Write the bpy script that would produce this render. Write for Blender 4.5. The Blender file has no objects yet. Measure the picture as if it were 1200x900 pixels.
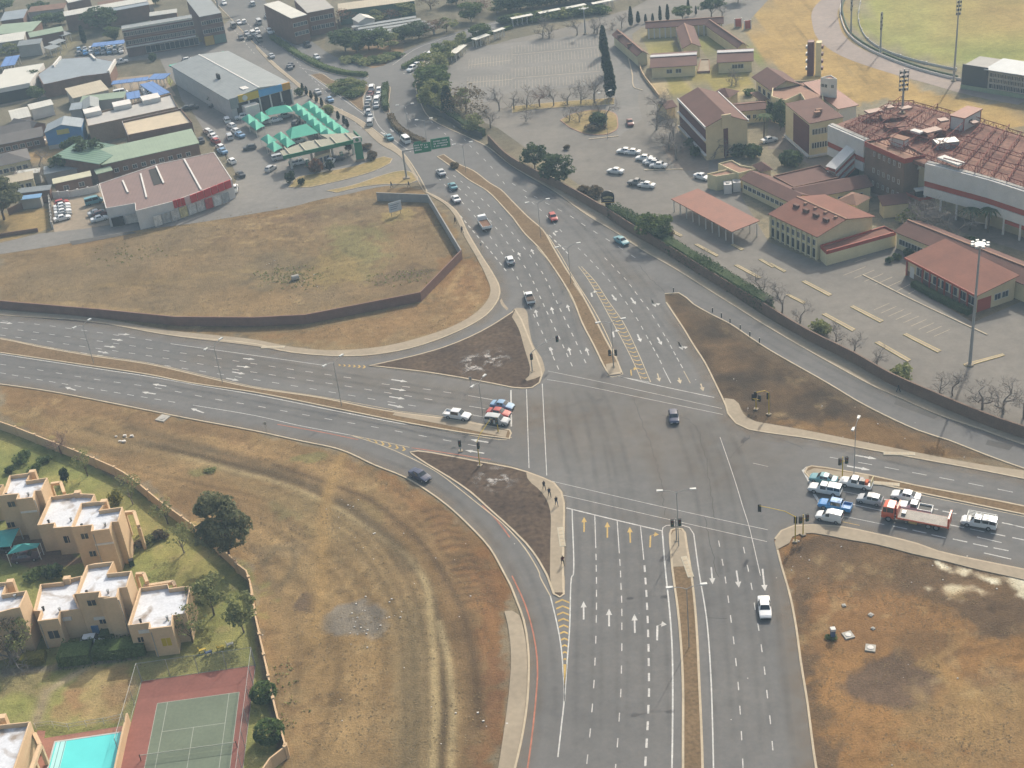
import bpy,bmesh,math,random
import numpy as np
from mathutils import Vector,Matrix
from mathutils.geometry import tessellate_polygon
R_ = math.radians
S = bpy.context.scene
C = S.collection
random.seed(7); RNG = np.random.default_rng(11)

# ------------------------------------------------------------------ camera
FPX,TH,RO,H = 1556.0,R_(30.3),R_(6.6),121.0
cF = Vector((0,math.cos(TH),-math.sin(TH)))
_u0 = Vector((0,math.sin(TH),math.cos(TH))); _r0 = Vector((1,0,0))
cR = _r0*math.cos(RO) - _u0*math.sin(RO)
cU = _r0*math.sin(RO) + _u0*math.cos(RO)
cam = bpy.data.cameras.new('camera'); co = bpy.data.objects.new('camera',cam); C.objects.link(co)
m = Matrix.Identity(4)
for i in range(3):
    m[i][0] = cR[i]; m[i][1] = cU[i]; m[i][2] = -cF[i]
m[2][3] = H
co.matrix_world = m
cam.sensor_width = 36; cam.lens = FPX/1200*36; cam.clip_start = 1; cam.clip_end = 8000
S.camera = co
# ------------------------------------------------------------------ light
SUN_EL,SUN_AZ = R_(39),R_(30.3)
w = bpy.data.worlds.new('World'); S.world = w; w.use_nodes = True
nt = w.node_tree; bg = nt.nodes['Background']
sky = nt.nodes.new('ShaderNodeTexSky'); sky.sky_type = 'NISHITA'; sky.sun_disc = False
sky.sun_elevation = SUN_EL; sky.sun_rotation = SUN_AZ; sky.air_density = 1.6; sky.dust_density = 6.0; sky.ozone_density = 1.0
nt.links.new(sky.outputs[0],bg.inputs[0]); bg.inputs[1].default_value = 0.15
sl = bpy.data.lights.new('sun','SUN'); sl.energy = 3.3; sl.angle = R_(0.6); sl.color = (1,.96,.87)
so = bpy.data.objects.new('sun',sl); C.objects.link(so)
sd = Vector((math.sin(SUN_AZ)*math.cos(SUN_EL),math.cos(SUN_AZ)*math.cos(SUN_EL),math.sin(SUN_EL)))
so.rotation_euler = sd.to_track_quat('Z','Y').to_euler(); so.location = sd*900
S.view_settings.view_transform = 'Standard'; S.view_settings.look = 'None'; S.view_settings.gamma = 1
S.view_settings.exposure = 0.32
S.cycles.max_bounces = 5; S.cycles.diffuse_bounces = 2; S.cycles.glossy_bounces = 2; S.cycles.transparent_max_bounces = 12
S.cycles.volume_bounces = 0; S.cycles.transmission_bounces = 2

# ------------------------------------------------------------------ helpers
def G(p,z=0.0):
    d = cF*FPX + cR*(p[0]-600) - cU*(p[1]-450)
    return Vector((0,0,H)) + d*((z-H)/d.z)
def HT(b,t):                     # height of a vertical thing from its foot and top as measured in the survey
    g = G(b); best = 0; e = 1e9
    for i in range(5,600):
        q = g + Vector((0,0,i*.1)) - Vector((0,0,H)); k = FPX/q.dot(cF); y = 450-k*q.dot(cU)
        if abs(y-t[1]) < e: e = abs(y-t[1]); best = i*.1
    return best
def W(s):                         # 'p x,y ...' survey coordinates; 't01 x,y' = sheet column 0 row 1 at four times scale
    c = None; out = []
    for k in s.split():
        if k == 'p': c = None
        elif k[0] == 't': c = (300*int(k[1]),225*int(k[2]),4)
        elif k[0] == 'z': c = tuple(map(float,k[1:].split(',')))
        else:
            x,y = map(float,k.split(','))
            out.append((x,y) if c is None else (c[0]+x/c[2],c[1]+y/c[2]))
    return out
def GW(s,z=0.0): return [G(p,z) for p in W(s)]
def LZ(s): return s
def P1(s): return W(s)[0]
def spl(pts,step=2.0,closed=False):
    pts = [Vector((p[0],p[1],0)) for p in pts]; n = len(pts)
    if n < 3 and not closed: 
        a,b = pts; k = max(1,int((b-a).length/step)); return [a.lerp(b,i/k) for i in range(k+1)]
    out = []
    rng = range(n if closed else n-1)
    for i in rng:
        p1,p2 = pts[i],pts[(i+1) % n]
        p0 = pts[i-1] if (closed or i > 0) else p1*2-p2
        p3 = pts[(i+2) % n] if (closed or i+2 < n) else p2*2-p1
        d1 = max((p1-p0).length,.01)**.5; d2 = max((p2-p1).length,.01)**.5; d3 = max((p3-p2).length,.01)**.5
        k = max(1,int((p2-p1).length/step))
        for j in range(k):
            t = j/k*d2
            A1 = p0*((0-t)/d1) + p1*((t+d1)/d1)
            A2 = p1*((d2-t)/d2) + p2*(t/d2)
            A3 = p2*((d2+d3-t)/d3) + p3*((t-d2)/d3)
            B1 = A1*((d2-t)/(d1+d2)) + A2*((t+d1)/(d1+d2))
            B2 = A2*((d2+d3-t)/(d2+d3)) + A3*(t/(d2+d3))
            out.append(B1*((d2-t)/d2) + B2*(t/d2))
    if not closed: out.append(pts[-1])
    return out
def resamp(pts,n):
    L = [0]
    for a,b in zip(pts,pts[1:]): L.append(L[-1]+(b-a).length)
    out = []; j = 0
    for i in range(n):
        t = L[-1]*i/(n-1)
        while j < len(L)-2 and L[j+1] < t: j += 1
        d = L[j+1]-L[j]; out.append(pts[j].lerp(pts[j+1],(t-L[j])/d if d > 0 else 0))
    return out
def plen(pts): return sum((b-a).length for a,b in zip(pts,pts[1:]))
def normals(pts,closed=False):
    n = len(pts); out = []
    for i in range(n):
        a = pts[(i-1) % n] if (closed or i > 0) else pts[i]; b = pts[(i+1) % n] if (closed or i < n-1) else pts[i]
        d = b-a; d = Vector((d.x,d.y,0))
        d = d.normalized() if d.length > 1e-6 else Vector((1,0,0))
        out.append(Vector((-d.y,d.x,0)))
    return out
def off(pts,d,closed=False): return [p+n*d for p,n in zip(pts,normals(pts,closed))]
def area(pts): return sum(a.x*b.y-b.x*a.y for a,b in zip(pts,pts[1:]+pts[:1]))/2

# materials ---------------------------------------------------------
MATS = {}
def mat(name,col,rough=.8,var=.12,scale=.6,spec=.3,metal=0,var2=0,col2=None,bump=0):
    if name in MATS: return MATS[name]
    m = bpy.data.materials.new(name); m.use_nodes = True; MATS[name] = m
    t = m.node_tree; b = t.nodes['Principled BSDF']; N = t.nodes.new; L = t.links.new
    b.inputs['Roughness'].default_value = rough; b.inputs['Metallic'].default_value = metal
    b.inputs['Specular IOR Level'].default_value = spec
    c4 = (*col,1)
    if var <= 0: b.inputs['Base Color'].default_value = c4; return m
    tc = N('ShaderNodeTexCoord'); n1 = N('ShaderNodeTexNoise'); n1.inputs['Scale'].default_value = scale
    n1.inputs['Detail'].default_value = 6; n1.inputs['Roughness'].default_value = .65
    L(tc.outputs['Object'],n1.inputs['Vector'])
    mr = N('ShaderNodeMapRange'); mr.inputs[1].default_value = .3; mr.inputs[2].default_value = .7
    mr.inputs[3].default_value = 0; mr.inputs[4].default_value = 1
    L(n1.outputs['Fac'],mr.inputs[0])
    mx = N('ShaderNodeMix'); mx.data_type = 'RGBA'
    lo = tuple(c*(1-var) for c in col); hi = tuple(min(1,c*(1+var)) for c in col)
    if col2: lo,hi = col,col2
    mx.inputs[6].default_value = (*lo,1); mx.inputs[7].default_value = (*hi,1)
    L(mr.outputs[0],mx.inputs[0])
    out = mx.outputs[2]
    if var2:
        n2 = N('ShaderNodeTexNoise'); n2.inputs['Scale'].default_value = scale*9; n2.inputs['Detail'].default_value = 4
        L(tc.outputs['Object'],n2.inputs['Vector'])
        m2 = N('ShaderNodeMix'); m2.data_type = 'RGBA'; m2.blend_type = 'MULTIPLY'; m2.inputs[0].default_value = 1
        r2 = N('ShaderNodeMapRange'); r2.inputs[1].default_value = .3; r2.inputs[2].default_value = .7
        r2.inputs[3].default_value = 1-var2; r2.inputs[4].default_value = 1+var2
        L(n2.outputs['Fac'],r2.inputs[0]); L(out,m2.inputs[6]); L(r2.outputs[0],m2.inputs[7]); out = m2.outputs[2]
        if bump:
            bp = N('ShaderNodeBump'); bp.inputs['Strength'].default_value = bump; bp.inputs['Distance'].default_value = .1
            L(n2.outputs['Fac'],bp.inputs['Height']); L(bp.outputs[0],b.inputs['Normal'])
    L(out,b.inputs['Base Color'])
    return m
def stripe_mat(name,col,pitch,depth=.12,axis='X',rough=.5,col2=None,width=.12,var=.1,scale=.35):
    """sheeting / tiles / brick courses: thin darker lines every `pitch` metres along one object axis, over blotchy weathering"""
    if name in MATS: return MATS[name]
    m = mat(name,col,rough,var,scale,var2=.06); t = m.node_tree; N = t.nodes.new; L = t.links.new
    b = t.nodes['Principled BSDF']; src = b.inputs['Base Color'].links[0].from_socket
    tc = N('ShaderNodeTexCoord'); sx = N('ShaderNodeSeparateXYZ'); L(tc.outputs['Object'],sx.inputs[0])
    d = N('ShaderNodeMath'); d.operation = 'DIVIDE'; d.inputs[1].default_value = pitch; L(sx.outputs[axis],d.inputs[0])
    fr = N('ShaderNodeMath'); fr.operation = 'FRACT'; L(d.outputs[0],fr.inputs[0])
    lt = N('ShaderNodeMath'); lt.operation = 'LESS_THAN'; lt.inputs[1].default_value = width; L(fr.outputs[0],lt.inputs[0])
    sc = N('ShaderNodeMath'); sc.operation = 'MULTIPLY'; sc.inputs[1].default_value = depth if col2 is None else 1; L(lt.outputs[0],sc.inputs[0])
    mx = N('ShaderNodeMix'); mx.data_type = 'RGBA'; L(sc.outputs[0],mx.inputs[0]); L(src,mx.inputs[6])
    mx.inputs[7].default_value = (*(col2 or (col[0]*.2,col[1]*.2,col[2]*.2)),1); L(mx.outputs[2],b.inputs['Base Color'])
    return m

def setp(o,label=None,cat=None,group=None,kind=None):
    if label: o['label'] = label
    if cat: o['category'] = cat
    if group: o['group'] = group
    if kind: o['kind'] = kind
    return o
class MB:
    """collects faces, links them as one mesh object"""
    def __init__(s): s.v = []; s.f = []; s.mi = []
    def face(s,pts,mi=0):
        i = len(s.v); s.v += [tuple(p) for p in pts]; s.f.append(tuple(range(i,i+len(pts)))); s.mi.append(mi)
    def poly(s,pts,z,mi=0):
        pts = [Vector((p[0],p[1],z)) for p in pts]; i = len(s.v)
        if area(pts) < 0: pts = pts[::-1]
        s.v += [tuple(p) for p in pts]
        for t in tessellate_polygon([pts]):
            a,b,c = (pts[k] for k in t)
            if (b-a).cross(c-a).z < 0: t = t[::-1]
            s.f.append(tuple(i+k for k in t)); s.mi.append(mi)
    def prism(s,pts,z0,z1,mi=0,bottom=False):
        pts = [Vector((p[0],p[1],0)) for p in pts]
        if area(pts) < 0: pts = pts[::-1]
        s.poly(pts,z1,mi); n = len(pts)
        for i in range(n):
            a,b = pts[i],pts[(i+1) % n]
            s.face([(a.x,a.y,z0),(b.x,b.y,z0),(b.x,b.y,z1),(a.x,a.y,z1)],mi)
        if bottom:
            k = len(s.f); s.poly(pts,z0,mi); s.f[k:] = [t[::-1] for t in s.f[k:]]
    def ribbon(s,a,b,z,mi=0):
        for i in range(len(a)-1):
            q = [a[i],a[i+1],b[i+1],b[i]]
            q = [Vector((p.x,p.y,z)) for p in q]
            if (q[1]-q[0]).cross(q[3]-q[0]).z < 0: q = q[::-1]
            s.face(q,mi)
    def strip(s,pts,w0,w1,z0,z1,mi=0):     # raised strip between offsets w0..w1 of a polyline
        a,b = off(pts,w0),off(pts,w1)
        s.ribbon(a,b,z1,mi)
        for q in (a,b):
            for i in range(len(q)-1):
                s.face([(q[i].x,q[i].y,z0),(q[i+1].x,q[i+1].y,z0),(q[i+1].x,q[i+1].y,z1),(q[i].x,q[i].y,z1)],mi)
        for i in (0,-1):
            s.face([(a[i].x,a[i].y,z0),(b[i].x,b[i].y,z0),(b[i].x,b[i].y,z1),(a[i].x,a[i].y,z1)],mi)
    def box(s,x0,x1,y0,y1,z0,z1,mi=0):
        p = [(x0,y0,z0),(x1,y0,z0),(x1,y1,z0),(x0,y1,z0),(x0,y0,z1),(x1,y0,z1),(x1,y1,z1),(x0,y1,z1)]
        i = len(s.v); s.v += p
        for f in ((3,2,1,0),(4,5,6,7),(0,1,5,4),(1,2,6,5),(2,3,7,6),(3,0,4,7)):
            s.f.append(tuple(i+k for k in f)); s.mi.append(mi)
    def tube(s,pts,r0,r1=None,n=6,mi=0,cap=True):
        r1 = r0 if r1 is None else r1; pts = [Vector(p) for p in pts]; k = len(pts); rings = []
        up = Vector((0,0,1))
        for i,p in enumerate(pts):
            d = (pts[min(i+1,k-1)]-pts[max(i-1,0)]).normalized()
            a = d.cross(up if abs(d.z) < .95 else Vector((1,0,0))).normalized(); b = d.cross(a)
            r = r0+(r1-r0)*i/max(1,k-1); st = len(s.v)
            for j in range(n):
                t = 2*math.pi*j/n; s.v.append(tuple(p+a*(r*math.cos(t))+b*(r*math.sin(t))))
            rings.append(st)
        for a,b in zip(rings,rings[1:]):
            for j in range(n):
                s.f.append((a+j,a+(j+1) % n,b+(j+1) % n,b+j)); s.mi.append(mi)
        if cap:
            s.f.append(tuple(rings[0]+j for j in range(n-1,-1,-1))); s.mi.append(mi)
            s.f.append(tuple(rings[-1]+j for j in range(n))); s.mi.append(mi)
    def lathe(s,prof,n=10,mi=0,c=(0,0,0)):
        rings = []
        for r,z in prof:
            st = len(s.v)
            for j in range(n):
                t = 2*math.pi*j/n; s.v.append((c[0]+r*math.cos(t),c[1]+r*math.sin(t),c[2]+z))
            rings.append(st)
        for a,b in zip(rings,rings[1:]):
            for j in range(n):
                s.f.append((a+j,a+(j+1) % n,b+(j+1) % n,b+j)); s.mi.append(mi)
        s.f.append(tuple(rings[0]+j for j in range(n-1,-1,-1))); s.mi.append(mi)
        s.f.append(tuple(rings[-1]+j for j in range(n))); s.mi.append(mi)
    def mesh(s,name,mats):
        me = bpy.data.meshes.new(name); me.from_pydata(s.v,[],s.f)
        if not isinstance(mats,(list,tuple)): mats = [mats]
        for m in mats: me.materials.append(m)
        if len(mats) > 1: me.polygons.foreach_set('material_index',s.mi)
        me.update(); return me
    def build(s,name,mats,parent=None,smooth=False,**k):
        me = s.mesh(name,mats)
        if smooth: me.polygons.foreach_set('use_smooth',[True]*len(me.polygons))
        o = bpy.data.objects.new(name,me); C.objects.link(o)
        if parent is not None: o.parent = parent
        return setp(o,**k)
def empty(name,loc=(0,0,0),rz=0,**k):
    o = bpy.data.objects.new(name,None); C.objects.link(o); o.location = loc; o.rotation_euler = (0,0,rz); o.empty_display_size = .3
    return setp(o,**k)
def copy_tree(o,parent=None):
    c = o.copy(); C.objects.link(c)
    if parent is not None: c.parent = parent
    for ch in CH.get(o.name,[]) or o.children: copy_tree(ch,c)
    return c
CH = {}
# ------------------------------------------------------------------ ground: one sheet, land-use colours as an attribute
def axis(a0,a1,fine,lo,hi):
    v = list(np.arange(a0,a1+1e-6,fine)); s = fine
    x = a1
    while x < hi: s *= 1.35; x += s; v.append(min(x,hi))
    s = fine; x = a0; pre = []
    while x > lo: s *= 1.35; x -= s; pre.append(max(x,lo))
    return np.array(pre[::-1]+v)
gx = axis(-125,110,.36,-4000,4000); gy = axis(92,330,.36,-1500,6000)
GX,GY = np.meshgrid(gx,gy)
def vnoise(x,y,s,seed):
    r = np.random.default_rng(seed).random((256,256)); x = x/s+seed*17.3; y = y/s+seed*5.1
    xi = np.floor(x).astype(int); yi = np.floor(y).astype(int); fx = x-xi; fy = y-yi
    fx = fx*fx*(3-2*fx); fy = fy*fy*(3-2*fy); g = lambda a,b: r[a & 255,b & 255]
    return (g(xi,yi)*(1-fx)+g(xi+1,yi)*fx)*(1-fy)+(g(xi,yi+1)*(1-fx)+g(xi+1,yi+1)*fx)*fy
def fbm(x,y,s,seed,o=5):
    t = 0; a = .5; n = 0
    for i in range(o): t = t+a*vnoise(x,y,s/2**i,seed+i*3); n += a; a *= .55
    return t/n
WX = GX+(fbm(GX,GY,7,1)-.5)*6; WY = GY+(fbm(GX,GY,7,2)-.5)*6
NS = fbm(GX,GY,22,5); NM = fbm(GX,GY,6,8); NF = fbm(GX,GY,1.8,9,3)
def sdpoly(pts,X,Y):
    d = np.full(X.shape,1e9); ins = np.zeros(X.shape,bool); n = len(pts)
    for i in range(n):
        ax,ay = pts[i][0],pts[i][1]; bx,by = pts[(i+1) % n][0],pts[(i+1) % n][1]
        ex,ey = bx-ax,by-ay; l = ex*ex+ey*ey+1e-9
        t = np.clip(((X-ax)*ex+(Y-ay)*ey)/l,0,1)
        d = np.minimum(d,(X-ax-ex*t)**2+(Y-ay-ey*t)**2)
        c = ((ay > Y) != (by > Y)) & (X < (bx-ax)*(Y-ay)/((by-ay) if by != ay else 1e-9)+ax); ins ^= c
    d = np.sqrt(d); return np.where(ins,-d,d)
def sdline(pts,X,Y):
    d = np.full(X.shape,1e9)
    for a,b in zip(pts,pts[1:]):
        ex,ey = b[0]-a[0],b[1]-a[1]; l = ex*ex+ey*ey+1e-9
        t = np.clip(((X-a[0])*ex+(Y-a[1])*ey)/l,0,1); d = np.minimum(d,(X-a[0]-ex*t)**2+(Y-a[1]-ey*t)**2)
    return np.sqrt(d)
COL = np.zeros(GX.shape+(3,)); COL[:] = (.17,.135,.10)
def mixc(mask,c,c2=None,noise=None):
    global COL
    c = np.array(c)
    if c2 is not None:
        t = np.clip(((NS if noise is None else noise)-.3)/.4,0,1)[...,None]; c = c*(1-t)+np.array(c2)*t
    COL = COL*(1-mask[...,None])+c*mask[...,None]
def region(s,c,c2=None,soft=1.2,warp=True,amt=1.0,noise=None):
    pts = GW(s)
    x0 = min(p.x for p in pts)-12; x1 = max(p.x for p in pts)+12; y0 = min(p.y for p in pts)-12; y1 = max(p.y for p in pts)+12
    ix = np.where((gx >= x0) & (gx <= x1))[0]; iy = np.where((gy >= y0) & (gy <= y1))[0]
    if not len(ix) or not len(iy): return
    sl = np.s_[iy[0]:iy[-1]+1,ix[0]:ix[-1]+1]
    d = sdpoly(pts,(WX if warp else GX)[sl],(WY if warp else GY)[sl]); mk = np.zeros(GX.shape)
    mk[sl] = np.clip(.5-(d+((NF[sl]-.5)*min(soft,5)*1.6 if warp else 0))/(soft*.55),0,1)*amt
    mixc(mk,c,c2,noise)
def line(s,c,wd,amt=.8,warp=.35,brk=True):
    pts = spl(GW(s),2)
    x0 = min(p.x for p in pts)-9; x1 = max(p.x for p in pts)+9; y0 = min(p.y for p in pts)-9; y1 = max(p.y for p in pts)+9
    ix = np.where((gx >= x0) & (gx <= x1))[0]; iy = np.where((gy >= y0) & (gy <= y1))[0]
    if not len(ix) or not len(iy): return
    sl = np.s_[iy[0]:iy[-1]+1,ix[0]:ix[-1]+1]
    X = GX[sl]+(WX[sl]-GX[sl])*warp; Y = GY[sl]+(WY[sl]-GY[sl])*warp
    d = sdline(pts,X,Y); mk = np.zeros(GX.shape); v = np.exp(-(d/wd)**2)*amt
    if brk: v = v*np.clip((NM[sl]-.25)*2.6,.15,1)
    mk[sl] = v; mixc(mk,c)
def spot(x,y,rx,ry,c,amt=.8,warp=True,soft=.25):
    g = G((x,y)); X = (WX if warp else GX); Y = (WY if warp else GY)
    d = np.sqrt(((X-g.x)/rx)**2+((Y-g.y)/ry)**2)+(NF-.5)*.5; mixc(np.clip((1-d)/soft,0,1)*amt,c)

BROWN,TAN,RED,DARK = (.165,.104,.058),(.215,.142,.080),(.185,.096,.048),(.048,.035,.027)
# town and far land
mixc(np.clip((GY-300)/40,0,1),(.155,.135,.105),(.115,.105,.085))
region('p 640,20 1200,-40 1200,260 1130,330 700,300 600,150',(.21,.18,.14),(.19,.165,.13))
# north-west lot, inside and outside its wall
region('p 0,285 150,262 300,240 440,215 500,222 540,290 585,345 560,388 470,414 400,412 200,388 0,366',BROWN,(.202,.145,.088))
region('p 0,300 120,282 330,250 450,228 520,262 535,300 500,345 300,372 0,352',(.194,.133,.079),(.150,.110,.073),amt=.8)
region('p 395,265 440,262 455,300 430,330 380,332 385,300',(.152,.145,.068),(.181,.154,.073),soft=8,amt=.7)
region('p 340,315 400,295 440,310 410,335 360,335',(.223,.160,.079),None,soft=6,amt=.7)
region('p 440,252 475,245 488,255 455,264',(.224,.171,.083),None,soft=2,amt=.8)
region('p 300,300 355,290 362,328 310,342 280,325',(.106,.082,.059),(.166,.125,.077),soft=5,amt=.8,noise=NM)
region('p 435,325 490,312 505,330 460,348 435,340',(.113,.079,.055),(.165,.111,.070),soft=4,amt=.7,noise=NM)
region('p 110,290 180,280 205,300 140,312 95,320',(.114,.086,.059),(.166,.122,.077),soft=5,amt=.6,noise=NM)
region('p 515,300 575,310 580,345 540,385 440,405 350,400 300,392 450,372 500,350',RED,(.200,.122,.069),soft=3,amt=.75)
line('t11 970,350 880,500 780,590',(.254,.172,.099),.9,.8)
line('t11 1010,360 1045,450 1040,530',(.254,.172,.099),.7,.5)
line('t11 700,660 620,700',(.250,.196,.135),1.5,.5)
for k in range(10): line('p %d,%d %d,%d %d,%d' % (250+k*14,285-k*2.5,300+k*12,262-k*2,350+k*10,256-k*1.5),(.13,.085,.06),.9,.5,.5)
for k in range(7): line('p %d,%d %d,%d %d,%d' % (430+k*9,338-k*2,455+k*8,326-k,490+k*4,318),(.10,.075,.05),.5,.6,.5)
for k in range(9): line('p %d,%d %d,%d %d,%d' % (285+k*9,330-k*3,310+k*8,322-k*2,352+k*3,316-k),(.10,.08,.05),.6,.6,.5)
for k in range(8): line('p %d,%d %d,%d %d,%d' % (20+k*30,345-k*3,80+k*30,338-k*3,150+k*28,340-k*3),(.235,.165,.09) if k % 2 else (.13,.095,.06),1.0,.4,.5)
# south-west lot
region('p 0,440 300,503 440,545 530,595 596,675 592,715 583,905 330,905 290,670 180,575 0,490',BROWN,(.201,.134,.076))
region('p 0,450 300,506 300,520 0,478',(.185,.111,.061),(.156,.099,.059),soft=3,amt=.8)
region('p 400,530 470,560 530,600 590,672 588,712 545,715 540,650 480,600',RED,(.148,.087,.050),soft=5,amt=.7,noise=NM)
region('p 560,640 592,690 594,790 580,900 552,900 565,780',RED,(.140,.069,.042),soft=3,amt=.85,noise=NM)
region('p 330,590 470,640 490,760 440,905 350,905 300,700',(.216,.145,.077),(.183,.129,.075),soft=16,amt=.5)
region('p 470,700 500,690 505,800 500,905 455,905',(.151,.117,.073),None,soft=8,amt=.5)
region('p 300,800 335,790 345,900 320,900',(.143,.109,.066),None,soft=6,amt=.6)
Zt = 'z0,450,2 '
TRK = []
def trk(p,c,wd,amt): TRK.append((Zt+p,c,wd,amt))
for k in range(7):
    o = k*17; trk('%d,%d %d,%d %d,%d %d,%d %d,%d' % (560+o,235+o*.1,760+o,330,880+o*.9,460,930+o*.8,620,935+o*.8,910),(.105,.075,.045) if k % 2 else (.225,.16,.095),.5,.45)
trk('960,540 975,640 965,780 955,910',(.105,.08,.05),2.0,.55); trk('1085,560 1105,680 1110,800 1090,910',(.11,.07,.042),1.6,.6)
trk('200,105 270,130 400,155 560,192 720,238 830,300 930,380 990,460 1020,540 1037,640 1042,760 1032,910',(.075,.052,.032),.75,.9)
trk('420,170 590,215 700,248 790,292 870,342 950,402 985,442 1002,482 1012,560 1020,700 1014,910',(.28,.215,.135),.55,.75)
trk('1030,560 1052,650 1060,760 1056,910',(.27,.21,.135),.5,.7); trk('640,190 850,265 960,345 1045,450 1085,540 1112,650 1124,800',(.085,.055,.034),.6,.7)
trk('300,100 480,150 640,205 780,262 900,355 960,430',(.105,.075,.048),1.2,.6); trk('0,60 180,110 330,150 520,210 660,270 780,350',(.235,.165,.095),1.2,.5); trk('0,95 150,140 300,165',(.10,.072,.045),1.0,.5)
trk('620,420 640,385 680,385 690,430 660,470',(.11,.085,.055),.6,.5)
for k in range(9): x,y = 990+k*9,300+k*17; trk('%d,%d %d,%d %d,%d' % (x,y,x+30,y-9,x+62,y-3),(.075,.045,.028),.4,.45)
for k in range(8): x,y = 1058+k*4,405+k*15; trk('%d,%d %d,%d %d,%d' % (x,y,x+45,y-5,x+85,y+14),(.08,.05,.031),.42,.5)
trk('805,165 780,225 760,300 755,400 742,600',(.253,.165,.084),1.1,.7)
line('p 300,640 320,700 290,680',(.122,.094,.067),1,.5)
spot(415,728,5,4,(.147,.129,.120),.9); spot(356,708,2.8,2.6,(.082,.056,.042),.9); spot(333,645,4,3,(.143,.110,.076),.4)
region('p 135,512 190,515 260,535 330,560 325,570 240,545 150,522',(.099,.078,.058),(.158,.118,.077),soft=2,amt=.7,noise=NM)
spot(245,552,3,2.2,(.099,.113,.038),.7); spot(360,538,4,2,(.129,.129,.055),.6); spot(345,595,5,3.5,(.145,.138,.071),.5); spot(400,612,8,5,(.172,.132,.072),.5)
# garden of the flats
region('p 0,497 60,520 150,570 225,620 290,685 300,760 330,905 -80,905 -80,480',(.221,.205,.073),(.129,.149,.049),warp=False,soft=.6)
region('p 0,497 60,520 150,570 225,620 290,685 296,720 230,670 120,600 0,540',(.244,.212,.078),(.167,.177,.061),soft=5,amt=.7)
region('p 40,560 150,565 240,640 262,680 230,700 160,660 90,600',(.265,.227,.089),(.178,.182,.060),soft=4,amt=.7,noise=NM)
region('t02 0,820 0,700 100,640 360,810 420,830 200,880',(.187,.119,.093),(.154,.102,.080),soft=.8,warp=False)
region('t03 0,430 220,420 430,395 700,360 850,330 850,350 640,395 420,420 0,480',(.162,.140,.114),None,soft=1,warp=False)
region('t03 380,430 640,400 600,660 200,690',(.298,.224,.118),(.231,.151,.087),soft=2,amt=.85,noise=NM)
region('t03 280,570 350,550 355,620 420,640 400,670 320,660',(.241,.141,.083),None,soft=1.5,amt=.8)
region('t03 440,540 590,540 590,590 520,620 430,600',(.231,.146,.088),None,soft=1.5,amt=.7)
region('t03 0,450 260,430 190,560 0,590',(.299,.225,.139),(.188,.146,.088),soft=3,amt=.7,noise=NM)
region('t03 0,580 190,565 160,690 0,660',(.134,.166,.044),(.221,.211,.073),soft=2,amt=.8,noise=NM)
line('t03 390,435 300,490 215,540 195,600 165,680',(.299,.235,.172),.8,.9,.1,False)
region('t03 850,350 1180,200 1190,420 660,480 640,400',(.243,.223,.085),(.155,.155,.060),soft=3,amt=.8,noise=NM)
# east side lots
region('p 778,346 800,344 860,380 900,408 975,450 1100,512 1480,555 1480,562 1080,532 950,508 880,494 862,470 845,468 815,410',DARK,(.105,.068,.044),soft=.8,noise=NM,warp=False)
region('p 905,490 950,503 1080,530 1160,545 1100,520 1010,490',(.191,.111,.054),None,soft=3,amt=.6)
region('p 905,632 960,622 1060,640 1480,680 1480,905 955,905 930,740',RED,(.225,.124,.058))
region('p 912,640 1000,634 1480,690 1480,760 1150,745 1085,690 1000,700 960,680 955,760 975,840 985,905 950,905 925,735',(.088,.058,.040),(.13,.082,.05),soft=3,noise=NM,amt=.95)
region('p 945,690 1080,690 1140,760 1000,770 960,760',(.20,.108,.055),(.18,.10,.053),soft=4,amt=.7)
spot(1046,794,7.2,5.2,(.090,.063,.053),.85); spot(1170,805,5,4,(.143,.096,.067),.5); spot(1095,757,5,4,(.134,.082,.049),.6)
region('p 1080,810 1480,770 1480,905 1050,905',(.225,.15,.085),(.20,.132,.07),soft=5,amt=.7)
for k in range(6):
    line('t33 %d,%d %d,%d %d,%d %d,%d' % (690+k*14,410-k*9,830+k*20,490+k*3,905+k*32,600+k*5,880+k*44,780+k*4),(.27,.175,.085),.2,.6,.08,False)
for k in range(4):
    line('t33 %d,%d %d,%d %d,%d' % (750+k*20,400-k*4,850+k*24,330-k*8,850+k*28,250),(.26,.165,.085),.2,.5,.08,False)
region('t33 780,20 900,30 1080,65 1000,75 920,95 850,60',(.499,.442,.374),(.239,.163,.116),soft=1.5,noise=NF,amt=.9)
region('t33 1100,0 1200,10 1200,90 1160,40',(.528,.480,.413),(.268,.192,.145),soft=1.5,noise=NF,amt=.9)
region('t32 780,815 900,835 1150,895 1200,905 1200,930 1000,890 800,840',(.595,.556,.500),(.345,.269,.211),soft=1,noise=NF,amt=.95)
# stadium oval, lawns
region('p 878,60 870,30 895,-20 960,-60 1040,-30 990,10 1005,50 1080,105 1200,130 1200,185 1130,150 1040,115 990,125 940,95',(.33,.225,.10),(.31,.205,.09),soft=3)
region('p 1000,30 1040,-40 1400,-40 1400,90 1215,95 1120,78 1040,55',(.235,.235,.075),(.30,.22,.095),soft=3)
region('p 1020,25 1060,5 1150,40 1200,70 1130,80 1040,55',(.19,.225,.07),(.27,.235,.09),soft=8,amt=.8)
region('t20 630,170 760,160 780,250 640,260',(.20,.19,.06),(.24,.2,.07),soft=1,warp=False)
region('t20 870,160 990,150 1020,230 950,240 945,270 885,270',(.19,.185,.06),None,soft=1,warp=False)
region('t20 1130,230 1160,250 1180,320 1130,330',(.17,.19,.05),None,soft=2)
region('t20 720,380 820,350 1130,340 1125,440 1010,490 940,430 880,390 780,460',(.29,.22,.075),(.24,.2,.07),soft=2)
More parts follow.
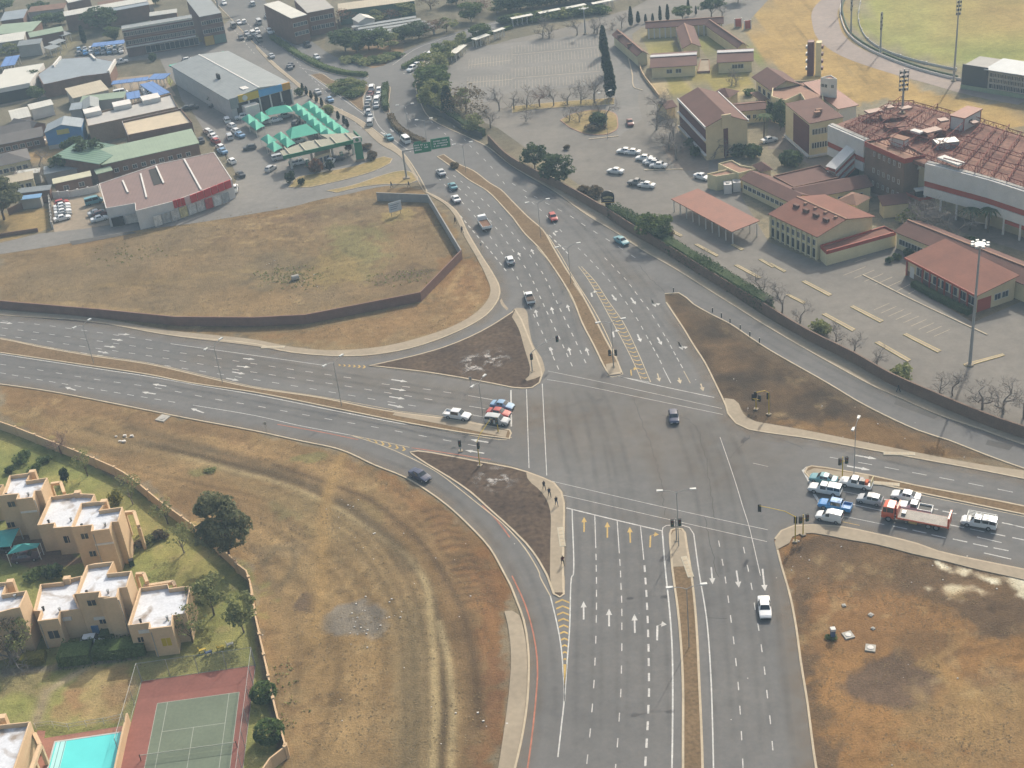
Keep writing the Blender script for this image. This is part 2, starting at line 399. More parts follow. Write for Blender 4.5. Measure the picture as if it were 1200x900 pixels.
line('t20 990,345 830,360 815,390 870,410',(.36,.28,.19),.8,.8,.1,False); line('t20 980,410 1120,405',(.36,.28,.19),.6,.7,.1,False); line('t20 1020,440 1120,432',(.36,.28,.19),.6,.7,.1,False)
region('t20 640,370 740,355 720,390 740,460 690,470',(.36,.28,.19),None,soft=1,warp=False)
region('t20 600,580 640,560 790,790 740,790 560,640 500,640',(.25,.175,.12),(.22,.17,.125),soft=2)
# far-left town verges
region('t00 840,260 980,220 1000,260 860,335',(.21,.19,.08),(.26,.19,.09),soft=2)
region('t00 690,310 740,305 745,335 695,345',(.17,.20,.06),None,soft=1)
region('t00 770,375 800,370 850,470 830,470',(.18,.19,.07),None,soft=1)
region('t01 0,100 230,80 250,180 0,230',(.22,.16,.09),(.26,.18,.09),soft=2)
region('t00 420,190 560,175 580,200 420,210',(.33,.24,.10),None,soft=2)
region('t00 290,180 400,150 400,220 260,260',(.30,.22,.10),(.2,.17,.1),soft=3)
region('t00 130,690 330,670 330,740 140,740',(.31,.2,.11),None,soft=2)
region('t10 430,290 690,260 600,310 550,312',(.24,.14,.09),(.2,.14,.09),soft=1.5)
# long curved streaks left by graders and wheels beside the slip road
pl_ = spl(GW('p -90,440 62,459 180,482 300,505 400,527 475,559 525,592 575,642 600,687 615,727 621,782 612,870 596,940'),3)
ix = np.where((gx > -110) & (gx < 10))[0]; iy = np.where((gy > 92) & (gy < 240))[0]; sl = np.s_[iy[0]:iy[-1]+1,ix[0]:ix[-1]+1]
X,Y = GX[sl],GY[sl]; D_ = np.full(X.shape,1e9); A_ = np.zeros(X.shape); acc = 0
for a,b in zip(pl_,pl_[1:]):
    ex,ey = b.x-a.x,b.y-a.y; l = ex*ex+ey*ey; t = np.clip(((X-a.x)*ex+(Y-a.y)*ey)/l,0,1); dd = np.hypot(X-a.x-ex*t,Y-a.y-ey*t); k = dd < D_; D_ = np.where(k,dd,D_); A_ = np.where(k,acc+t*math.sqrt(l),A_); acc += math.sqrt(l)
lot = sdpoly(GW('p -60,440 300,503 440,545 530,595 596,675 592,715 583,905 335,905 300,690 180,575 -60,480'),X,Y); inlot = np.clip(-lot/3,0,1)*np.clip((42-D_)/10,0,1)*np.clip(D_/4,0,1)
st = .6*vnoise(D_,A_*.02,.9,31)+.4*vnoise(D_,A_*.02,2.2,37); COL[sl] *= (1+(st-.5)*.62*inlot)[...,None]
# scrubby dark tufts in patches and pale trampled bits
tf = np.clip((NF-.60)*7,0,1)*np.clip((fbm(GX,GY,14,41)-.45)*6,0,1); COL *= (1-.28*tf)[...,None]
pf = np.clip((fbm(GX,GY,2.6,51,4)-.60)*6,0,1)*np.clip((fbm(GX,GY,18,61)-.5)*6,0,1); COL = COL*(1-.35*pf[...,None])+np.array((.34,.25,.15))*.35*pf[...,None]
for p,c,wd,amt in TRK: line(p,c,wd*1.1,min(1,amt*1.2),.1,False)
warmth = np.clip((COL[...,0]-COL[...,1])*14,0,1)[...,None]; COL = COL*(1-warmth)+COL*np.array((1.0,1.0,.90))*warmth
lum = COL.mean(-1,keepdims=True); COL = (COL*.97+lum*.03)*np.array((.99,.985,.88)); COL = np.clip(COL,.01,1)
gv = np.stack([GX.ravel(),GY.ravel(),np.zeros(GX.size)],1)
# shallow relief in the bare lots only
nx,ny = len(gx),len(gy)
idx = np.arange(nx*ny).reshape(ny,nx)
quads = np.stack([idx[:-1,:-1],idx[:-1,1:],idx[1:,1:],idx[1:,:-1]],-1).reshape(-1,4)
me = bpy.data.meshes.new('ground'); me.vertices.add(len(gv)); me.vertices.foreach_set('co',gv.ravel())
me.loops.add(quads.size); me.loops.foreach_set('vertex_index',quads.ravel().astype(np.int32))
me.polygons.add(len(quads)); me.polygons.foreach_set('loop_start',np.arange(0,quads.size,4,dtype=np.int32)); me.polygons.foreach_set('loop_total',np.full(len(quads),4,np.int32))
me.update()
at = me.color_attributes.new('landuse','FLOAT_COLOR','POINT')
ca = np.ones((len(gv),4)); ca[:,:3] = COL.reshape(-1,3); at.data.foreach_set('color',ca.ravel().astype(np.float32))
def ground_mat():
    m = bpy.data.materials.new('earth'); m.use_nodes = True; t = m.node_tree; N = t.nodes.new; L = t.links.new; b = t.nodes['Principled BSDF']
    b.inputs['Roughness'].default_value = .95; b.inputs['Specular IOR Level'].default_value = .1
    a = N('ShaderNodeAttribute'); a.attribute_name = 'landuse'; tc = N('ShaderNodeTexCoord'); src = a.outputs['Color']; h = None
    for sc,lo,hi,det in ((.09,.80,1.22,5),(.7,.82,1.2,7),(3.5,.80,1.22,4)):
        n = N('ShaderNodeTexNoise'); n.inputs['Scale'].default_value = sc; n.inputs['Detail'].default_value = det; n.inputs['Roughness'].default_value = .7
        L(tc.outputs['Object'],n.inputs['Vector']); r = N('ShaderNodeMapRange'); r.inputs[1].default_value = .32; r.inputs[2].default_value = .68
        r.inputs[3].default_value = lo; r.inputs[4].default_value = hi; L(n.outputs['Fac'],r.inputs[0])
        x = N('ShaderNodeMix'); x.data_type = 'RGBA'; x.blend_type = 'MULTIPLY'; x.inputs[0].default_value = 1; L(src,x.inputs[6]); L(r.outputs[0],x.inputs[7]); src = x.outputs[2]; h = n
    # scattered pebbles and tufts
    vo = N('ShaderNodeTexVoronoi'); vo.inputs['Scale'].default_value = 1.1; L(tc.outputs['Object'],vo.inputs['Vector'])
    lt = N('ShaderNodeMath'); lt.operation = 'LESS_THAN'; lt.inputs[1].default_value = .16; L(vo.outputs['Distance'],lt.inputs[0])
    sp = N('ShaderNodeSeparateColor'); L(vo.outputs['Color'],sp.inputs[0])
    g1 = N('ShaderNodeMath'); g1.operation = 'GREATER_THAN'; g1.inputs[1].default_value = .55; L(sp.outputs[0],g1.inputs[0])
    an = N('ShaderNodeMath'); an.operation = 'MULTIPLY'; L(lt.outputs[0],an.inputs[0]); L(g1.outputs[0],an.inputs[1])
    a2 = N('ShaderNodeMath'); a2.operation = 'MULTIPLY'; a2.inputs[1].default_value = .55; L(an.outputs[0],a2.inputs[0])
    x = N('ShaderNodeMix'); x.data_type = 'RGBA'; L(a2.outputs[0],x.inputs[0]); L(src,x.inputs[6]); x.inputs[7].default_value = (.07,.05,.03,1); src = x.outputs[2]
    L(src,b.inputs['Base Color'])
    bp = N('ShaderNodeBump'); bp.inputs['Strength'].default_value = .6; bp.inputs['Distance'].default_value = .25; L(h.outputs['Fac'],bp.inputs['Height']); L(bp.outputs[0],b.inputs['Normal'])
    return m
me.materials.append(ground_mat())
go = bpy.data.objects.new('ground',me); C.objects.link(go); go['kind'] = 'structure'
# ------------------------------------------------------------------ roads, pavements, islands, markings
def seg(*ss,step=2.0):
    out = []
    for s in ss:
        q = spl(GW(s),step) if not s.startswith('!') else [Vector((p.x,p.y,0)) for p in GW(s[1:])]
        out += q
    cl = [out[0]]
    for p in out[1:]:
        if (p-cl[-1]).length > .05: cl.append(p)
    if (cl[0]-cl[-1]).length < .05: cl.pop()
    return cl
ASPH = mat('asphalt',(.112,.108,.104),.9,.16,.045,.2,var2=.07,col2=(.148,.141,.132))
def asphalt_grain(m):
    t = m.node_tree; b = t.nodes['Principled BSDF']; src = b.inputs['Base Color'].links[0].from_socket; N = t.nodes.new; L = t.links.new
    tc = N('ShaderNodeTexCoord'); n = N('ShaderNodeTexNoise'); n.inputs['Scale'].default_value = 1.4; n.inputs['Detail'].default_value = 8; n.inputs['Roughness'].default_value = .75
    L(tc.outputs['Object'],n.inputs['Vector']); r = N('ShaderNodeMapRange'); r.inputs[1].default_value = .3; r.inputs[2].default_value = .7; r.inputs[3].default_value = .90; r.inputs[4].default_value = 1.10
    L(n.outputs['Fac'],r.inputs[0]); x = N('ShaderNodeMix'); x.data_type = 'RGBA'; x.blend_type = 'MULTIPLY'; x.inputs[0].default_value = 1
    L(src,x.inputs[6]); L(r.outputs[0],x.inputs[7]); L(x.outputs[2],b.inputs['Base Color'])
asphalt_grain(ASPH)
ASPH2 = mat('asphalt_light',(.145,.137,.126),.9,.14,.06,.2,var2=.08,col2=(.20,.185,.165)); asphalt_grain(ASPH2)
ASPH3 = mat('asphalt_lot',(.135,.123,.108),.9,.14,.05,.2,var2=.08,col2=(.19,.171,.146)); asphalt_grain(ASPH3)
PAVE = mat('paving',(.285,.235,.17),.9,.12,.15,.2,var2=.08)
KERB = mat('kerb_concrete',(.40,.33,.235),.85,.15,.4,.2,var2=.08)
MULCH = mat('dark_mulch',(.055,.039,.03),.95,.3,.14,.1,col2=(.10,.07,.048),var2=.3,bump=.6)
VERGE = mat('dry_verge',(.125,.085,.048),.95,.25,.25,.1,col2=(.175,.12,.068),var2=.22,bump=.6)
DRYGRASS = mat('dry_grass',(.20,.165,.07),.95,.25,.12,.1,col2=(.30,.215,.10),var2=.2,bump=.5)
WHITE = mat('road_paint_white',(.34,.33,.31),.75,.3,.8,.3,col2=(.54,.53,.50),var2=.25)
YELL = mat('road_paint_yellow',(.40,.27,.075),.7,.2,.5,.3,var2=.12)
CREAMP = mat('road_paint_worn',(.42,.35,.24),.8,.2,.5,.3,var2=.12)

nl = 'p 215,-60 250,0 270,22 300,54 322,75 342,92 375,117 420,140 450,162 472,180 490,206 500,225'
slipA = 'p 500,225 515,232 535,247 550,275 565,300 579,322 586,337 585,350 570,370 545,385 512,399 480,409 440,416 400,418 337,413 300,404 200,393.7 107,377.5 0,369.5 -90,360 -220,347'
wS = 'p -220,428 -90,440 0,450 62,459 125,471 180,482 225,491 300,505 350,516 400,527 440,545 475,559 500,574 525,592 550,615 575,642 592,672 600,687 607,705 615,727 620,757 621,782 619,825 612,870 605,900 596,940 580,1000'
sR = 'p 975,1000 955,900 950,865 945,825 937,775 932,737 925,700 918,675 915,665 910,645'
eS = 'p 907,632 915,622 930,616 950,615 985,617 1025,625 1075,637 1100,646 1150,657 1200,667 1290,686 1500,732'
eN = 'p 1500,624 1290,580 1200,562 1150,552 1080,539 1025,529 950,515 900,508 877,504 862,497 852,485 850,477 837,449 825,425 812,405 800,385 790,370 780,355'
slL = 'p 779,345 795,344 812,357 835,370 855,380 877,395 900,410 970,450 1012,475 1075,505 1112,517 1150,532 1200,550 1290,577 1500,620'
slU = 'p 1500,604 1290,548 1200,522 1150,504 1100,487 1050,465 1017,450 900,384 857,357 825,337 790,315 750,292 725,275 687,252 650,225 600,195 570,172 550,162 505,140 492,120 487,100 492,86 507,62 550,50 600,32'
eT = 'p 600,32 650,20 715,3 800,-20'
eT2 = 'p 760,-30 700,-8 600,20 537,37 475,60 450,77'
bt = '!p 450,77 437,80 405,72 385,63'
nr = 'p 385,63 365,48 345,30 328,17 310,0 280,-60'
road = seg(nl,slipA,wS,sR,eS,eN,slL,slU,eT,eT2,bt,nr)
b = MB(); b.poly(road,.04); b.build('road',ASPH,kind='structure')
# side street, yards, parking
b = MB(); b.poly(seg('p -90,310 0,298 82,285 155,271 225,262 300,250 340,243 375,234 410,227 440,220 470,216 492,213','!p 503,222 474,179 452,160 422,138 377,115 344,90 324,73 302,52 272,20 262,30 255,44 225,52 150,55 90,58 85,74 150,72 187,68 195,85 207,100 213,118 225,130 240,155 255,165 268,185 278,207 270,233 200,250 150,261 100,268 45,274 0,285 -90,293'),.028)
b.build('side_street',ASPH2,kind='structure')
b = MB(); b.poly(GW('p 58,232 118,222 131,263 64,274'),.02); b.poly(GW('p 130,92 190,86 206,112 150,124'),.02); b.poly(GW('p 0,108 110,90 112,100 0,125'),.02)
b.poly(GW('p 0,170 95,148 100,158 0,180'),.02)
b.build('yard_paving',mat('yard_tan',(.25,.2,.145),.9,.15,.1,.2,var2=.1),kind='structure')
b = MB(); b.poly(GW('p 526,112 519,92 530,72 560,58 600,46 660,33 740,10 800,-22 870,-40 925,-60 896,-20 872,8 858,26 845,32 752,32 741,40 743,66 752,88 768,112 780,117 792,150 830,182 868,200 870,232 900,283 960,308 1060,285 1068,335 1140,378 1200,352 1300,352 1500,400 1500,596 1290,545 1200,515 1180,495 1100,472 1060,447 960,397 850,322 790,290 720,245 640,190 583,150 560,140'),.012)
b.build('parking_lot',ASPH3,kind='structure')
b = MB(); b.poly(GW('t20 440,165 520,160 600,400 590,470 610,560 500,640 470,560 480,470 450,300'),.017)
b.poly(GW('t20 0,200 400,160 430,400 0,430'),.017); b.poly(GW('t10 880,440 900,330 1000,220 1200,200 1200,430 1080,480'),.0165)
b.build('lot_lane',ASPH2,kind='structure')
b = MB(); b.poly(GW('p 1015,225 1130,215 1215,255 1215,300 1120,270'),.018); b.poly(GW('t30 0,560 60,560 300,760 250,800 60,700 0,700'),.018)
b.poly(GW('t20 780,640 930,720 920,800 780,800 700,690'),.018)
b.build('courtyard',mat('courtyard_paving',(.19,.155,.125),.9,.15,.12,.2,var2=.1),kind='structure')

def kerb_line(b,s,w0=0,w1=.28,h=.14): b.strip(spl(GW(s),2),w0,w1,.0,h)
b = MB()
for s,sg in ((slipA,-1),(wS,-1),(sR,-1),(eS,-1),(eN,-1),(slL,1),(slU,-1),(nl,1)):
    pl = spl(GW(s),2); b.strip(pl,0 if sg > 0 else -.28,.28 if sg > 0 else 0,0,.13)
# pavements: ribbons between the kerb and the verge
pv = MB()
def pave(s1,s2,z=.122):
    a = spl(GW(s1),1.5); c = spl(GW(s2),1.5); n = max(len(a),len(c)); a = resamp(a,n); c = resamp(c,n)
    pv.ribbon(a,c,z)
    for q in (c,):
        for i in range(n-1): pv.face([(q[i].x,q[i].y,0),(q[i+1].x,q[i+1].y,0),(q[i+1].x,q[i+1].y,z),(q[i].x,q[i].y,z)])
pave('t11 800,0 860,30 940,90 1000,200 1060,300 1115,390 1145,450 1140,500 1080,580 980,640 850,695 720,735 560,765 400,772 150,752 0,725 t01 800,675 430,610 0,578 p -90,360 -220,347','t11 790,0 820,20 880,55 930,110 980,215 1030,300 1080,400 1100,470 1070,530 1000,590 900,640 750,690 600,725 430,742 300,742 150,725 0,695 t01 800,650 430,590 0,553 p -90,353 -220,341')
pave('p 600,716 606,717 613,735 617,757 618,782 616,825 609,870 601,905 585,970','p 591,717 592,720 596,737 599,775 595,825 590,862 584,900 570,970')
pave('p 852,485 862,497 877,504 900,508 950,515 1025,529 1080,539 1150,552 1200,562','p 849,467 862,469 872,487 882,494 900,497 950,506 1025,521 1080,532 1150,545 1200,552')
pave('p 910,645 907,633 915,623 930,617 950,616 985,618 1025,626 1075,638 1100,647 1150,658 1200,668 1290,688 1500,734','p 925,637 926,634 928,630 935,626 950,625 1000,634 1025,638 1075,651 1090,654 1150,669 1200,680 1290,704 1500,752')
pave('p 1500,604 1290,548 1200,522 1150,504 1100,487 1050,465 1017,450 900,384 857,357 825,337 790,315 750,292 725,275 687,252 650,225 600,195','t32 p 1500,590 1290,537 t32 1200,258 960,172 750,82 600,10 t31 400,803 180,693 0,593 t21 1000,462 850,372 690,272 560,197 430,112 280,22 t20 0,740')
pave('t11 790,0 t10 690,720 600,650 480,560 300,470 170,370 90,300 0,215','t11 788,0 t10 670,730 580,675 460,570 285,480 165,380 75,305 0,227')
pv.build('pavement',PAVE,kind='structure')

isl = MB()
def island(name,pts,top,h=.14,kw=.3,kerbm=KERB,inner=None):
    if area(pts) < 0: pts = pts[::-1]
    k = MB(); ins = off(pts,kw,True); n = len(pts)
    for i in range(n):
        a,c,d,e = pts[i],pts[(i+1) % n],ins[(i+1) % n],ins[i]
        k.face([(a.x,a.y,0),(c.x,c.y,0),(c.x,c.y,h),(a.x,a.y,h)])
        k.face([(a.x,a.y,h),(c.x,c.y,h),(d.x,d.y,h),(e.x,e.y,h)])
    k.build('kerb',kerbm,kind='structure')
    t = MB(); t.poly(ins,h-.02); return t.build(name,top,kind='structure')
def cl(s,*more): return seg(*((s,)+more))
island('traffic_island',cl('p 432,429 450,425 485,417 520,407 550,395 575,382 600,366','!p 604,362','p 612,375 622,400 632,425 636,440 633,449 624,455 615,456','p 600,455 560,447 500,437 440,430'),MULCH)
pv = MB(); pave('t21 20,545 60,548 80,640 100,720 143,790 146,860 70,888','t21 0,588 30,640 60,740 85,830 80,868 62,880',.135)
island('traffic_island',cl('p 480,530 490,528.5 525,534 562,541 600,548 618,553','p 637,560 650,566 659,577 662,590 662,612 661,675 662,697','!p 656,701 648,697','p 640,675 630,657 615,637 600,622 570,595 550,577 525,560 500,545 482,533'),MULCH)
pave('t22 80,417 150,442 200,467 233,512 247,560 245,650 242,900 t23 248,0 246,80','t22 67,418 75,455 120,490 160,540 180,600 180,750 178,900 t23 178,0 190,80',.135)
pave('p 588,350 590,355 596,362','p 586,352 587,357 594,364',.05)
# west median, its eastern tail paved
wu = 'p -220,368 -90,386 0,397 50,407 107,417 175,427 262,447 300,455 375,466 450,481 525,491 598,504'; wl = 'p -220,385 -90,402 0,414 75,425 175,440 220,449 300,461 400,481 475,496 550,509 597,515'
island('median',cl(wu,'!p 600,508',wl.replace('p ','p ') if 0 else ' '.join(['p']+wl.split()[:0:-1])),VERGE)
pave('t12 650,137 900,165 1180,222','t12 640,148 900,197 1170,253',.138)
island('median',cl('p 784,626 786,621 793,619 800,620 804,625','p 806,640 811,670 816,714 819,759 821,803 824,870 826,960','p 799,960 799,870 799,803 797,759 793,714 787,670 784,635'),VERGE)
pv2 = pv; pave('p 785.5,640 787,648 789,665','p 804.5,640 807,655 810,664',.138); pave('p 786,632 787,625 792,621.5 795,621','p 803,632 802,625 799,621.5 796,621',.138); pave('p 785.5,631 786,641','p 803.5,631 805,641',.137)
nlft = 'p 600,255 615,275 630,290 650,317 670,350 682,380 695,405 710,435 714,440'; nrgt = 'p 729,437 725,425 710,397 692,362 675,332 665,317 650,292 637,270 620,255 600,235'
island('median',cl('p 512,184 530,197 550,212 570,224 600,255',nlft,nrgt,'p 600,235 587,222 575,215 555,200 537,192 520,181'),VERGE)
pave('t21 440,810 450,855 455,862','t21 490,800 510,850 512,855',.138); pave('t21 285,430 310,465 325,490','t21 300,430 325,465 335,485',.138)
eu = 'p 1020,557 1075,569 1150,583 1200,593 1290,612 1500,657'; el = 'p 1500,669 1290,622 1200,604 1080,579 1022,567'
island('median',cl('p 942,554 945,548 951,546 968,548',eu,el,'p 985,562 950,563'),VERGE)
pave('p 945,553 951,549 968,551 1018,558','p 947,560 952,562 985,561 1018,566',.138)
# north: planted islands, hedged medians
island('median',cl('t10 600,420 625,405 622,500 628,530 605,530 590,480'),MULCH,kw=.2)
island('median',cl('t10 625,540 660,590 720,630 790,665 800,680 780,682 710,650 650,610 620,560'),MULCH,kw=.2)
island('median',cl('t10 65,175 85,175 200,250 330,310 520,350 525,360 480,365 320,335 180,265'),DRYGRASS,kw=.2)
island('median',cl('t10 680,325 700,300 830,240 1000,190 1200,128','!t10 1200,142','t10 1010,200 840,252 710,312 685,332'),DRYGRASS,kw=.2)
island('planted_island',cl('t10 255,352 300,345 370,380 500,395 530,410 505,450 500,520 430,470 330,400'),VERGE,kw=.2)
island('grass_island',cl('t10 150,880 200,830 250,820 360,800 480,775 600,735 640,745 630,765 560,800 430,840 250,880'),DRYGRASS,kw=.2)
island('grass_island',cl('t10 330,895 450,870 600,820 690,800 740,815 760,845 720,862 600,865 480,880 380,905'),DRYGRASS,kw=.2)
island('grass_island',cl('t20 225,565 280,535 400,515 480,530 497,570 490,610 440,632 350,630 270,600'),DRYGRASS,kw=.3,kerbm=mat('pink_kerb',(.33,.2,.14),.9,.1))
island('grass_island',cl('t20 0,500 200,480 480,460','!t20 480,490','t20 300,500 100,515 0,530'),DRYGRASS,kw=.2)
pv2.build('pavement',PAVE,kind='structure')
PK = mat('painted_kerb',(.42,.33,.17),.8,.15,.6,var2=.1)
for s in ('t21 740,185 760,183 800,205 790,212','t21 855,248 870,245 968,298 960,305','t21 1025,248 1040,246 1088,270 1075,276','t21 1155,318 1170,316 1230,350 1220,356','t21 1040,345 1060,343 1168,402 1158,409',
          't31 0,335 15,335 85,372 75,378','t31 158,422 175,417 300,482 285,490','t31 385,540 400,534 542,605 525,614','t31 85,485 95,480 175,518 165,526','t31 252,575 270,570 410,645 395,655','t31 500,708 520,702 670,788 655,798','t31 632,670 650,665 812,745 795,755','t31 915,810 930,820 1110,768 1100,760 930,805'):
    island('parking_island',[Vector((p.x,p.y,0)) for p in GW(s)],PAVE,kw=.2,kerbm=PK)
b.strip(spl(GW('t31 440,390 700,520 1025,672'),2),0,.3,0,.14)
b.strip(spl(GW('t20 360,655 500,640'),2),0,.4,0,.14); b.strip(spl(GW('t20 620,800 800,795'),2),0,.4,0,.14)
b.strip(spl(GW('t20 515,170 560,340 575,415 610,425'),2),0,.3,0,.14)
b.build('kerb',KERB,kind='structure')

# dust and wear: feathered sheets
def feather_mat(name,col,amt,sc=.35,rng=(.33,.67)):
    m = bpy.data.materials.new(name); m.use_nodes = True; t = m.node_tree; N = t.nodes.new; L = t.links.new; b = t.nodes['Principled BSDF']
    b.inputs['Base Color'].default_value = (*col,1); b.inputs['Roughness'].default_value = .95; b.inputs['Specular IOR Level'].default_value = .1
    a = N('ShaderNodeAttribute'); a.attribute_name = 'cover'; tc = N('ShaderNodeTexCoord'); n = N('ShaderNodeTexNoise'); n.inputs['Scale'].default_value = sc; n.inputs['Detail'].default_value = 7; n.inputs['Roughness'].default_value = .7
    L(tc.outputs['Object'],n.inputs['Vector']); r = N('ShaderNodeMapRange'); r.inputs[1].default_value = rng[0]; r.inputs[2].default_value = rng[1]; r.inputs[3].default_value = .2 if rng[0] < .4 else 0; r.inputs[4].default_value = 1.4
    L(n.outputs['Fac'],r.inputs[0]); x = N('ShaderNodeMath'); x.operation = 'MULTIPLY'; L(a.outputs['Fac'],x.inputs[0]); L(r.outputs[0],x.inputs[1])
    y = N('ShaderNodeMath'); y.operation = 'MULTIPLY'; y.use_clamp = True; y.inputs[1].default_value = amt; L(x.outputs[0],y.inputs[0])
    L(y.outputs[0],b.inputs['Alpha']); return m
class FB(MB):
    def __init__(s): super().__init__(); s.c = []
    def rib(s,pts,rows,z):           # rows: (offset, cover)
        ls = [off(pts,o) for o,_ in rows]
        for k in range(len(rows)-1):
            for i in range(len(pts)-1):
                q = [(ls[k][i],rows[k][1],i),(ls[k][i+1],rows[k][1],i+1),(ls[k+1][i+1],rows[k+1][1],i+1),(ls[k+1][i],rows[k+1][1],i)]
                e = lambda i: min(1,i/3,(len(pts)-1-i)/3)
                st = len(s.v)
                if (q[1][0]-q[0][0]).cross(q[3][0]-q[0][0]).z < 0: q = q[::-1]
                for p,c,i_ in q: s.v.append((p.x,p.y,z)); s.c.append(c*e(i_))
                s.f.append((st,st+1,st+2,st+3)); s.mi.append(0)
    def done(s,name,m):
        o = s.build(name,m,kind='structure'); a = o.data.color_attributes.new('cover','FLOAT_COLOR','POINT')
        v = np.ones((len(s.v),4)); v[:,:3] = np.array(s.c)[:,None]; a.data.foreach_set('color',v.ravel().astype(np.float32)); return o
d = FB()
for s,sg,wd,cv in ((slipA,1,2.6,.9),(wS,1,2.4,.9),(sR,1,3.2,1),(eS,1,2.2,.8),(eN,1,2.6,1),(slL,-1,3,.8),(slU,1,1.6,.5),(wu,1,1.2,.6),(wl,-1,1.2,.5),(nlft,-1,1.2,.6),(nrgt,-1,1.6,.7),(eu,1,1,.5),('p 636,440 622,400 604,362',1,2.2,.9),('p 604,366 575,384 520,409 432,431',1,2,.7),('p 432,431 500,439 560,449 615,458',1,2.5,1),('p 480,528 525,532 600,546 637,558',-1,2.5,1),('p 637,558 652,566 662,577 664,612 663,690',-1,2.2,.9),('p 640,675 615,637 570,595 525,560 482,533',-1,1.4,.7),('p 784,624 787,670 793,714 797,759 799,803 799,960',1,2.0,.8),('p 804,624 811,670 816,714 819,759 821,803 824,870',-1,1.8,.8),('p 784,624 788,618 800,618 804,624',-1,1.4,.7)):
    d.rib(spl(GW(s),2),((0,cv),(sg*wd*.35,cv*.75),(sg*wd,0)),.047)
# dusty middle of the west leg and crossing
d.rib(spl(GW('p 200,410 400,440 560,468 640,490 700,500'),3),((-6,0),(-2,.45),(2,.45),(6,0)),.0475)
d.rib(spl(GW('p 560,480 640,495 760,510 850,540 910,580'),3),((-14,0),(-5,.45),(5,.5),(14,0)),.048)
d.rib(spl(GW('p 640,440 700,450 770,465 845,480'),3),((-5,0),(-1,.35),(2,.35),(6,0)),.0485)
d.rib(spl(GW('p 660,590 760,610 900,640'),3),((-3,0),(0,.3),(3,0)),.0487)
d.rib(spl(GW('t21 300,300 420,300 560,400 700,480'),3),((-4,0),(0,.5),(4,0)),.0488)
d.rib(spl(GW('t22 560,60 620,200 680,400 730,620 t22 970,900'),3),((-2,0),(-.3,.3),(.3,.3),(2,0)),.0489)
d.done('road_dust',feather_mat('dust',(.25,.185,.12),.36))
d = FB()
for fr in ('p 683,900 685,760 684,600 660,500 655,450','p 712,900 714,760 711,600 690,480 668,440','p 744,900 744,760 738,610 715,500 690,440','p 774,900 772,760 762,620','p 852,900 842,760 832,640 820,560 790,470','p 884,900 873,760 858,640 845,560 815,480','p 918,900 905,760 890,640 870,560 835,480',
           'p 640,430 622,350 596,290 565,240','p 660,430 640,350 612,290 580,240','p 682,430 656,350 628,290 596,240','p 640,880 640,780 628,720 605,660 560,600 500,555 420,520',
           'p 0,381 150,400 300,424 450,450 600,474','p 0,389 150,409 300,434 450,459 600,482','p 0,432 150,449 300,475 450,503 600,535','p 0,422 150,440 300,466 450,494 600,524','p 960,518 1060,540 1200,570','p 970,530 1060,550 1200,582','p 930,600 1060,608 1200,632','p 950,590 1060,595 1200,615','p 800,440 770,400 720,320 660,250 600,205','p 830,440 790,390 740,320 690,265 620,215','p 760,330 840,365 960,430 1100,495'):
    pl = spl(GW(fr),3)
    d.rib(pl,((-1.7,0),(-1.05,.8),(-.5,.2),(.5,.2),(1.05,.8),(1.7,0)),.0492)
for s_ in ('t11 930,830 1050,800 1190,760','t12 1060,500 1120,450 1190,400'): pl = spl(GW(s_),1); d2 = FB(); d2.rib(pl,((-4,0),(-1.5,.9),(1.5,.9),(4,0)),.125); d2.done('pale_stain',feather_mat('salt',(.40,.37,.34),.8,.45,(.5,.62)))
cr = MB()
for s_ in ('t21 600,345 640,400 690,440 720,480','t22 570,70 640,260 690,420 720,620','t22 1020,350 1120,240','t22 900,620 960,900','t23 915,197 1010,203','t32 560,0 700,60 860,130','t12 200,60 420,90 700,150','t22 700,150 830,170 960,640','t32 0,240 160,300'):
    pl = spl(GW(s_),1); pl = [p+Vector((random.gauss(0,.12),random.gauss(0,.12),0)) for p in pl]; cr.ribbon(off(pl,-.04),off(pl,.04),.0515)
cr.build('road_crack',mat('crack_seal',(.05,.045,.04),.9,.2),kind='structure')
pt = MB()
for s_ in ('t01 325,232 620,186 640,192 340,250','t32 1030,262 1150,290 1130,312 1020,285','t21 690,215 830,300 790,310 650,240','t32 600,75 800,150 780,165 590,95'): pt.poly(GW(s_),.0522)
pt.build('road_patch',mat('patch_asphalt',(.085,.078,.07),.9,.15,.3,var2=.1),kind='structure')
d.done('tyre_wear',feather_mat('wear',(.075,.068,.062),.17,.15))

# markings -----------------------------------------------------------
mw,my,mc = MB(),MB(),MB()
ZM = .054
def solid(s,wd=.13,m=None,z=ZM):
    pl = spl(GW(s),1.5); (m or mw).ribbon(off(pl,-wd/2),off(pl,wd/2),z)
def dashed(s,on=1.6,gap=2.6,wd=.13,m=None):
    pts = spl(GW(s),1.5); L = plen(pts); n = int(L/(on+gap)); 
    for i in range(max(1,n)):
        a,c = i*(on+gap)/L,(i*(on+gap)+on)/L
        q = resamp(pts,200); k0,k1 = int(a*199),max(int(a*199)+1,int(round(c*199)))
        sub = [q[k0],q[min(k1,199)]]; d_ = (sub[1]-sub[0]); 
        if d_.length < .1: continue
        st = at_len(pts,i*(on+gap)); en = at_len(pts,i*(on+gap)+on); sub = [st,en]
        (m or mw).ribbon(off(sub,-wd/2),off(sub,wd/2),ZM)
def at_len(pts,t):
    for a,c in zip(pts,pts[1:]):
        l = (c-a).length
        if t <= l: return a.lerp(c,t/l if l else 0)
        t -= l
    return pts[-1]
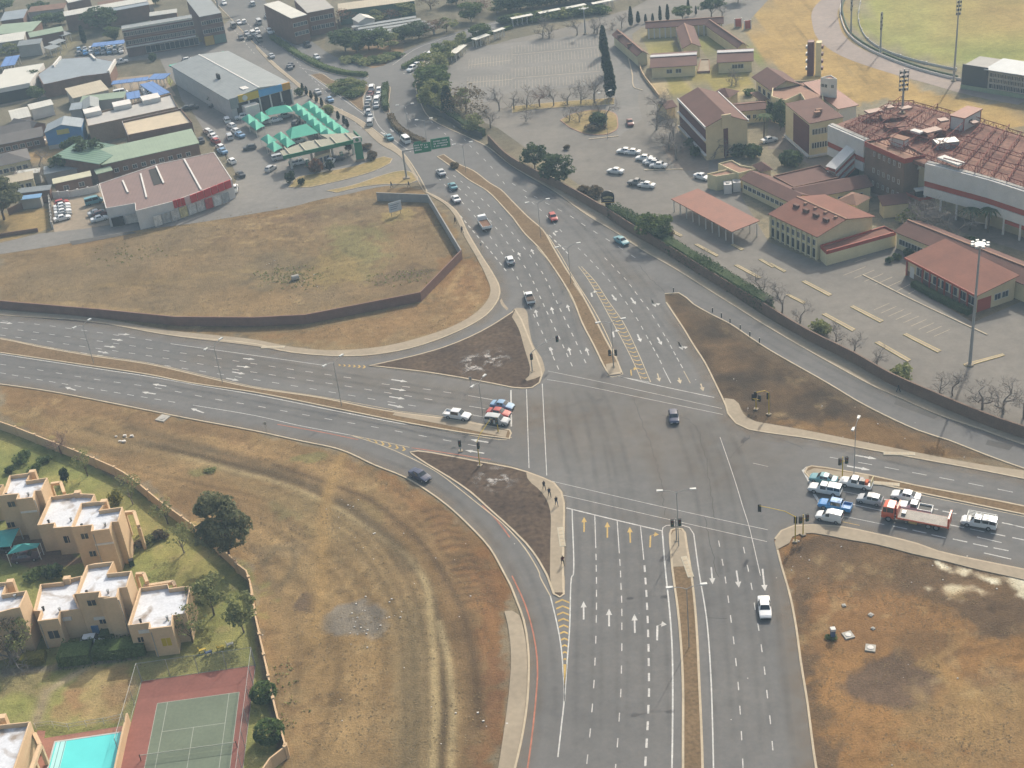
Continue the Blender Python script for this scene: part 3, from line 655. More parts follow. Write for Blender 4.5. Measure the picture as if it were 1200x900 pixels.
def dashes_at(s,ln=1.5,wd=.13,m=None):          # one dash centred on each surveyed point
    pts = [Vector((p.x,p.y,0)) for p in GW(s)]
    for i,p in enumerate(pts):
        dd = (pts[min(i+1,len(pts)-1)]-pts[max(i-1,0)]).normalized()*ln/2; sub = [p-dd,p+dd]
        (m or mw).ribbon(off(sub,-wd/2),off(sub,wd/2),ZM)
def arrow(s,kind='s',m=None,wd=.22):
    a,c = GW(s); d_ = (c-a); L = d_.length; d_ = d_/L; nrm = Vector((-d_.y,d_.x,0)); m = m or mw
    q = lambda u,v: tuple(a+d_*u+nrm*v)[:2]+(ZM+.002,)
    if kind == 's':
        m.face([q(0,wd/2),q(0,-wd/2),q(L-1.3,-wd/2),q(L-1.3,wd/2)]); m.face([q(L-1.3,.42),q(L-1.3,-.42),q(L,0)])
    else:
        g = -1 if kind == 'r' else 1
        f = [[q(0,wd/2),q(0,-wd/2),q(L-.55,-wd/2),q(L-.55,wd/2)],[q(L-.55,wd/2),q(L-.55,-wd/2),q(L,g*.5+.15*g),q(L-.28,g*.55)],[q(L-.75,g*.5),q(L+.35,g*.62),q(L-.3,g*1.25)]]
        for x in f:
            x = [Vector(p) for p in x]
            if (x[1]-x[0]).cross(x[2]-x[0]).z < 0: x = x[::-1]
            m.face(x)
# west leg
dashed('t01 10,605 150,618 430,655 770,705'); solid('t01 800,712 1200,768 t11 330,815'); dashed('t01 10,638 180,660 620,722 1120,795 t11 70,818 310,853 560,890'); dashed('t01 0,671 370,722 740,775 1070,828 t11 190,875 t12 355,0 580,36 890,85'); dashed('t01 0,703 270,738 670,798 1160,875 t12 120,0 400,47 700,97 880,125')
dashed('t12 590,0 830,30 960,50 1050,60'); solid('t12 1000,105 1075,117'); solid('t12 1010,145 1070,156'); solid('t12 995,55 1110,75')
dashed('t01 0,808 170,833 440,878 t02 740,20 1025,75 1180,100 t12 65,115 320,162 595,210 880,263 1080,300 1190,320',1.6,3.2); dashed('t01 0,848 150,875 t02 330,5 520,37 870,95',1.6,1.6)
solid('t02 905,100 1200,150 t12 200,195 440,240'); solid('t12 440,240 580,268 720,298',m=mc); solid('t12 440,240 580,285 720,345 850,415 950,490 1050,570 1150,650 t22 0,700 60,770 130,890 t23 130,0 180,95',.16,mc)
solid('t01 0,683 200,723 430,763 700,803 1050,882 t12 0,15 300,60 640,122',.12,mc); solid('t12 640,125 900,158 1190,216',.12,mc); solid('t01 0,760 300,806 700,866 900,902 t12 0,52 400,132 700,190 1000,240',.18); solid('t12 700,190 1000,240 1170,262 1200,250',.14,mc)
for s in ('t01 555,667 610,669','t01 525,691 578,697','t01 490,723 545,729','t01 460,748 510,757','t01 1140,781 1195,786','t01 1110,817 1175,823','t01 1088,844 1150,855','t01 1060,874 1120,885','t12 630,22 705,33','t12 625,60 700,72','t12 620,97 695,112','t01 0,612 60,618','t11 635,880 710,891'): arrow(s,wd=.3)
for s in ('t02 355,30 305,15','t02 730,48 665,38','t02 955,136 895,115','t02 780,11 715,1','t12 1090,275 1005,261','t12 1070,326 980,311'): arrow(s,wd=.3)
solid('t22 68,25 80,395'); solid('t22 142,0 163,430'); solid('t12 1195,30 1197,200',.25)
# west gore, yellow chevrons
def chevrons(l,r,n,m,lead=.9,wd=.32,inset=.15):
    A = resamp(spl(GW(l),1),n+2); B = resamp(spl(GW(r),1),n+2)
    for i in range(1,n+1):
        a,c = A[i],B[i]; t = ((A[min(i+1,n+1)]-A[i-1])+(B[min(i+1,n+1)]-B[i-1])).normalized()
        a,c = a.lerp(c,inset),c.lerp(a,inset); mid = a.lerp(c,.5)+t*lead*(c-a).length*.4
        for p,q in ((a,mid),(mid,c)):
            f = [p,q,q+t*wd,p+t*wd]; f = [Vector((x.x,x.y,ZM)) for x in f]
            if (f[1]-f[0]).cross(f[3]-f[0]).z < 0: f = f[::-1]
            m.face(f)
chevrons('t12 445,242 560,262 718,298','t12 470,250 580,288 716,326',7,my,.9,.4)
chevrons('t11 360,805 440,808 525,812','t11 365,815 440,824 520,832',6,my,.8,.35)
# south leg
solid('t22 282,590 285,900 t23 282,0 270,250 255,450 246,590',.17); solid('t23 180,95 210,220 230,330 240,450 246,560 232,700 215,850',.17)
chevrons('t23 190,95 212,220 232,335 243,420','t23 280,95 270,240 262,340 254,420',10,my,-.8,.35,.1)
f = GW('t23 240,415 257,415 246,560'); my.face([(p.x,p.y,ZM) for p in (f[0],f[2],f[1])])
solid('t22 388,615 393,770'); solid('t22 493,640 503,795'); solid('t22 602,665 618,825')
dashes_at('t22 394,812 395,865 t23 396,22 396,82 396,143 395,203 393,300 389,403 384,508 376,620 366,737 353,860'); dashes_at('t22 506,838 509,892 t23 511,50 514,110 515,172 515,237 515,335 513,440 510,550 503,663 495,783 485,905')
dashes_at('t22 622,867 t23 626,25 630,83 633,143 636,205 638,270 640,338 641,405 642,475 642,548 639,626 636,703 631,785 626,870',wd=.26)
solid('p 776,622 780,670 785.5,725 788,770 788,870 786,960',.2); solid('p 776,623 777,618.5 781,616 790,615.5 800,616 808,618.5 813,626',.14); solid('p 813,626 819,670 828,725 833,792 835.5,870 837,960',.17)
for s in ('t23 336,205 336,120','t23 455,237 455,155','t23 576,268 574,180'): arrow(s)
arrow('t23 680,303 682,222','r',wd=.26); arrow('t22 647,767 650,702','r',my)
for s in ('t22 338,695 338,625','t22 447,722 447,648','t22 555,745 552,672'): arrow(s,'s',my)
for s in ('p 833.5,665 835.2,685','p 863,669 866,689','p 893.5,667 896.5,693'): arrow(s)
dashes_at('t22 971,750 987,837 t23 1001,20 1014,110 1026,203 1039,303 1050,405 1061,517 1069,630 1076,750 1082,880'); dashes_at('t22 1088,780 1106,865 t23 1123,50 1138,143 1155,240 1170,340 1184,445 1196,555 t33 10,675 21,797')
solid('t22 255,582 480,637 705,690',.22); solid('t22 180,455 600,553 900,620 1200,685',.1); solid('t22 240,522 700,628 1195,740',.1); solid('t22 975,250 1010,350 1050,470 1080,570 1110,665 1165,900',.1)
# north leg
solid('p 642,435 712,449.5 760,460 846,479',.1); solid('p 641,445 672,450 760,468 847,486',.1); solid('p 725,441 762,450 837,466',.16); solid('t22 1130,372 1200,388',.08)
solid('t21 117,260 200,362 275,492 330,610 420,800',.15,mc); solid('t21 165,200 230,300 290,405 370,530 440,660 520,855',.15,mc)
nL = spl(GW('p 640,440 622,398 605,362 590,325 565,285 540,250 516,225 496,200 475,180'),2); nRR = spl(GW('p 704,425 682,380 650,317 629,290 600,256 570,226 530,198 511,184'),2)
n_ = 120; nL = resamp(nL,n_); nRR = resamp(nRR,n_)
for fr_ in (.25,.5,.75):
    pl = [a.lerp(c,fr_) for a,c in zip(nL,nRR)]; Lp = plen(pl); t = 1
    while t < Lp*.86:
        sub = [at_len(pl,t),at_len(pl,t+1.5)]; mw.ribbon(off(sub,-.08),off(sub,.08),ZM); t += 3.6 if t < 40 else 4.5
dashed('t11 940,90 1010,175 1100,280 1200,405',1.6,1.6,.2)
for s in ('t21 118,585 110,552','t21 194,572 184,540','t21 270,560 258,528','t21 190,765 180,727','t21 275,765 265,728','t21 360,767 347,730','t21 40,303 28,283','t21 102,292 90,268'): arrow(s)
dashes_at('t21 315,268 345,297 372,325 400,355 428,385 455,415 483,450 510,485 537,522 560,558 587,597 610,637 633,680 650,708 665,738 682,768 697,798'); solid('t21 708,825 745,897')
dashes_at('t21 440,315 472,347 500,377 530,408 556,440 582,475 608,510 637,547 662,585 688,627 712,668 730,697 746,727 762,757 778,787 795,817'); solid('t21 805,840 836,897',m=mc)
dashes_at('t21 180,208 203,231 223,250 241,267 258,285',wd=.22); dashed('t21 60,20 150,100 260,215',1.5,3); dashed('t20 0,860 t21 165,55 260,105 360,170 460,232 560,297 640,350',1.8,3.5); dashed('t10 900,560 1000,680 1100,780 t21 0,10',1.8,4)
for s in ('t21 468,482 490,512','t21 558,497 580,528','t21 588,668 605,705','t21 682,683 702,718','t21 655,508 674,540','t21 780,705 800,742'): arrow(s,wd=.3)
for s in ('t21 376,492 370,468','t21 478,682 472,650','t21 205,205 190,188'): arrow(s,'r',wd=.32)
for s in ('t21 682,852 692,890','t21 782,872 790,900','t22 885,0 897,35'): arrow(s,'s',mc)
arrow('t21 560,862 556,828','r',my); arrow('t21 655,508 668,532','l',wd=.3); arrow('t21 780,705 795,735','l',wd=.3)
solid('t21 312,350 350,400 400,480 460,590 520,700 570,800 605,880',.14,mc); solid('t21 325,350 390,420 450,510 520,610 580,730 650,892',.14,mc)
chevrons('t21 318,350 350,398 402,480 462,590 522,700 572,800 607,885','t21 325,352 388,420 448,510 518,610 578,730 645,890',30,my,.8,.3,.08)
solid('t21 445,858 470,868 500,862 520,855',.14,mc); solid('t21 500,865 645,893',.14)
# east leg
dashes_at('t32 322,350 455,374 580,397 710,422 838,446 974,473 1112,501',2.2); dashes_at('t32 1250,528 1390,558',2.2); solid('t32 520,437 700,475 1000,537 1200,577',.12,mc)
arrow('t32 410,335 510,353',wd=.32); arrow('t32 370,385 480,405',wd=.32)
solid('t32 395,565 545,597',.16); solid('t32 350,620 545,660',.12); solid('t32 340,645 430,664',.12,my); dashes_at('t32 570,546 765,584 850,603 1130,658 1180,670',2.0,.2); dashes_at('t32 620,674 710,693 800,715 900,735 995,757 1092,776',2.0,.2); dashes_at('t32 885,668 980,687 1078,707 1180,728',2.0,.2)
solid('t32 980,718 1095,745',.16); solid('t32 1012,793 1140,822',.18); solid('t32 330,500 480,530',.12); solid('t32 720,522 900,560 1200,622',.12,mc)
solid('t32 165,403 205,475',.5); solid('t32 215,515 243,560',.4); solid('t32 165,403 180,390 200,387 270,393',.14)
# north junction
solid('t10 250,350 400,460 510,540',.16); dashed('t10 0,100 130,215 200,300 280,385 395,495',1.7,2.4); solid('t10 450,540 560,625 690,720',.16); solid('t10 545,395 515,430 505,480 510,535',.14); solid('t10 565,420 548,470 550,530 575,590 640,650 725,712',.14)
dashed('t10 400,510 470,580 600,680',1.7,3); solid('t10 200,315 330,345 480,350',.12); solid('t10 480,390 530,365',.14); solid('t10 690,345 770,350',.3); dashed('t10 0,195 60,240',1.6,2)
for s in ('t10 585,620 608,632','t10 630,605 645,620'): arrow(s,wd=.4)
dashed('t00 1080,120 1200,260',1.6,2.5,.2); dashed('t00 1150,100 1200,150',1.6,2.5,.2); dashed('t10 740,275 850,212 1000,165 1200,100',2,4,.2); solid('t10 640,305 760,225 950,158 1200,86',.16); dashed('t10 800,300 860,258 1010,208 1190,150',2,4,.18); dashed('t10 820,570 900,640 960,700',1.6,4,.16); dashed('t10 700,500 720,560 790,620',1.6,4,.16)
# parking bays
for (a,c,e,n,wd) in (('t31 170,300 290,240','t31 440,340 560,300',0,6,.1),('t31 330,400 560,310','t31 700,500 800,440',0,7,.1),('t31 480,560 640,490','t31 800,700 960,630',0,9,.09)):
    a = GW(a); c = GW(c)
    for k in range(n):
        p = a[0].lerp(c[0],k/n); q = a[1].lerp(c[1],k/n); p,q = p.lerp(q,.1),p.lerp(q,.55); sub = [p,q]; mc.ribbon(off(sub,-wd/2),off(sub,wd/2),.02)
for (l,r,n,rows) in (('t20 0,210 0,425','t20 395,170 420,395',26,((.03,.2),(.28,.46),(.54,.72),(.8,.97))),('t10 1000,270 990,430','t10 1200,240 1200,420',14,((.05,.35),(.6,.9)))):
    l = GW(l); r = GW(r)
    for k in range(n+1):
        p = l[0].lerp(r[0],k/n); q = l[1].lerp(r[1],k/n)
        for u,v in rows: sub = [p.lerp(q,u),p.lerp(q,v)]; mc.ribbon(off(sub,-.03),off(sub,.03),.0235)
    for u in (.24,.75):
        sub = [l[0].lerp(l[1],u),r[0].lerp(r[1],u)]; mc.ribbon(off(sub,-.1),off(sub,.1),.0235)
mw.build('road_markings',WHITE,kind='structure'); my.build('road_markings',YELL,kind='structure'); mc.build('road_markings',CREAMP,kind='structure')
rd = MB()
for s in ('t23 0,0 60,130 100,270 118,390 120,460 108,620 90,780 72,910','t12 480,262 300,225 100,190','t12 1060,570 1130,640 1190,720','t12 730,300 900,325 1100,355'):
    pl = spl(GW(s),2); rd.ribbon(off(pl,-.1),off(pl,.1),.0505)
rd.build('red_soil_line',mat('red_soil',(.33,.13,.08),.95,.3,.8,var2=.2),kind='structure')
# ------------------------------------------------------------------ buildings
MAROON = stripe_mat('maroon_tiles',(.118,.056,.043),.45,.25,'Y',.85,var=.16,scale=.25)
MAROON2 = stripe_mat('red_tiles',(.165,.064,.042),.45,.22,'Y',.85,var=.16,scale=.25)
PINKROOF = mat('pink_flat_roof',(.245,.135,.09),.85,.15,.3,var2=.08)
REDROOF = stripe_mat('red_sheeting',(.20,.066,.037),.8,.22,'X',.6,var=.14)
CREAMW = mat('cream_wall',(.60,.51,.31),.85,.08,.4,var2=.05)
TANW = mat('tan_plaster',(.54,.43,.26),.85,.08,.4,var2=.05)
TANW2 = mat('tan_plaster_flats',(.56,.40,.25),.85,.07,.35,var2=.05)
BRICK = mat('red_brick',(.18,.105,.075),.9,.15,.5,var2=.12)
BROWNBRICK = mat('brown_brick',(.175,.115,.082),.9,.12,.5,var2=.14)
WHITEW = mat('white_wall',(.58,.55,.51),.8,.08,.4,var2=.05)
GREYW = mat('grey_wall',(.34,.32,.29),.85,.1,.4,var2=.05)
REDP = mat('red_paint',(.33,.06,.035),.6,.1,.5)
DKRED = stripe_mat('dark_red_panel',(.11,.025,.028),.9,.4,'Z',.5)
GREYROOF = stripe_mat('grey_sheeting',(.215,.23,.23),.9,.16,'X',.5,var=.12)
BLUEGREY = stripe_mat('bluegrey_sheeting',(.22,.25,.275),.9,.16,'X',.5,var=.12)
WHITEROOF = stripe_mat('pale_sheeting',(.52,.50,.44),.9,.14,'X',.5,var=.08)
TANROOF = stripe_mat('tan_sheeting',(.42,.36,.26),.9,.14,'X',.6,var=.1)
GREENROOF = stripe_mat('green_sheeting',(.13,.215,.15),1.2,.45,'X',.5,col2=(.07,.13,.10),width=.4)
PALEGREEN = stripe_mat('pale_green_sheeting',(.24,.30,.21),.9,.14,'X',.5)
DARKROOF = stripe_mat('dark_tiles',(.105,.095,.09),.5,.2,'Y',.8,var=.15)
PURPROOF = stripe_mat('plum_sheeting',(.18,.115,.10),1.0,.2,'X',.55,var=.12)
ROOFWHITE = mat('silver_roof_coat',(.50,.51,.54),.55,.1,.35,.4,col2=(.62,.63,.65),var2=.1)
def stained(m):
    t = m.node_tree; b = t.nodes['Principled BSDF']; src = b.inputs['Base Color'].links[0].from_socket; N = t.nodes.new; L = t.links.new
    tc = N('ShaderNodeTexCoord'); n = N('ShaderNodeTexNoise'); n.inputs['Scale'].default_value = .33; n.inputs['Detail'].default_value = 7; n.inputs['Distortion'].default_value = .6
    L(tc.outputs['Object'],n.inputs['Vector']); r = N('ShaderNodeMapRange'); r.inputs[1].default_value = .5; r.inputs[2].default_value = .66; L(n.outputs['Fac'],r.inputs[0])
    x = N('ShaderNodeMix'); x.data_type = 'RGBA'; L(r.outputs[0],x.inputs[0]); L(src,x.inputs[6]); x.inputs[7].default_value = (.27,.22,.18,1); L(x.outputs[2],b.inputs['Base Color'])
stained(ROOFWHITE)
GLASS = mat('window_glass',(.035,.04,.05),.12,0,spec=.6)
DARKOPEN = mat('dark_interior',(.03,.027,.025),.9,.2)
WFRAME = mat('window_frame',(.55,.53,.48),.6,.05)
DOORM = mat('door_wood',(.14,.07,.04),.6,.1)
GREENP = mat('green_canvas',(.085,.40,.28),.7,.08,.8)
GREENF = mat('green_fascia',(.02,.17,.085),.5,.06)
BLUEC = stripe_mat('blue_canvas',(.10,.19,.40),2.4,.35,'X',.7)
STEEL = mat('galvanised_steel',(.30,.31,.31),.45,.08,metal=.3)
PTS = {}
WM = {}
def wmesh(w,h,fr,gl,bars):
    k = (round(w,2),round(h,2),fr.name,gl.name,bars)
    if k not in WM:
        a = MB(); e = .09
        a.box(-w/2-e,-w/2,-.06,.02,-e,h+e); a.box(w/2,w/2+e,-.06,.02,-e,h+e); a.box(-w/2,w/2,-.058,.02,-e,0); a.box(-w/2,w/2,-.058,.02,h,h+e)
        for i in range(1,bars): x = -w/2+w*i/bars; a.box(x-.03,x+.03,-.05,.02,0,h)
        c = MB(); c.box(-w/2,w/2,-.03,.02,0,h)
        WM[k] = (a.mesh('window',fr),c.mesh('pane',gl))
    return WM[k]
def ledge(root,i):
    p = PTS[root.name]; return Vector((*p[i],0)),Vector((*p[(i+1) % len(p)],0))
def wins(root,i,n,z,w,h,a=.08,c=.92,fr=None,gl=None,bars=2,name='window',pane=True,out=0):
    p,q = ledge(root,i); d = q-p; L = d.length; d.normalize(); ang = math.atan2(d.y,d.x)
    wm,gm = wmesh(w,h,fr or WFRAME,gl or GLASS,bars)
    for k in range(n):
        t = a+(c-a)*((k+.5)/n); o = bpy.data.objects.new(name,wm); C.objects.link(o); o.parent = root
        o.location = (p+d*(L*t)+Vector((d.y,-d.x,0))*out)[:2]+(z,); o.rotation_euler = (0,0,ang)
        if pane: g = bpy.data.objects.new('pane',gm); C.objects.link(g); g.parent = o
def panel(root,i,a,c,z0,z1,m,name,out=.06,label=None,parent=None):
    p,q = ledge(root,i); d = q-p; L = d.length; d.normalize(); n = Vector((d.y,-d.x,0)); b = MB()
    x0,x1 = p+d*(L*a),p+d*(L*c)
    b.prism([x0-n*.02,x1-n*.02,x1+n*out,x0+n*out],z0,z1,bottom=True); return b.build(name,m,parent or root,label=label)
def door(root,i,t,w=1,h=2.1,m=None):
    p,q = ledge(root,i); L = (q-p).length; o = panel(root,i,t-w/2/L,t+w/2/L,.02,h,m or DOORM,'door',.05); return o
def blk(label,s,h,wall,roof,par=.45,cat='building',name='building',group=None,inset=0):
    pts = [Vector((p.x,p.y,0)) for p in GW(s,h)]
    if area(pts) < 0: pts = pts[::-1]
    c = sum(pts,Vector())/len(pts); root = empty(name,c,label=label,cat=cat,group=group)
    pts = [p-c for p in pts]; PTS[root.name] = [(p.x,p.y) for p in pts]
    b = MB(); n = len(pts); ins = off(pts,.22,True)
    for i in range(n):
        a,d = pts[i],pts[(i+1) % n]; e,f = ins[(i+1) % n],ins[i]
        b.face([(a.x,a.y,-.05),(d.x,d.y,-.05),(d.x,d.y,h),(a.x,a.y,h)])
        b.face([(a.x,a.y,h),(d.x,d.y,h),(e.x,e.y,h),(f.x,f.y,h)])
        b.face([(e.x,e.y,h-par-.05),(f.x,f.y,h-par-.05),(f.x,f.y,h),(e.x,e.y,h)])
    b.build('wall',wall,root)
    r = MB(); r.poly(ins,h-par); r.build('roof',roof,root); return root
def rect(s,h):
    A,B,D = (Vector((p.x,p.y,0)) for p in GW(s,h)[:3])
    u = (B-A); L = u.length; u.normalize(); n = Vector((-u.y,u.x,0)); Wd = (D-A).dot(n)
    if Wd < 0: A,B = B,A; u = -u; n = -n; Wd = -Wd
    return A,math.atan2(u.y,u.x),L,Wd
def gab(label,s,h,ridge,ax,wall,roof,over=.45,cat='building',name='building',group=None,cap=None,group_=None,fas=None):
    A,an,L,Wd = rect(s,h); root = empty(name,A,an,label=label,cat=cat,group=group)
    o = over; P = [(o,o),(L-o,o),(L-o,Wd-o),(o,Wd-o)]; PTS[root.name] = P
    b = MB()
    rz = lambda x,y: (h+(ridge-h)*(1-abs(y-Wd/2)/(Wd/2)) if ax == 'x' else h+(ridge-h)*(1-abs(x-L/2)/(L/2)) if ax == 'y' else h+(ridge-h)*y/Wd if ax == 'm' else h)-.06
    for i in range(4):
        p,q = P[i],P[(i+1) % 4]; mid = ((p[0]+q[0])/2,(p[1]+q[1])/2)
        f = [(*p,-.05),(*q,-.05),(*q,rz(*q))]
        if ax in 'xy': f.append((*mid,rz(*mid)))
        b.face(f+[(*p,rz(*p))])
    b.build('wall',wall,root)
    r = MB(); t = .14
    if ax == 'h':                                # hipped
        k = min(L,Wd)/2
        rp = ((k,Wd/2),(L-k,Wd/2)) if L > Wd else ((L/2,k),(L/2,Wd-k))
        E_ = [(0,0),(L,0),(L,Wd),(0,Wd)]; r1,r2 = (*rp[0],ridge),(*rp[1],ridge); e = [(*p,h) for p in E_]
        if L > Wd: fs = [(e[0],e[1],r2,r1),(e[1],e[2],r2),(e[2],e[3],r1,r2),(e[3],e[0],r1)]
        else: fs = [(e[0],e[1],r1),(e[1],e[2],r2,r1),(e[2],e[3],r2),(e[3],e[0],r1,r2)]
        for f in fs: r.face(f)
        r.face([(*p,h-.02) for p in E_[::-1]])
        for i in range(4): p,q = E_[i],E_[(i+1) % 4]; r.face([(*p,h-.02),(*q,h-.02),(*q,h),(*p,h)])
    else:
        if ax == 'x': pr = [((0,0,h),(L,0,h),(L,Wd/2,ridge),(0,Wd/2,ridge)),((0,Wd/2,ridge),(L,Wd/2,ridge),(L,Wd,h),(0,Wd,h))]
        elif ax == 'y': pr = [((0,0,h),(L/2,0,ridge),(L/2,Wd,ridge),(0,Wd,h)),((L/2,0,ridge),(L,0,h),(L,Wd,h),(L/2,Wd,ridge))]
        else: pr = [((0,0,h),(L,0,h),(L,Wd,ridge),(0,Wd,ridge))]
        for f in pr:
            r.face([(x,y,z+t) for x,y,z in f]); r.face([(x,y,z) for x,y,z in f[::-1]])
            for i in range(4):
                p,q = f[i],f[(i+1) % 4]; r.face([p,q,(q[0],q[1],q[2]+t),(p[0],p[1],p[2]+t)])
    r.build('roof',roof,root)
    if cap:
        c = MB()
        if ax == 'x': c.box(-.05,L+.05,Wd/2-.2,Wd/2+.2,ridge+.1,ridge+.24)
        elif ax == 'y': c.box(L/2-.2,L/2+.2,-.05,Wd+.05,ridge+.1,ridge+.24)
        c.build('ridge_cap',cap,root)
    if fas:
        c = MB(); c.box(-.04,L+.04,-.06,.06,h-.28,h+t+.03)
        c.build('fascia',fas,root)
    root['_'] = 0; del root['_']
    return root,L,Wd
def part(root,name,m,fn,**k):
    b = MB(); fn(b); return b.build(name,m,root,**k)

# --- carport
def carport(label,s,h,roof,npost,drop=.5,group=None,depth=2,name='carport',post=None):
    A,an,L,Wd = rect(s,h); root = empty(name,A,an,label=label,cat='carport',group=group)
    b = MB(); f = [(0,0,h),(L,0,h),(L,Wd,h+drop),(0,Wd,h+drop)]
    b.face([(x,y,z+.15) for x,y,z in f]); b.face(f[::-1])
    for i in range(4): p,q = f[i],f[(i+1) % 4]; b.face([p,q,(q[0],q[1],q[2]+.15),(p[0],p[1],p[2]+.15)])
    b.build('roof',roof,root); pm = None
    for j in range(depth):
        y = .5+(Wd-1)*j/max(1,depth-1)
        for i in range(npost):
            x = .4+(L-.8)*i/(npost-1)
            if pm is None: q = MB(); q.box(-.09,.09,-.09,.09,0,h-.02); pm = q.mesh('post',post or WHITEW)
            o = bpy.data.objects.new('post',pm); C.objects.link(o); o.parent = root; o.location = (x,y,drop*(y/Wd) and 0)
    return root
carport('long open carport with a plain red sheet roof in the club car park','t21 745,35 1030,190 880,0',3.0,REDROOF,10)

# --- hall with ventilators
r,L,Wd = gab('two storey cream hall with a brown-red gable roof and four roof ventilators','t31 0,105 230,215 300,28',5.2,6.9,'x',CREAMW,MAROON2,cap=PINKROOF,name='hall')
p_,q_ = ledge(r,0)
for k in range(10):
    x = p_.x+(q_.x-p_.x)*k/9; part(r,'pilaster',CREAMW,lambda b: b.box(x-.22,x+.22,p_.y-.3,p_.y+.02,0,4.95))
wins(r,0,9,.3,(L-2)/9*.68,2.0,.0,1,gl=DARKOPEN,bars=1,name='window'); wins(r,0,9,3.0,(L-2)/9*.6,1.2,.0,1)
for k in range(4):
    x = L*(.2+.2*k); part(r,'roof_ventilator',MAROON,lambda b: b.box(x-.7,x+.7,Wd*.30,Wd*.30+.7,6.1,7.0))
    part(r,'vent_pipe',PINKROOF,lambda b: b.box(x+.5,x+1.1,Wd*.42,Wd*.46,6.6,7.15))
r = blk('low annex with a red parapet band on the end wall of the cream hall','t31 245,248 545,158 600,186 275,276',3.3,REDP,MAROON2,.35,name='annex')
panel(r,0,0,1,0,2.5,CREAMW,'lower_wall',.04); panel(r,1,0,1,0,2.5,CREAMW,'lower_wall',.04); panel(r,2,0,1,0,2.5,CREAMW,'lower_wall',.04); panel(r,3,0,1,0,2.5,CREAMW,'lower_wall',.04)
# --- hall with red door
r,L,Wd = gab('low hall with red pilasters and a wide red side door beside the tall mast','t31 640,310 980,490 820,245',3.7,5.0,'m',TANW,MAROON2,name='hall',fas=REDP)
panel(r,0,.0,1,0,1.1,BROWNBRICK,'brick_plinth',.04); wins(r,0,7,1.3,1.9,1.6,.13,.99,bars=2,out=.02)
p_,q_ = ledge(r,0)
for k in range(9):
    x = p_.x+(q_.x-p_.x)*(.13+.86*k/8 if k else 0); part(r,'pilaster',REDP,lambda b: b.box(x-.16,x+.16,p_.y-.24,p_.y+.02,0,3.6))
door(r,0,.075,1.2,2.4,WHITEW); door(r,1,.2,3.2,2.6,REDP); wins(r,1,2,1.3,1.4,1.2,.45,.85)
r,L,Wd = gab('long low gabled wing with pale ridge behind the hall with the red door','t31 590,188 1290,475 650,112',3.6,5.0,'x',CREAMW,MAROON,cap=PINKROOF,name='wing'); wins(r,0,4,1.2,1.6,1.1,.02,.2)
# --- club house cluster
r,L,Wd = gab('long low plum-roofed wing with a row of small windows beside the white tanks','z820,180,5.4545 255,165 585,322 350,100',3.2,4.4,'x',CREAMW,MAROON,name='wing'); wins(r,0,9,1.2,1.2,.9,.02,.85)
r,L,Wd = gab('low wing with a plum-brown tiled roof directly behind the hall with roof ventilators','z820,180,5.4545 640,300 1110,212 560,225',3.2,4.6,'x',CREAMW,MAROON,name='wing'); wins(r,0,6,1.2,1.2,.9)
blk('flat-topped inner block with a pale parapet among the tiled club house roofs','z820,180,5.4545 470,140 770,70 890,150 600,212',3.9,PINKROOF,MAROON,.3)
gab('small hipped roof block at the corner of the club house by the striped stairs','z820,180,5.4545 870,300 1000,335 960,240',3.3,4.6,'h',CREAMW,PINKROOF)
gab('small brown-roofed link between the club house and the grandstand','z960,100,5 370,710 540,690 470,655',3.0,3.8,'m',CREAMW,MAROON)
r = blk('small flat-roofed cream block with a pink roof at the near corner beside the tanks','z820,180,5.4545 48,128 185,97 245,122 105,145',3.6,CREAMW,PINKROOF,.35)
blk('flat pink-roofed service block with stepped red parapet behind the tanks','z820,180,5.4545 118,62 205,40 262,72 370,92 250,124 190,97',3.9,CREAMW,PINKROOF,.35)
r,L,Wd = gab('little square pavilion with a brown pyramid roof beside the service block','z820,180,5.4545 385,118 470,102 365,68',4.0,5.2,'h',CREAMW,MAROON); wins(r,0,1,2.2,.8,.8)
for s_,l_ in (('z820,180,5.4545 155,200 205,197 160,190','pale boxy water tank, left of the two beside the pink-roofed block'),('z820,180,5.4545 212,187 262,184 215,176','pale boxy water tank, right of the two beside the pink-roofed block')):
    A,an,L,Wd = rect(s_,2.3); e = empty('water_tank',A,an,label=l_,cat='tank',group='water tanks by the service block')
    part(e,'tank_body',WHITEW,lambda b: b.box(0,L,0,2.2,0,2.3)); part(e,'lid',GREYW,lambda b: b.lathe([(.5,2.3),(.5,2.45),(.3,2.5)],10,c=(L/2,1.1,0)))
# --- tan office block
Zb = 'z780,60,6.428 '
r,L,Wd = gab('tall tan office block with a plum gable roof and two dark red window bands',Zb+'92,362 300,578 405,322',8.4,10.6,'x',TANW,MAROON,.15,name='office_block')
for z0,z1,c in ((5.4,7.7,.99),(1.6,4.2,.99)):
    panel(r,0,.02,c,z0,z1,DKRED,'window_band',.05)
    panel(r,0,.0,1,z0-.45,z0-.02,WHITEW,'sill_band',.5)
panel(r,1,.42,.53,.3,8.9,DKRED,'stair_window',.06)
part(r,'parapet',TANW,lambda b: b.box(L-.35,L+.1,Wd*.38,Wd*.6,7.5,10.9))
part(r,'gutter',WHITEW,lambda b: (b.box(-.1,L+.1,-.2,.06,8.2,8.75),b.box(-.1,L+.1,Wd-.06,Wd+.2,8.2,8.75)))
gab('plum hipped roof annex at the back of the tan office block',Zb+'330,330 480,350 270,262',5.0,6.4,'h',TANW,MAROON)
r,L,Wd = gab('single storey cream link with a plum roof right of the tan office block',Zb+'530,460 770,437 500,398',3.4,4.2,'x',CREAMW,MAROON,cap=PINKROOF); wins(r,0,4,1.2,.8,.9)
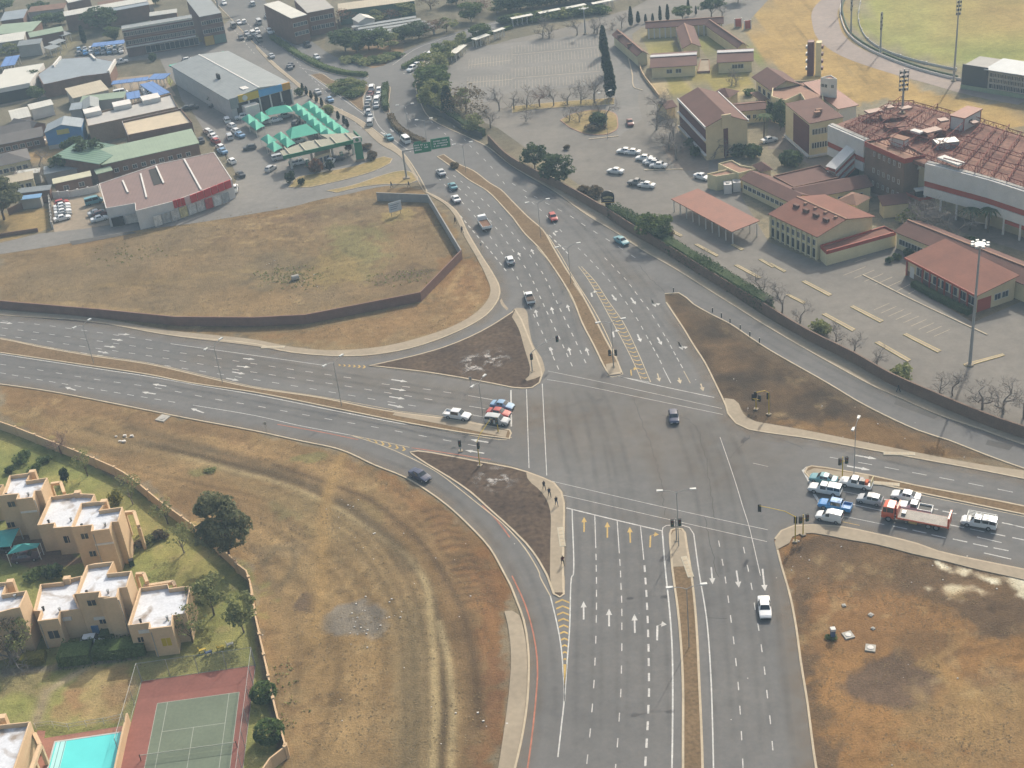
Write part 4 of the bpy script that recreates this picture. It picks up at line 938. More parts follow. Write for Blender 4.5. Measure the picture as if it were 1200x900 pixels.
gab('low plum-roofed shed left of the tan office block among bare trees',Zb+'0,440 90,420 -10,380',3.0,4.0,'x',TANW,MAROON)
r,L,Wd = gab('two storey block with a big plum gable roof and a pink awning by the track',Zb+'648,198 792,302 830,122',6.2,8.2,'x',CREAMW,MAROON,.9); wins(r,0,3,3.2,1.6,1.4,gl=DARKOPEN); wins(r,0,3,.4,1.8,1.9,gl=DARKOPEN)
part(r,'awning',PINKROOF,lambda b: b.box(L*.2,L*.75,-1.6,.8,2.9,3.1))
Zc = 'z860,60,8.18 '
r = blk('cream block with wide flat pink roof between plum gable and white stair tower',Zc+'370,350 500,285 830,270 860,460 690,480 640,400 490,470 360,430',6.8,CREAMW,PINKROOF,.5); wins(r,3,1,3.5,1,1.2)
e = blk('white stair tower with a pink cap on the flat-roofed cream block',Zc+'832,250 905,262 990,265 930,228',11,WHITEW,PINKROOF,.25,cat='tower',name='stair_tower')
wins(e,0,2,8.6,.7,.8); wins(e,1,1,8.6,.6,.8)
gab('red sheeted lean-to roof with pale steps behind the white stair tower',Zc+'1000,560 1200,520 985,290',5.5,6.8,'m',WHITEW,REDROOF)
r,L,Wd = gab('cream office block with one dark red glazed wall next to the grandstand',Zc+'490,507 725,700 805,455',8.6,8.9,'m',CREAMW,MAROON,.12,name='office_block')
panel(r,0,.34,.985,.9,8.2,DKRED,'glazed_wall',.06); panel(r,0,0,1.0,.3,.75,WHITEW,'plinth_band',.5); panel(r,1,0,1,.3,.75,WHITEW,'plinth_band',.5)
wins(r,1,7,5.8,1.1,1.3,.1,.75); wins(r,1,7,2.4,1.1,1.3,.1,.65)
for k in range(2): part(r,'roof_vent',PINKROOF,lambda b: b.box(L*.62+k*1.5,L*.62+k*1.5+1,Wd*.45-k,Wd*.45+1.4-k,8.7,9.9))
# results towers
for s_,l_,m_,h_ in (('t30 183,356 212,356 190,350','slim dark red course tower on the grass next to its cream twin',DKRED,9.5),('t30 222,356 247,356 225,350','slim cream course tower on the grass next to its dark red twin',CREAMW,9.3)):
    A,an,L,Wd = rect(s_,0); e = empty('course_tower',A,an,label=l_,cat='tower')
    part(e,'shaft',m_,lambda b: b.box(0,L,0,2.2,0,h_))
    for k in range(4): part(e,'balcony',STEEL if m_ is DKRED else DKRED,lambda b: b.box(-.5 if m_ is DKRED else L,.0 if m_ is DKRED else L+.5,.2,1.8,1.6+k*2,2.3+k*2))
# --- courtyard building
Zu = 'z730,0,7.06 '; GRY = mat('ridge_grey',(.36,.35,.35),.7,.08)
def ublock(label,s,ax,**k):
    r,L,Wd = gab(label,Zu+s,3.1,4.4,ax,CREAMW,MAROON,.5,name='school_wing',group='wings of the courtyard building',**k); return r,L,Wd
r,L,Wd = ublock('front left wing of the courtyard building, two dark windows and a grey ridge strip','222,566 612,543 207,448','x'); wins(r,0,2,1.2,1.5,1.1,.3,.72); part(r,'roof_strip',GRY,lambda b: b.box(.0,L,Wd*.5-1.1,Wd*.5+1.1,4.42,4.56))
r,L,Wd = ublock('front right wing of the courtyard building with a grey ridge strip, beside the gateway','775,523 1082,508 755,418','x'); wins(r,0,2,1.2,1.5,1.1,.4,.75); part(r,'roof_strip',GRY,lambda b: b.box(.0,L,Wd*.5-1.1,Wd*.5+1.1,4.42,4.56))
r,L,Wd = ublock('middle wing between the two lawns of the courtyard building','490,405 650,390 425,238','y',cap=PINKROOF)
r,L,Wd = ublock('left wing of the courtyard building along the access road','115,470 215,453 78,262','y',cap=PINKROOF)
for k in range(2): part(r,'parapet',PINKROOF,lambda b: b.box(0,L*.5,Wd*(.35+.4*k),Wd*(.35+.4*k)+.35,3.1,4.7))
r,L,Wd = ublock('back wing of the courtyard building with a row of white columns facing the lawns','185,240 835,198 165,200','x',cap=PINKROOF)
for k in range(14): part(r,'column',WHITEW,lambda b: b.box(1+k*(L-2)/13-.18,1+k*(L-2)/13+.18,-.2,.2,0,3.05)) if k not in (6,7) else None
ublock('right wing of the courtyard building beside the sand track','948,402 1042,386 822,182','y',cap=PINKROOF)
for s_,l_ in (('930,226 978,222 935,215','left red gate panel at the corner behind the courtyard building'),('1010,243 1055,236 1012,232','right red gate panel at the corner behind the courtyard building')):
    A,an,L,Wd = rect(Zu+s_,0); e = empty('gate',A,an,label=l_,cat='gate',group='red gates'); part(e,'gate_leaf',REDP,lambda b: b.box(0,L,0,.25,.1,2.6)); part(e,'gate_post',WHITEW,lambda b: (b.box(-.3,-.02,-.1,.35,0,2.8),b.box(L+.02,L+.3,-.1,.35,0,2.8)))
blk('pale paved gatehouse wall between the two front wings of the courtyard building',Zu+'615,590 720,585 715,490 640,492',.6,PINKROOF,PAVE,.2,cat='wall',name='low_wall')

# --- grandstand
Zg = 'z960,100,5 '; HG = 10.8
gp = [Vector((p.x,p.y,0)) for p in GW(Zg+'62,232 470,88 520,84 770,156 1010,226 1330,330 1330,655 1200,616 1000,552 820,505 630,455 275,325',HG)]
if area(gp) < 0: gp = gp[::-1]
gc = sum(gp,Vector())/len(gp); GS = empty('grandstand',gc,label='large grandstand with exposed red steel roof trusses and white curved fascia bands',cat='grandstand')
gp = [p-gc for p in gp]
DECK = mat('rusty_red_deck',(.115,.045,.034),.9,.25,.16,col2=(.22,.115,.08),var2=.3)
RSTEEL = mat('red_steel',(.22,.06,.042),.7,.2,.6,var2=.2)
part(GS,'deck',DECK,lambda b: b.prism(gp,9.6,HG-.4)); part(GS,'inner_wall',mat('grandstand_wall',(.38,.33,.22),.85,.1),lambda b: b.prism(off(gp,1.6,True),-.05,9.58))
front = [p-gc for p in (Vector((p.x,p.y,0)) for p in GW(Zg+'630,455 820,505 1000,552 1200,616 1330,655',HG))]
left = [p-gc for p in (Vector((p.x,p.y,0)) for p in GW(Zg+'62,232 275,325',HG))]
for pl,nm in ((spl(front,3),0),(left,1)):
    for z0,z1,m_,o_ in ((7.0,10.9,WHITEW,.35),(5.7,6.95,REDP,.1),(3.7,5.65,WHITEW,.3)):
        part(GS,'fascia_band' if m_ is WHITEW else 'balcony_band',m_,lambda b: b.strip(pl,-o_-.25 if 1 else 0,.25,z0,z1))
    part(GS,'gutter',GREYW,lambda b: b.strip(pl,-.1,.9,10.9,11.05))
fl = spl(front,3)
for i in range(len(fl)-1):
    a,c = fl[i],fl[i+1]; n_ = Vector((c.y-a.y,a.x-c.x,0)).normalized()
    part(GS,'railing',REDP,lambda b: b.prism([a+n_*.2,c+n_*.2,c+n_*.1,a+n_*.1],2.6,3.4)) if i > len(fl)//2 else None
    part(GS,'column',WHITEW,lambda b: b.prism([a+n_*.3,a+n_*.3+(c-a).normalized()*.4,a+n_*.05+(c-a).normalized()*.4,a+n_*.05],-.05,3.68))
# trusses across the deck
def truss(p,q,z0,hh,n=8):
    b = MB(); p = Vector(p); q = Vector(q); d = q-p
    P0 = Vector((p.x,p.y,z0)); Q0 = Vector((q.x,q.y,z0)); up = Vector((0,0,hh)); e = .09
    b.tube([P0,Q0],e,n=4); b.tube([P0+up,Q0+up],e,n=4)
    for i in range(n+1):
        a = P0.lerp(Q0,i/n); b.tube([a,a+up],.05,n=3,cap=False)
        if i < n: c = P0.lerp(Q0,(i+1)/n); b.tube([a,c+up] if i % 2 else [a+up,c],.05,n=3,cap=False)
    return b.build('truss',RSTEEL,GS)
def gl(s): return [Vector((p.x,p.y,0))-gc for p in GW(Zg+s,11)]
NT_ = 15; nearE = resamp(gl('130,245 275,318 630,448 820,498 1000,545 1310,640'),NT_); farE = resamp(gl('400,110 500,92 770,162 1010,232 1310,325 1420,360'),NT_)
for i in range(NT_): truss(nearE[i]*.97,farE[i]*.98,10.5,(1.0,2.1,1.3)[i % 3],12)
for u in (.02,.3,.55,.98):
    pl = [a.lerp(c,u) for a,c in zip(nearE,farE)]
    for i in range(0,NT_-1,2): truss(pl[i]*.97,pl[min(i+2,NT_-1)]*.97,11.0,.8+.7*random.random(),5)
for k,(s_,w_) in enumerate((('290,195 375,178',2.2),('400,165 440,158',2),('630,312 720,290',2.4),('530,295 585,312',1.5),('710,243 760,235',2),('900,255 935,248',1.6),('485,172 545,160',1.8),('690,455 810,500',2.0))):
    a,c = gl(s_); d_ = (c-a); n_ = Vector((-d_.y,d_.x,0)).normalized()*w_
    part(GS,'roof_sheet',mat('pale_roof_sheet',(.30,.19,.15),.6,.2) if k not in (3,7) else WHITEW,lambda b: b.prism([a,c,c+n_,a+n_],11.9,12.3,bottom=True))
for k in range(6):
    a = nearE[2+k].lerp(farE[2+k],.35+.3*random.random()); s_ = 1+random.random()*1.6
    part(GS,'roof_plant',random.choice([DECK,STEEL,DECK]),lambda b: b.box(a.x-s_,a.x+s_,a.y-s_*.6,a.y+s_*.6,10.4,11.2+random.random()*.7))
# penthouse
A,an,L,Wd = rect(Zg+'772,172 850,188 880,122',13.6); e = empty('roof_house',A+Vector((0,0,10.4)),an,label='white rooftop plant house with a red lean-to roof on the grandstand',cat='plant house')
part(e,'wall',WHITEW,lambda b: b.box(0,L,0,Wd,0,2.9)); part(e,'roof',REDROOF,lambda b: b.box(-.3,L+.3,-.3,Wd+.3,2.92,3.15)); part(e,'corner_post',REDP,lambda b: (b.box(L-.06,L+.1,-.1,.08,0,2.88),b.box(-.1,.06,-.1,.08,0,2.88),b.box(L-.06,L+.1,Wd-.08,Wd+.1,0,2.88))); part(e,'window',GLASS,lambda b: (b.box(L,L+.05,Wd*.3,Wd*.5,1.2,1.9)))
A,an,L,Wd = rect(Zg+'418,300 497,322 440,285',12.4); e = empty('roof_house',A+Vector((0,0,10.4)),an,label='small white rooftop box with pale lid behind the brown brick block',cat='plant house')
part(e,'wall',WHITEW,lambda b: b.box(0,L,0,Wd,0,1.9)); part(e,'roof',PINKROOF,lambda b: b.box(-.2,L+.2,-.2,Wd+.2,1.92,2.1)); part(e,'corner_post',REDP,lambda b: b.box(L-.06,L+.06,-.06,.06,0,1.88))
# brown brick block
r = blk('brown brick stair block with three rows of small white windows in front of the grandstand',Zg+'270,330 500,430 622,405 420,298',11.0,BROWNBRICK,PINKROOF,.4,name='stair_block')
ix = max(range(4),key=lambda i: (lambda p,q: (q[0]-p[0])*(1+(q[0]-p[0] > 0)) + .001*math.hypot(q[0]-p[0],q[1]-p[1]))(PTS[r.name][i],PTS[r.name][(i+1) % 4]))
for z in (8.6,4.8,1.8): wins(r,ix,6,z,.45,.9,.18,.95,fr=WHITEW,gl=WHITEW,bars=1,pane=False)
for k in range(4): panel(r,k,-.005,1.005,9.9,11.03,REDP,'parapet_band',.05)
r2 = blk('low red-edged porch roof at the foot of the brown brick block',Zg+'498,622 590,662 716,640 640,598',3.2,BROWNBRICK,PINKROOF,.3,name='porch')
for k in range(4): panel(r2,k,-.01,1.01,2.6,3.22,REDP,'parapet_band',.06)
e = empty('duct',G(P1(Zg+'600,640'),3),label='white ventilation duct climbing the wall beside the brown brick block',cat='duct')
part(e,'duct_pipe',WHITEW,lambda b: b.tube([(0,0,.3),(1.2,2,.8),(1.6,2.4,3.5),(1.2,2.6,5.2),(-.3,2.6,5.6)],.75,n=10)); part(e,'grille',DARKOPEN,lambda b: b.box(-1.4,.6,-1.0,.1,-.4,1.2)); part(e,'housing',WHITEW,lambda b: b.box(-1.6,.8,-.9,.6,1.2,1.5))
# striped stair canopies
a,c = GW(Zg+'95,495 265,425',5)
e = empty('covered_stairs',(a.x,a.y,0),math.atan2(c.y-a.y,c.x-a.x),label='zigzag covered stairs in red and white stripes left of the brown brick block',cat='stairs'); Ls = (Vector((c.x,c.y))-Vector((a.x,a.y))).length
for k in range(3):
    z = 1.9+k*1.75
    for (m_,dz,nm) in ((WHITEW,0,'stair_fascia'),(REDP,-.7,'stair_panel')):
        part(e,nm,m_,lambda b: [b.face(f) for f in ([(0,0,z-1+dz),(Ls*.7,0,z+2+dz),(Ls*.7,0,z+2.7+dz),(0,0,z-.3+dz)],[(Ls*.7,0,z+2+dz),(Ls,0,z+1.2+dz),(Ls,0,z+1.9+dz),(Ls*.7,0,z+2.7+dz)],[(0,0,z-.3+dz),(Ls*.7,0,z+2.7+dz),(Ls*.7,3,z+2.7+dz),(0,3,z-.3+dz)],[(Ls*.7,0,z+2.7+dz),(Ls,0,z+1.9+dz),(Ls,3,z+1.9+dz),(Ls*.7,3,z+2.7+dz)])])
part(e,'stair_core',DARKOPEN,lambda b: b.box(Ls*.15,Ls,.4,3,-.05,3.2))
# far stand over the track
A,an,L,Wd = rect('t30 910,306 1210,352 1065,270',6.2)
e = empty('stand',A,an,label='far viewing stand across the track with a dark panel and glazed front',cat='grandstand'); L *= 1.3
part(e,'wall',GREYW,lambda b: b.box(0,L,.1,Wd,-.05,6)); part(e,'roof',BLUEGREY,lambda b: b.box(L*.28,L+.3,-.6,Wd+.3,6.02,6.25)); part(e,'dark_panel',mat('slate_panel',(.06,.07,.08),.4,.06),lambda b: b.box(.2,L*.32,-.1,.12,1.2,6.6)); part(e,'plinth',PALEGREEN,lambda b: b.box(0,L,-.12,.1,-.05,1.1))
PTS[e.name] = [(0,0),(L,0),(L,Wd),(0,Wd)]; wins(e,0,16,1.4,1.2,1.2,.35,1,bars=1); wins(e,0,16,3.0,1.2,1.0,.35,1,bars=1); wins(e,0,16,4.4,1.2,1.0,.35,1,bars=1)

# --- flats in the garden (bottom left)
TZ = 'z0,540,6.92 '; HZ = 'z120,660,9 '; LZ_ = 'z0,660,6.923 '
def flat(label,vols,extra=None,group='tan flat-roofed flats in the walled garden'):
    first = None
    for (s_,h) in vols:
        pts = [Vector((p.x,p.y,0)) for p in GW(s_,h)]
        if area(pts) < 0: pts = pts[::-1]
        if first is None: c = sum(pts,Vector())/len(pts); first = empty('flat_roofed_house',c,label=label,cat='house',group=group); first_pts = []
        pts = [p-first.location for p in pts]; b = MB(); n = len(pts); ins = off(pts,.24,True)
        for i in range(n):
            a,d_ = pts[i],pts[(i+1) % n]; e_,f_ = ins[(i+1) % n],ins[i]
            b.face([(a.x,a.y,-.05),(d_.x,d_.y,-.05),(d_.x,d_.y,h),(a.x,a.y,h)]); b.face([(a.x,a.y,h),(d_.x,d_.y,h),(e_.x,e_.y,h),(f_.x,f_.y,h)]); b.face([(e_.x,e_.y,h-.75),(f_.x,f_.y,h-.75),(f_.x,f_.y,h),(e_.x,e_.y,h)])
        b.build('wall',TANW2,first); r_ = MB(); r_.poly(ins,h-.7); r_.build('roof',ROOFWHITE,first)
        cc = sum(pts,Vector())/n
        for q_ in range(2): k_ = pts[(q_*3) % n].lerp(cc,.35+.2*q_); part(first,'roof_outlet',STEEL if q_ else DARKOPEN,lambda b: b.lathe([(.16,h-.72),(.16,h-.2),(.22,h-.18),(.22,h-.08)],8,c=(k_.x,k_.y,0)))
        e0 = min(range(n),key=lambda i_: pts[i_].y); a_,d_ = pts[e0],pts[(e0+1) % n]; p_ = a_.lerp(d_,.08); nn_ = Vector((d_.y-a_.y,a_.x-d_.x,0)).normalized()*.09; part(first,'downpipe',GREYW,lambda b: b.tube([(p_.x+nn_.x,p_.y+nn_.y,0),(p_.x+nn_.x,p_.y+nn_.y,h-.6)],.07,n=6))
        first_pts.append([(p.x,p.y) for p in pts])
    return first,first_pts
def edge_wins(root,p,q,specs):
    PTS['_tmp'] = None
    for (t,z,w,h,gl_) in specs:
        d = (q-p); L = d.length; d.normalize(); wm,gm = wmesh(w,h,TANW2,gl_ or GLASS,2)
        o = bpy.data.objects.new('window',wm); C.objects.link(o); o.parent = root; o.location = (p+d*(L*t))[:2]+(z,); o.rotation_euler = (0,0,math.atan2(d.y,d.x))
        g = bpy.data.objects.new('pane',gm); C.objects.link(g); g.parent = o
def flat_face(root,s_,h,specs):
    p,q = [Vector((x.x,x.y,0))-Vector((root.location.x,root.location.y,0)) for x in GW(s_,h)]; edge_wins(root,p,q,specs)
def portal(root,s_,h,h2,nm='garden_frame'):
    pts = [Vector((p.x,p.y,0))-Vector((root.location.x,root.location.y,0)) for p in GW(s_,h)]
    b = MB()
    for a,c in zip(pts,pts[1:]): d_ = (c-a).normalized()*.25; n_ = Vector((-d_.y,d_.x,0)); b.prism([a-n_,c-n_,c+n_,a+n_],h-.5,h,bottom=True)
    for a in pts: b.box(a.x-.22,a.x+.22,a.y-.22,a.y+.22,-.05,h-.51)
    b.build(nm,TANW2,root)
def chimney(root,s_,h):
    p = GW(s_,h)[0]-Vector((root.location.x,root.location.y,0)); part(root,'chimney',TANW2,lambda b: b.box(p.x-.5,p.x+.5,p.y-.4,p.y+.4,h-2,h+.35))
def hood(root,s_,h,w=1.6):
    p = GW(s_,h)[0]-Vector((root.location.x,root.location.y,0)); part(root,'window_hood',WHITEW,lambda b: (b.box(p.x-w/2,p.x+w/2,p.y-.2,p.y+1.0,h-.5,h)))
f,_ = flat('middle pair of tan flats in the garden, with the green bin at its right',
    [(TZ+'575,537 745,520 735,572 886,552 906,496 960,492 995,372 808,398 868,320 655,342',8.0),(TZ+'300,522 440,506 430,546 590,532 672,345 745,330 768,268 600,262 405,290',5.2)])
flat_face(f,TZ+'575,537 745,520',8.0,[(.5,5.6,1.1,1.0,None),(.62,2.2,1,1.0,None)]); flat_face(f,TZ+'430,546 575,532',5.2,[(.6,2.2,1.2,1.3,None)])
portal(f,TZ+'1010,412 1085,405 1122,520',4.6,2.6); chimney(f,TZ+'845,335',8.0); chimney(f,TZ+'630,262',5.2); hood(f,TZ+'405,560',3.9); hood(f,TZ+'745,690',3.2,1.3)
part(f,'wall_band',WHITEW,lambda b: (lambda p,q: b.prism([p,q,q+Vector((.05,-.12,0)),p+Vector((.05,-.12,0))],5.3,5.6,bottom=True))(*[Vector((x.x,x.y,0))-Vector((f.location.x,f.location.y,0)) for x in GW(TZ+'735,572 886,552',8.0)]))
f,_ = flat('upper pair of tan flats in the garden, above the green carport sails',
    [(TZ+'-30,285 145,268 130,312 265,298 285,243 335,240 385,135 215,160 250,95 75,118 20,270',8.0),(TZ+'-200,290 -30,275 30,190 -170,210',5.2)])
flat_face(f,TZ+'-10,285 145,268',8.0,[(.5,5.7,1.2,1.0,None),(.1,1.8,1.2,1.0,None)]); portal(f,TZ+'410,180 490,168 518,252',4.6,2.6); chimney(f,TZ+'265,95',8.0)
part(f,'wall_band',WHITEW,lambda b: (lambda p,q: b.prism([p,q,q+Vector((.05,-.12,0)),p+Vector((.05,-.12,0))],5.3,5.6,bottom=True))(*[Vector((x.x,x.y,0))-Vector((f.location.x,f.location.y,0)) for x in GW(TZ+'130,312 265,298',8.0)]))
f,_ = flat('lower row of tan flats in the garden, three stepped roofs behind the clipped hedge',
    [(LZ_+'610,250 805,232 795,278 880,275 z120,660,9 0,375 150,358 175,262 258,250 310,80 55,105 120,-20 -80,0 z0,660,6.923 700,18',8.0),(LZ_+'270,385 330,388 303,470 470,450 490,392 650,370 600,255 650,225 668,100 525,130 510,150 325,170',5.0),(HZ+'265,655 490,628 485,695 730,665 745,550 880,530 935,235 705,262 690,215 390,260',5.0)])
flat_face(f,LZ_+'610,250 805,232',8.0,[(.55,5.7,1.2,1.0,None),(.75,2.3,.9,1,None)]); flat_face(f,LZ_+'303,470 470,450',5.0,[(.55,1.6,1.5,1.4,None)]); flat_face(f,HZ+'485,695 730,665',5.0,[(.6,1.7,1.3,1.4,mat('yellow_blind',(.45,.33,.02),.5,.1))]); flat_face(f,HZ+'265,655 490,628',5.0,[(.4,1.8,.8,.9,None)])
portal(f,HZ+'350,105 435,100 470,190',5.0,2.6); portal(f,HZ+'430,235 745,185 765,235',4.4,2.6); hood(f,HZ+'440,700',3.9); hood(f,LZ_+'525,440',3.9,1.8); hood(f,LZ_+'805,430',3.6,1.6); chimney(f,LZ_+'545,130',5.0); part(f,'door',mat('blue_door',(.05,.13,.25),.5,.1),lambda b: (lambda p: b.box(p.x-.5,p.x+.5,p.y-.08,p.y+.3,0,2.1))(GW(LZ_+'795,600',0)[0]-f.location))
f,_ = flat('tan flat cut by the left edge of the photo, behind the bare garden trees',[(LZ_+'-190,450 100,370 160,358 218,220 20,250 60,150 -150,170',8.0)]); chimney(f,LZ_+'85,155',8.0)
f,_ = flat('tan pool house with open pergola bays beside the swimming pool',[('z0,780,7.5 -300,960 90,1010 268,490 -210,540',5.0)])
portal(f,'z0,780,7.5 300,590 350,690 300,830 230,1010',3.6,2.6,'pergola'); chimney(f,'z0,780,7.5 20,460',5.0)

# --- town left
TB = 'z0,110,5.625 '; SH = 'z150,80,5 '; FA = 'z140,0,6 '; NB = 'z0,0,7.5 '
r,L,Wd = gab('big wholesale shed with a ribbed grey roof and yellow and blue sign band','!p'.replace('!','')+' 268,118 341,98 229,70',6.0,7.2,'y',mat('shed_wall',(.42,.41,.39),.85,.1),GREYROOF,.3,name='warehouse',cap=WHITEW)
panel(r,0,.0,.12,3.2,6.4,GREYROOF,'fascia',.2); panel(r,0,.14,.47,4.6,6.7,mat('sign_yellow',(.55,.36,.04),.5,.08),'sign_board',.4); panel(r,0,.47,.86,4.6,6.6,mat('sign_blue',(.10,.30,.55),.5,.08),'sign_board',.4); panel(r,0,.86,.995,4.6,6.6,mat('sign_orange',(.55,.27,.04),.5,.08),'sign_board',.4)
p_,q_ = ledge(r,0); part(r,'sign_emblem',WHITEW,lambda b: b.tube([(p_.x+(q_.x-p_.x)*.24,p_.y-.42,5.6),(p_.x+(q_.x-p_.x)*.24,p_.y-.55,5.6)],.8,n=14)); part(r,'open_front',DARKOPEN,lambda b: b.box(L*.1,L*.98,.25,.35,0,4.4))
for k in range(5): part(r,'column',WHITEW,lambda b: b.box(L*(.3+.17*k)-.2,L*(.3+.17*k)+.2,-.1,.24,0,4.5))
part(r,'entrance_box',WHITEW,lambda b: b.box(L*.18,L*.4,-2.6,.2,0,3.6)); part(r,'roof_patch',WHITEW,lambda b: b.box(L*.3,L*.45,3,6,6.9,7.1)); part(r,'green_awning',GREENP,lambda b: b.box(L*.0,L*.95,Wd-.2,Wd+1.6,5.6,6.0)); part(r,'roof_vent',DARKOPEN,lambda b: b.box(L*.25,L*.28,Wd*.4,Wd*.44,6.6,8.2))
r,L,Wd = gab('long three storey brick block with shopfronts and a pale roof edge beside the far yard',FA+'15,212 512,130 25,190',9.5,9.8,'m',mat('plum_brick',(.16,.10,.085),.9,.12,.4,var2=.1),GREYROOF,.1,name='shop_block'); wins(r,0,18,7.2,1.8,1.3,.02,.99); wins(r,0,18,4.3,1.8,1.3,.02,.99); wins(r,0,10,.5,3.2,2.3,.3,.99,gl=GLASS); panel(r,0,0,1,9.3,9.95,WHITEROOF,'roof_edge',.3); panel(r,0,0,1,3.3,3.7,WHITEW,'balcony_edge',.7); panel(r,0,0,1,6.2,6.5,PINKROOF,'balcony_edge',.5)
r,L,Wd = gab('corner brick block with a pale flat roof and yellow shopfront beside the overhead sign',FA+'562,122 718,92 452,8',10.2,10.4,'m',mat('plum_brick',(0,0,0)),GREYROOF,.1,name='shop_block'); wins(r,0,8,7.4,1.5,1.2); wins(r,0,8,4.4,1.5,1.2); panel(r,0,0,.42,.3,3.4,mat('mustard_wall',(.42,.27,.06),.7,.15),'shopfront',.1); panel(r,0,.45,.98,.3,3.2,mat('teal_shop',(.14,.2,.17),.7,.15),'shopfront',.1)
def shed(label,s,h,ridge,ax,wall,roof,w=None,**k):
    r,L,Wd = gab(label,s,h,ridge,ax,wall,roof,.25,**k)
    if w: wins(r,0,w,1.0,1.3,1.1)
    return r
shed('long low far warehouse with a cream edged roof beyond the big dark tree','t00 302,78 690,8 320,62',6,6.8,'m',BRICK,WHITEROOF)
shed('far brick block behind the long low warehouse with a grey roof half','t00 505,58 700,22 520,40',5.5,6,'m',BRICK,BLUEGREY)
r = blk('workshop with a broad cream sheet roof and dark open front at the left edge','t00 -80,430 138,388 205,295 20,325 10,345 -60,370',5,WHITEW,WHITEROOF,.05,name='workshop'); panel(r,0,0,1,0,3.6,DARKOPEN,'open_front',.05)
r = blk('sprawling workshop with a blue-grey sheet roof and white parapet ends',NB+'330,655 530,515 800,498 1010,540 960,640 722,668 380,742',4.6,BRICK,BLUEGREY,.05,name='workshop')
for s_ in (NB+'-1,0',): pass
for (a_,b_) in ((NB+'1015,535',NB+'955,640'),(NB+'535,510',NB+'470,590'),(NB+'800,490',NB+'840,530')):
    a,c = G(P1(a_),4.6)-r.location,G(P1(b_),4.6)-r.location; d_ = (c-a).normalized()*.3; n_ = Vector((-d_.y,d_.x,0)); part(r,'parapet',WHITEW,lambda b: b.prism([a-n_,c-n_,c+n_,a+n_],4.0,5.3))
shed('narrow white lean-to against the blue-grey workshop',NB+'398,775 592,735 395,755',3,3.5,'m',BRICK,WHITEROOF); shed('pale green lean-to on the right side of the blue-grey workshop',NB+'722,668 960,645 725,630',3.4,4.2,'m',BRICK,PALEGREEN)
shed('tan roofed store between the blue canopies and the red-dust yard',NB+'640,868 960,790 590,800',3.4,4.2,'m',GREYW,TANROOF); shed('small grey-green shed roof below the tan roofed store',NB+'700,905 1090,860 680,870',3.2,3.8,'m',GREYW,PALEGREEN)
shed('grey sheet roof next to the blue canopy yard, hip ended',TB+'545,112 655,92 505,52',3.4,4.4,'y',GREYW,GREYROOF); shed('small blue-grey shed left of the hip ended grey roof',TB+'455,112 540,100 440,78',3,3.4,'m',GREYW,BLUEGREY)
r = blk('long flat-roofed commercial block with white parapet and three rooftop boxes','t00 397,540 800,437 832,500 412,590',5.5,mat('buff_brick',(.27,.19,.13),.9,.1,.4,var2=.1),mat('grey_screed',(.38,.36,.33),.85,.12,.3),.5,name='shop_block')
for s_ in ('t00 400,545 478,528 410,520','t00 535,513 618,496 545,488','t00 672,484 755,466 682,458'):
    A,an,L,Wd = rect(s_,5.6); 
    o = part(r,'roof_box',WHITEW,lambda b: b.box(0,L,0,max(Wd,3),0,1.3)); o.location = A-r.location+Vector((0,0,5.05)); o.rotation_euler = (0,0,an)
r = blk('brick commercial block with a sand coloured flat roof and white parapet','t00 572,568 848,508 900,572 600,632',6.2,BRICK,mat('sand_roof',(.46,.38,.27),.85,.1,.3,var2=.06),.5,name='shop_block'); wins(r,0,6,1.2,2.2,1.6,.5,.98)
for k in range(4): panel(r,k,0,1,5.75,6.24,WHITEW,'parapet',.05) if k in (2,3) else None
shed('green ribbed gable roof standing taller behind the pale green lean-to','t00 465,772 600,690 432,655',4.6,6,'m',BRICK,GREENROOF); r = shed('brick row with a long pale green roof below the sand coloured flat roof','t00 475,775 935,672 590,690',4.2,5.2,'m',BRICK,PALEGREEN); wins(r,0,9,1.4,1.1,1.0)
# corner shop with murals
r = blk('corner supermarket with a plum ribbed roof, painted shopfront and a small roof well','!'.replace('!','')+'p 124,244 158,238 159,247 202,236 272,210 251,178 185,192 116,215',5.0,WHITEW,PURPROOF,.12,name='shop')
PP = PTS[r.name]
def shopfront(a_,b_,z0,z1,n,mats,nm,out=.08):
    a,c = G(P1(a_),5)-r.location,G(P1(b_),5)-r.location; a.z = c.z = 0; d_ = (c-a)/n; nn = Vector((d_.y,-d_.x,0)).normalized()*out
    for k in range(n):
        p,q = a+d_*(k+.06),a+d_*(k+.94); part(r,nm,mats[k % len(mats)],lambda b: b.prism([p-nn*.2,q-nn*.2,q+nn,p+nn],z0,z1,bottom=True))
pa = [mat('mural_%s' % n_,c_,.7,.35,1.2,var2=.4) for n_,c_ in (('white',(.5,.48,.44)),('grey',(.30,.30,.29)),('yellow',(.48,.40,.2)),('pale',(.45,.42,.38)),('red',(.38,.06,.05)))]
shopfront('p 176,245','p 266,215',.3,2.9,9,[pa[0],pa[1],pa[3],pa[2],pa[0],pa[3],pa[4],pa[0],pa[1]],'shopfront_panel'); shopfront('p 126,245','p 158,239',.3,2.6,2,[DARKOPEN,pa[3]],'shopfront_panel'); shopfront('p 222,231','p 270,212',3.4,5.4,6,[mat('sign_red',(.42,.03,.03),.5,.1)],'sign_board',.25); shopfront('p 202,236','p 216,232',3.2,5.2,3,[mat('sign_red',(0,0,0))],'sign_board',.2); part(r,'roof_well',DARKOPEN,lambda b: (lambda q: b.prism(q,4.9,4.97))([p-r.location for p in GW('p 174,199 184,196 191,214 180,217',5)]))
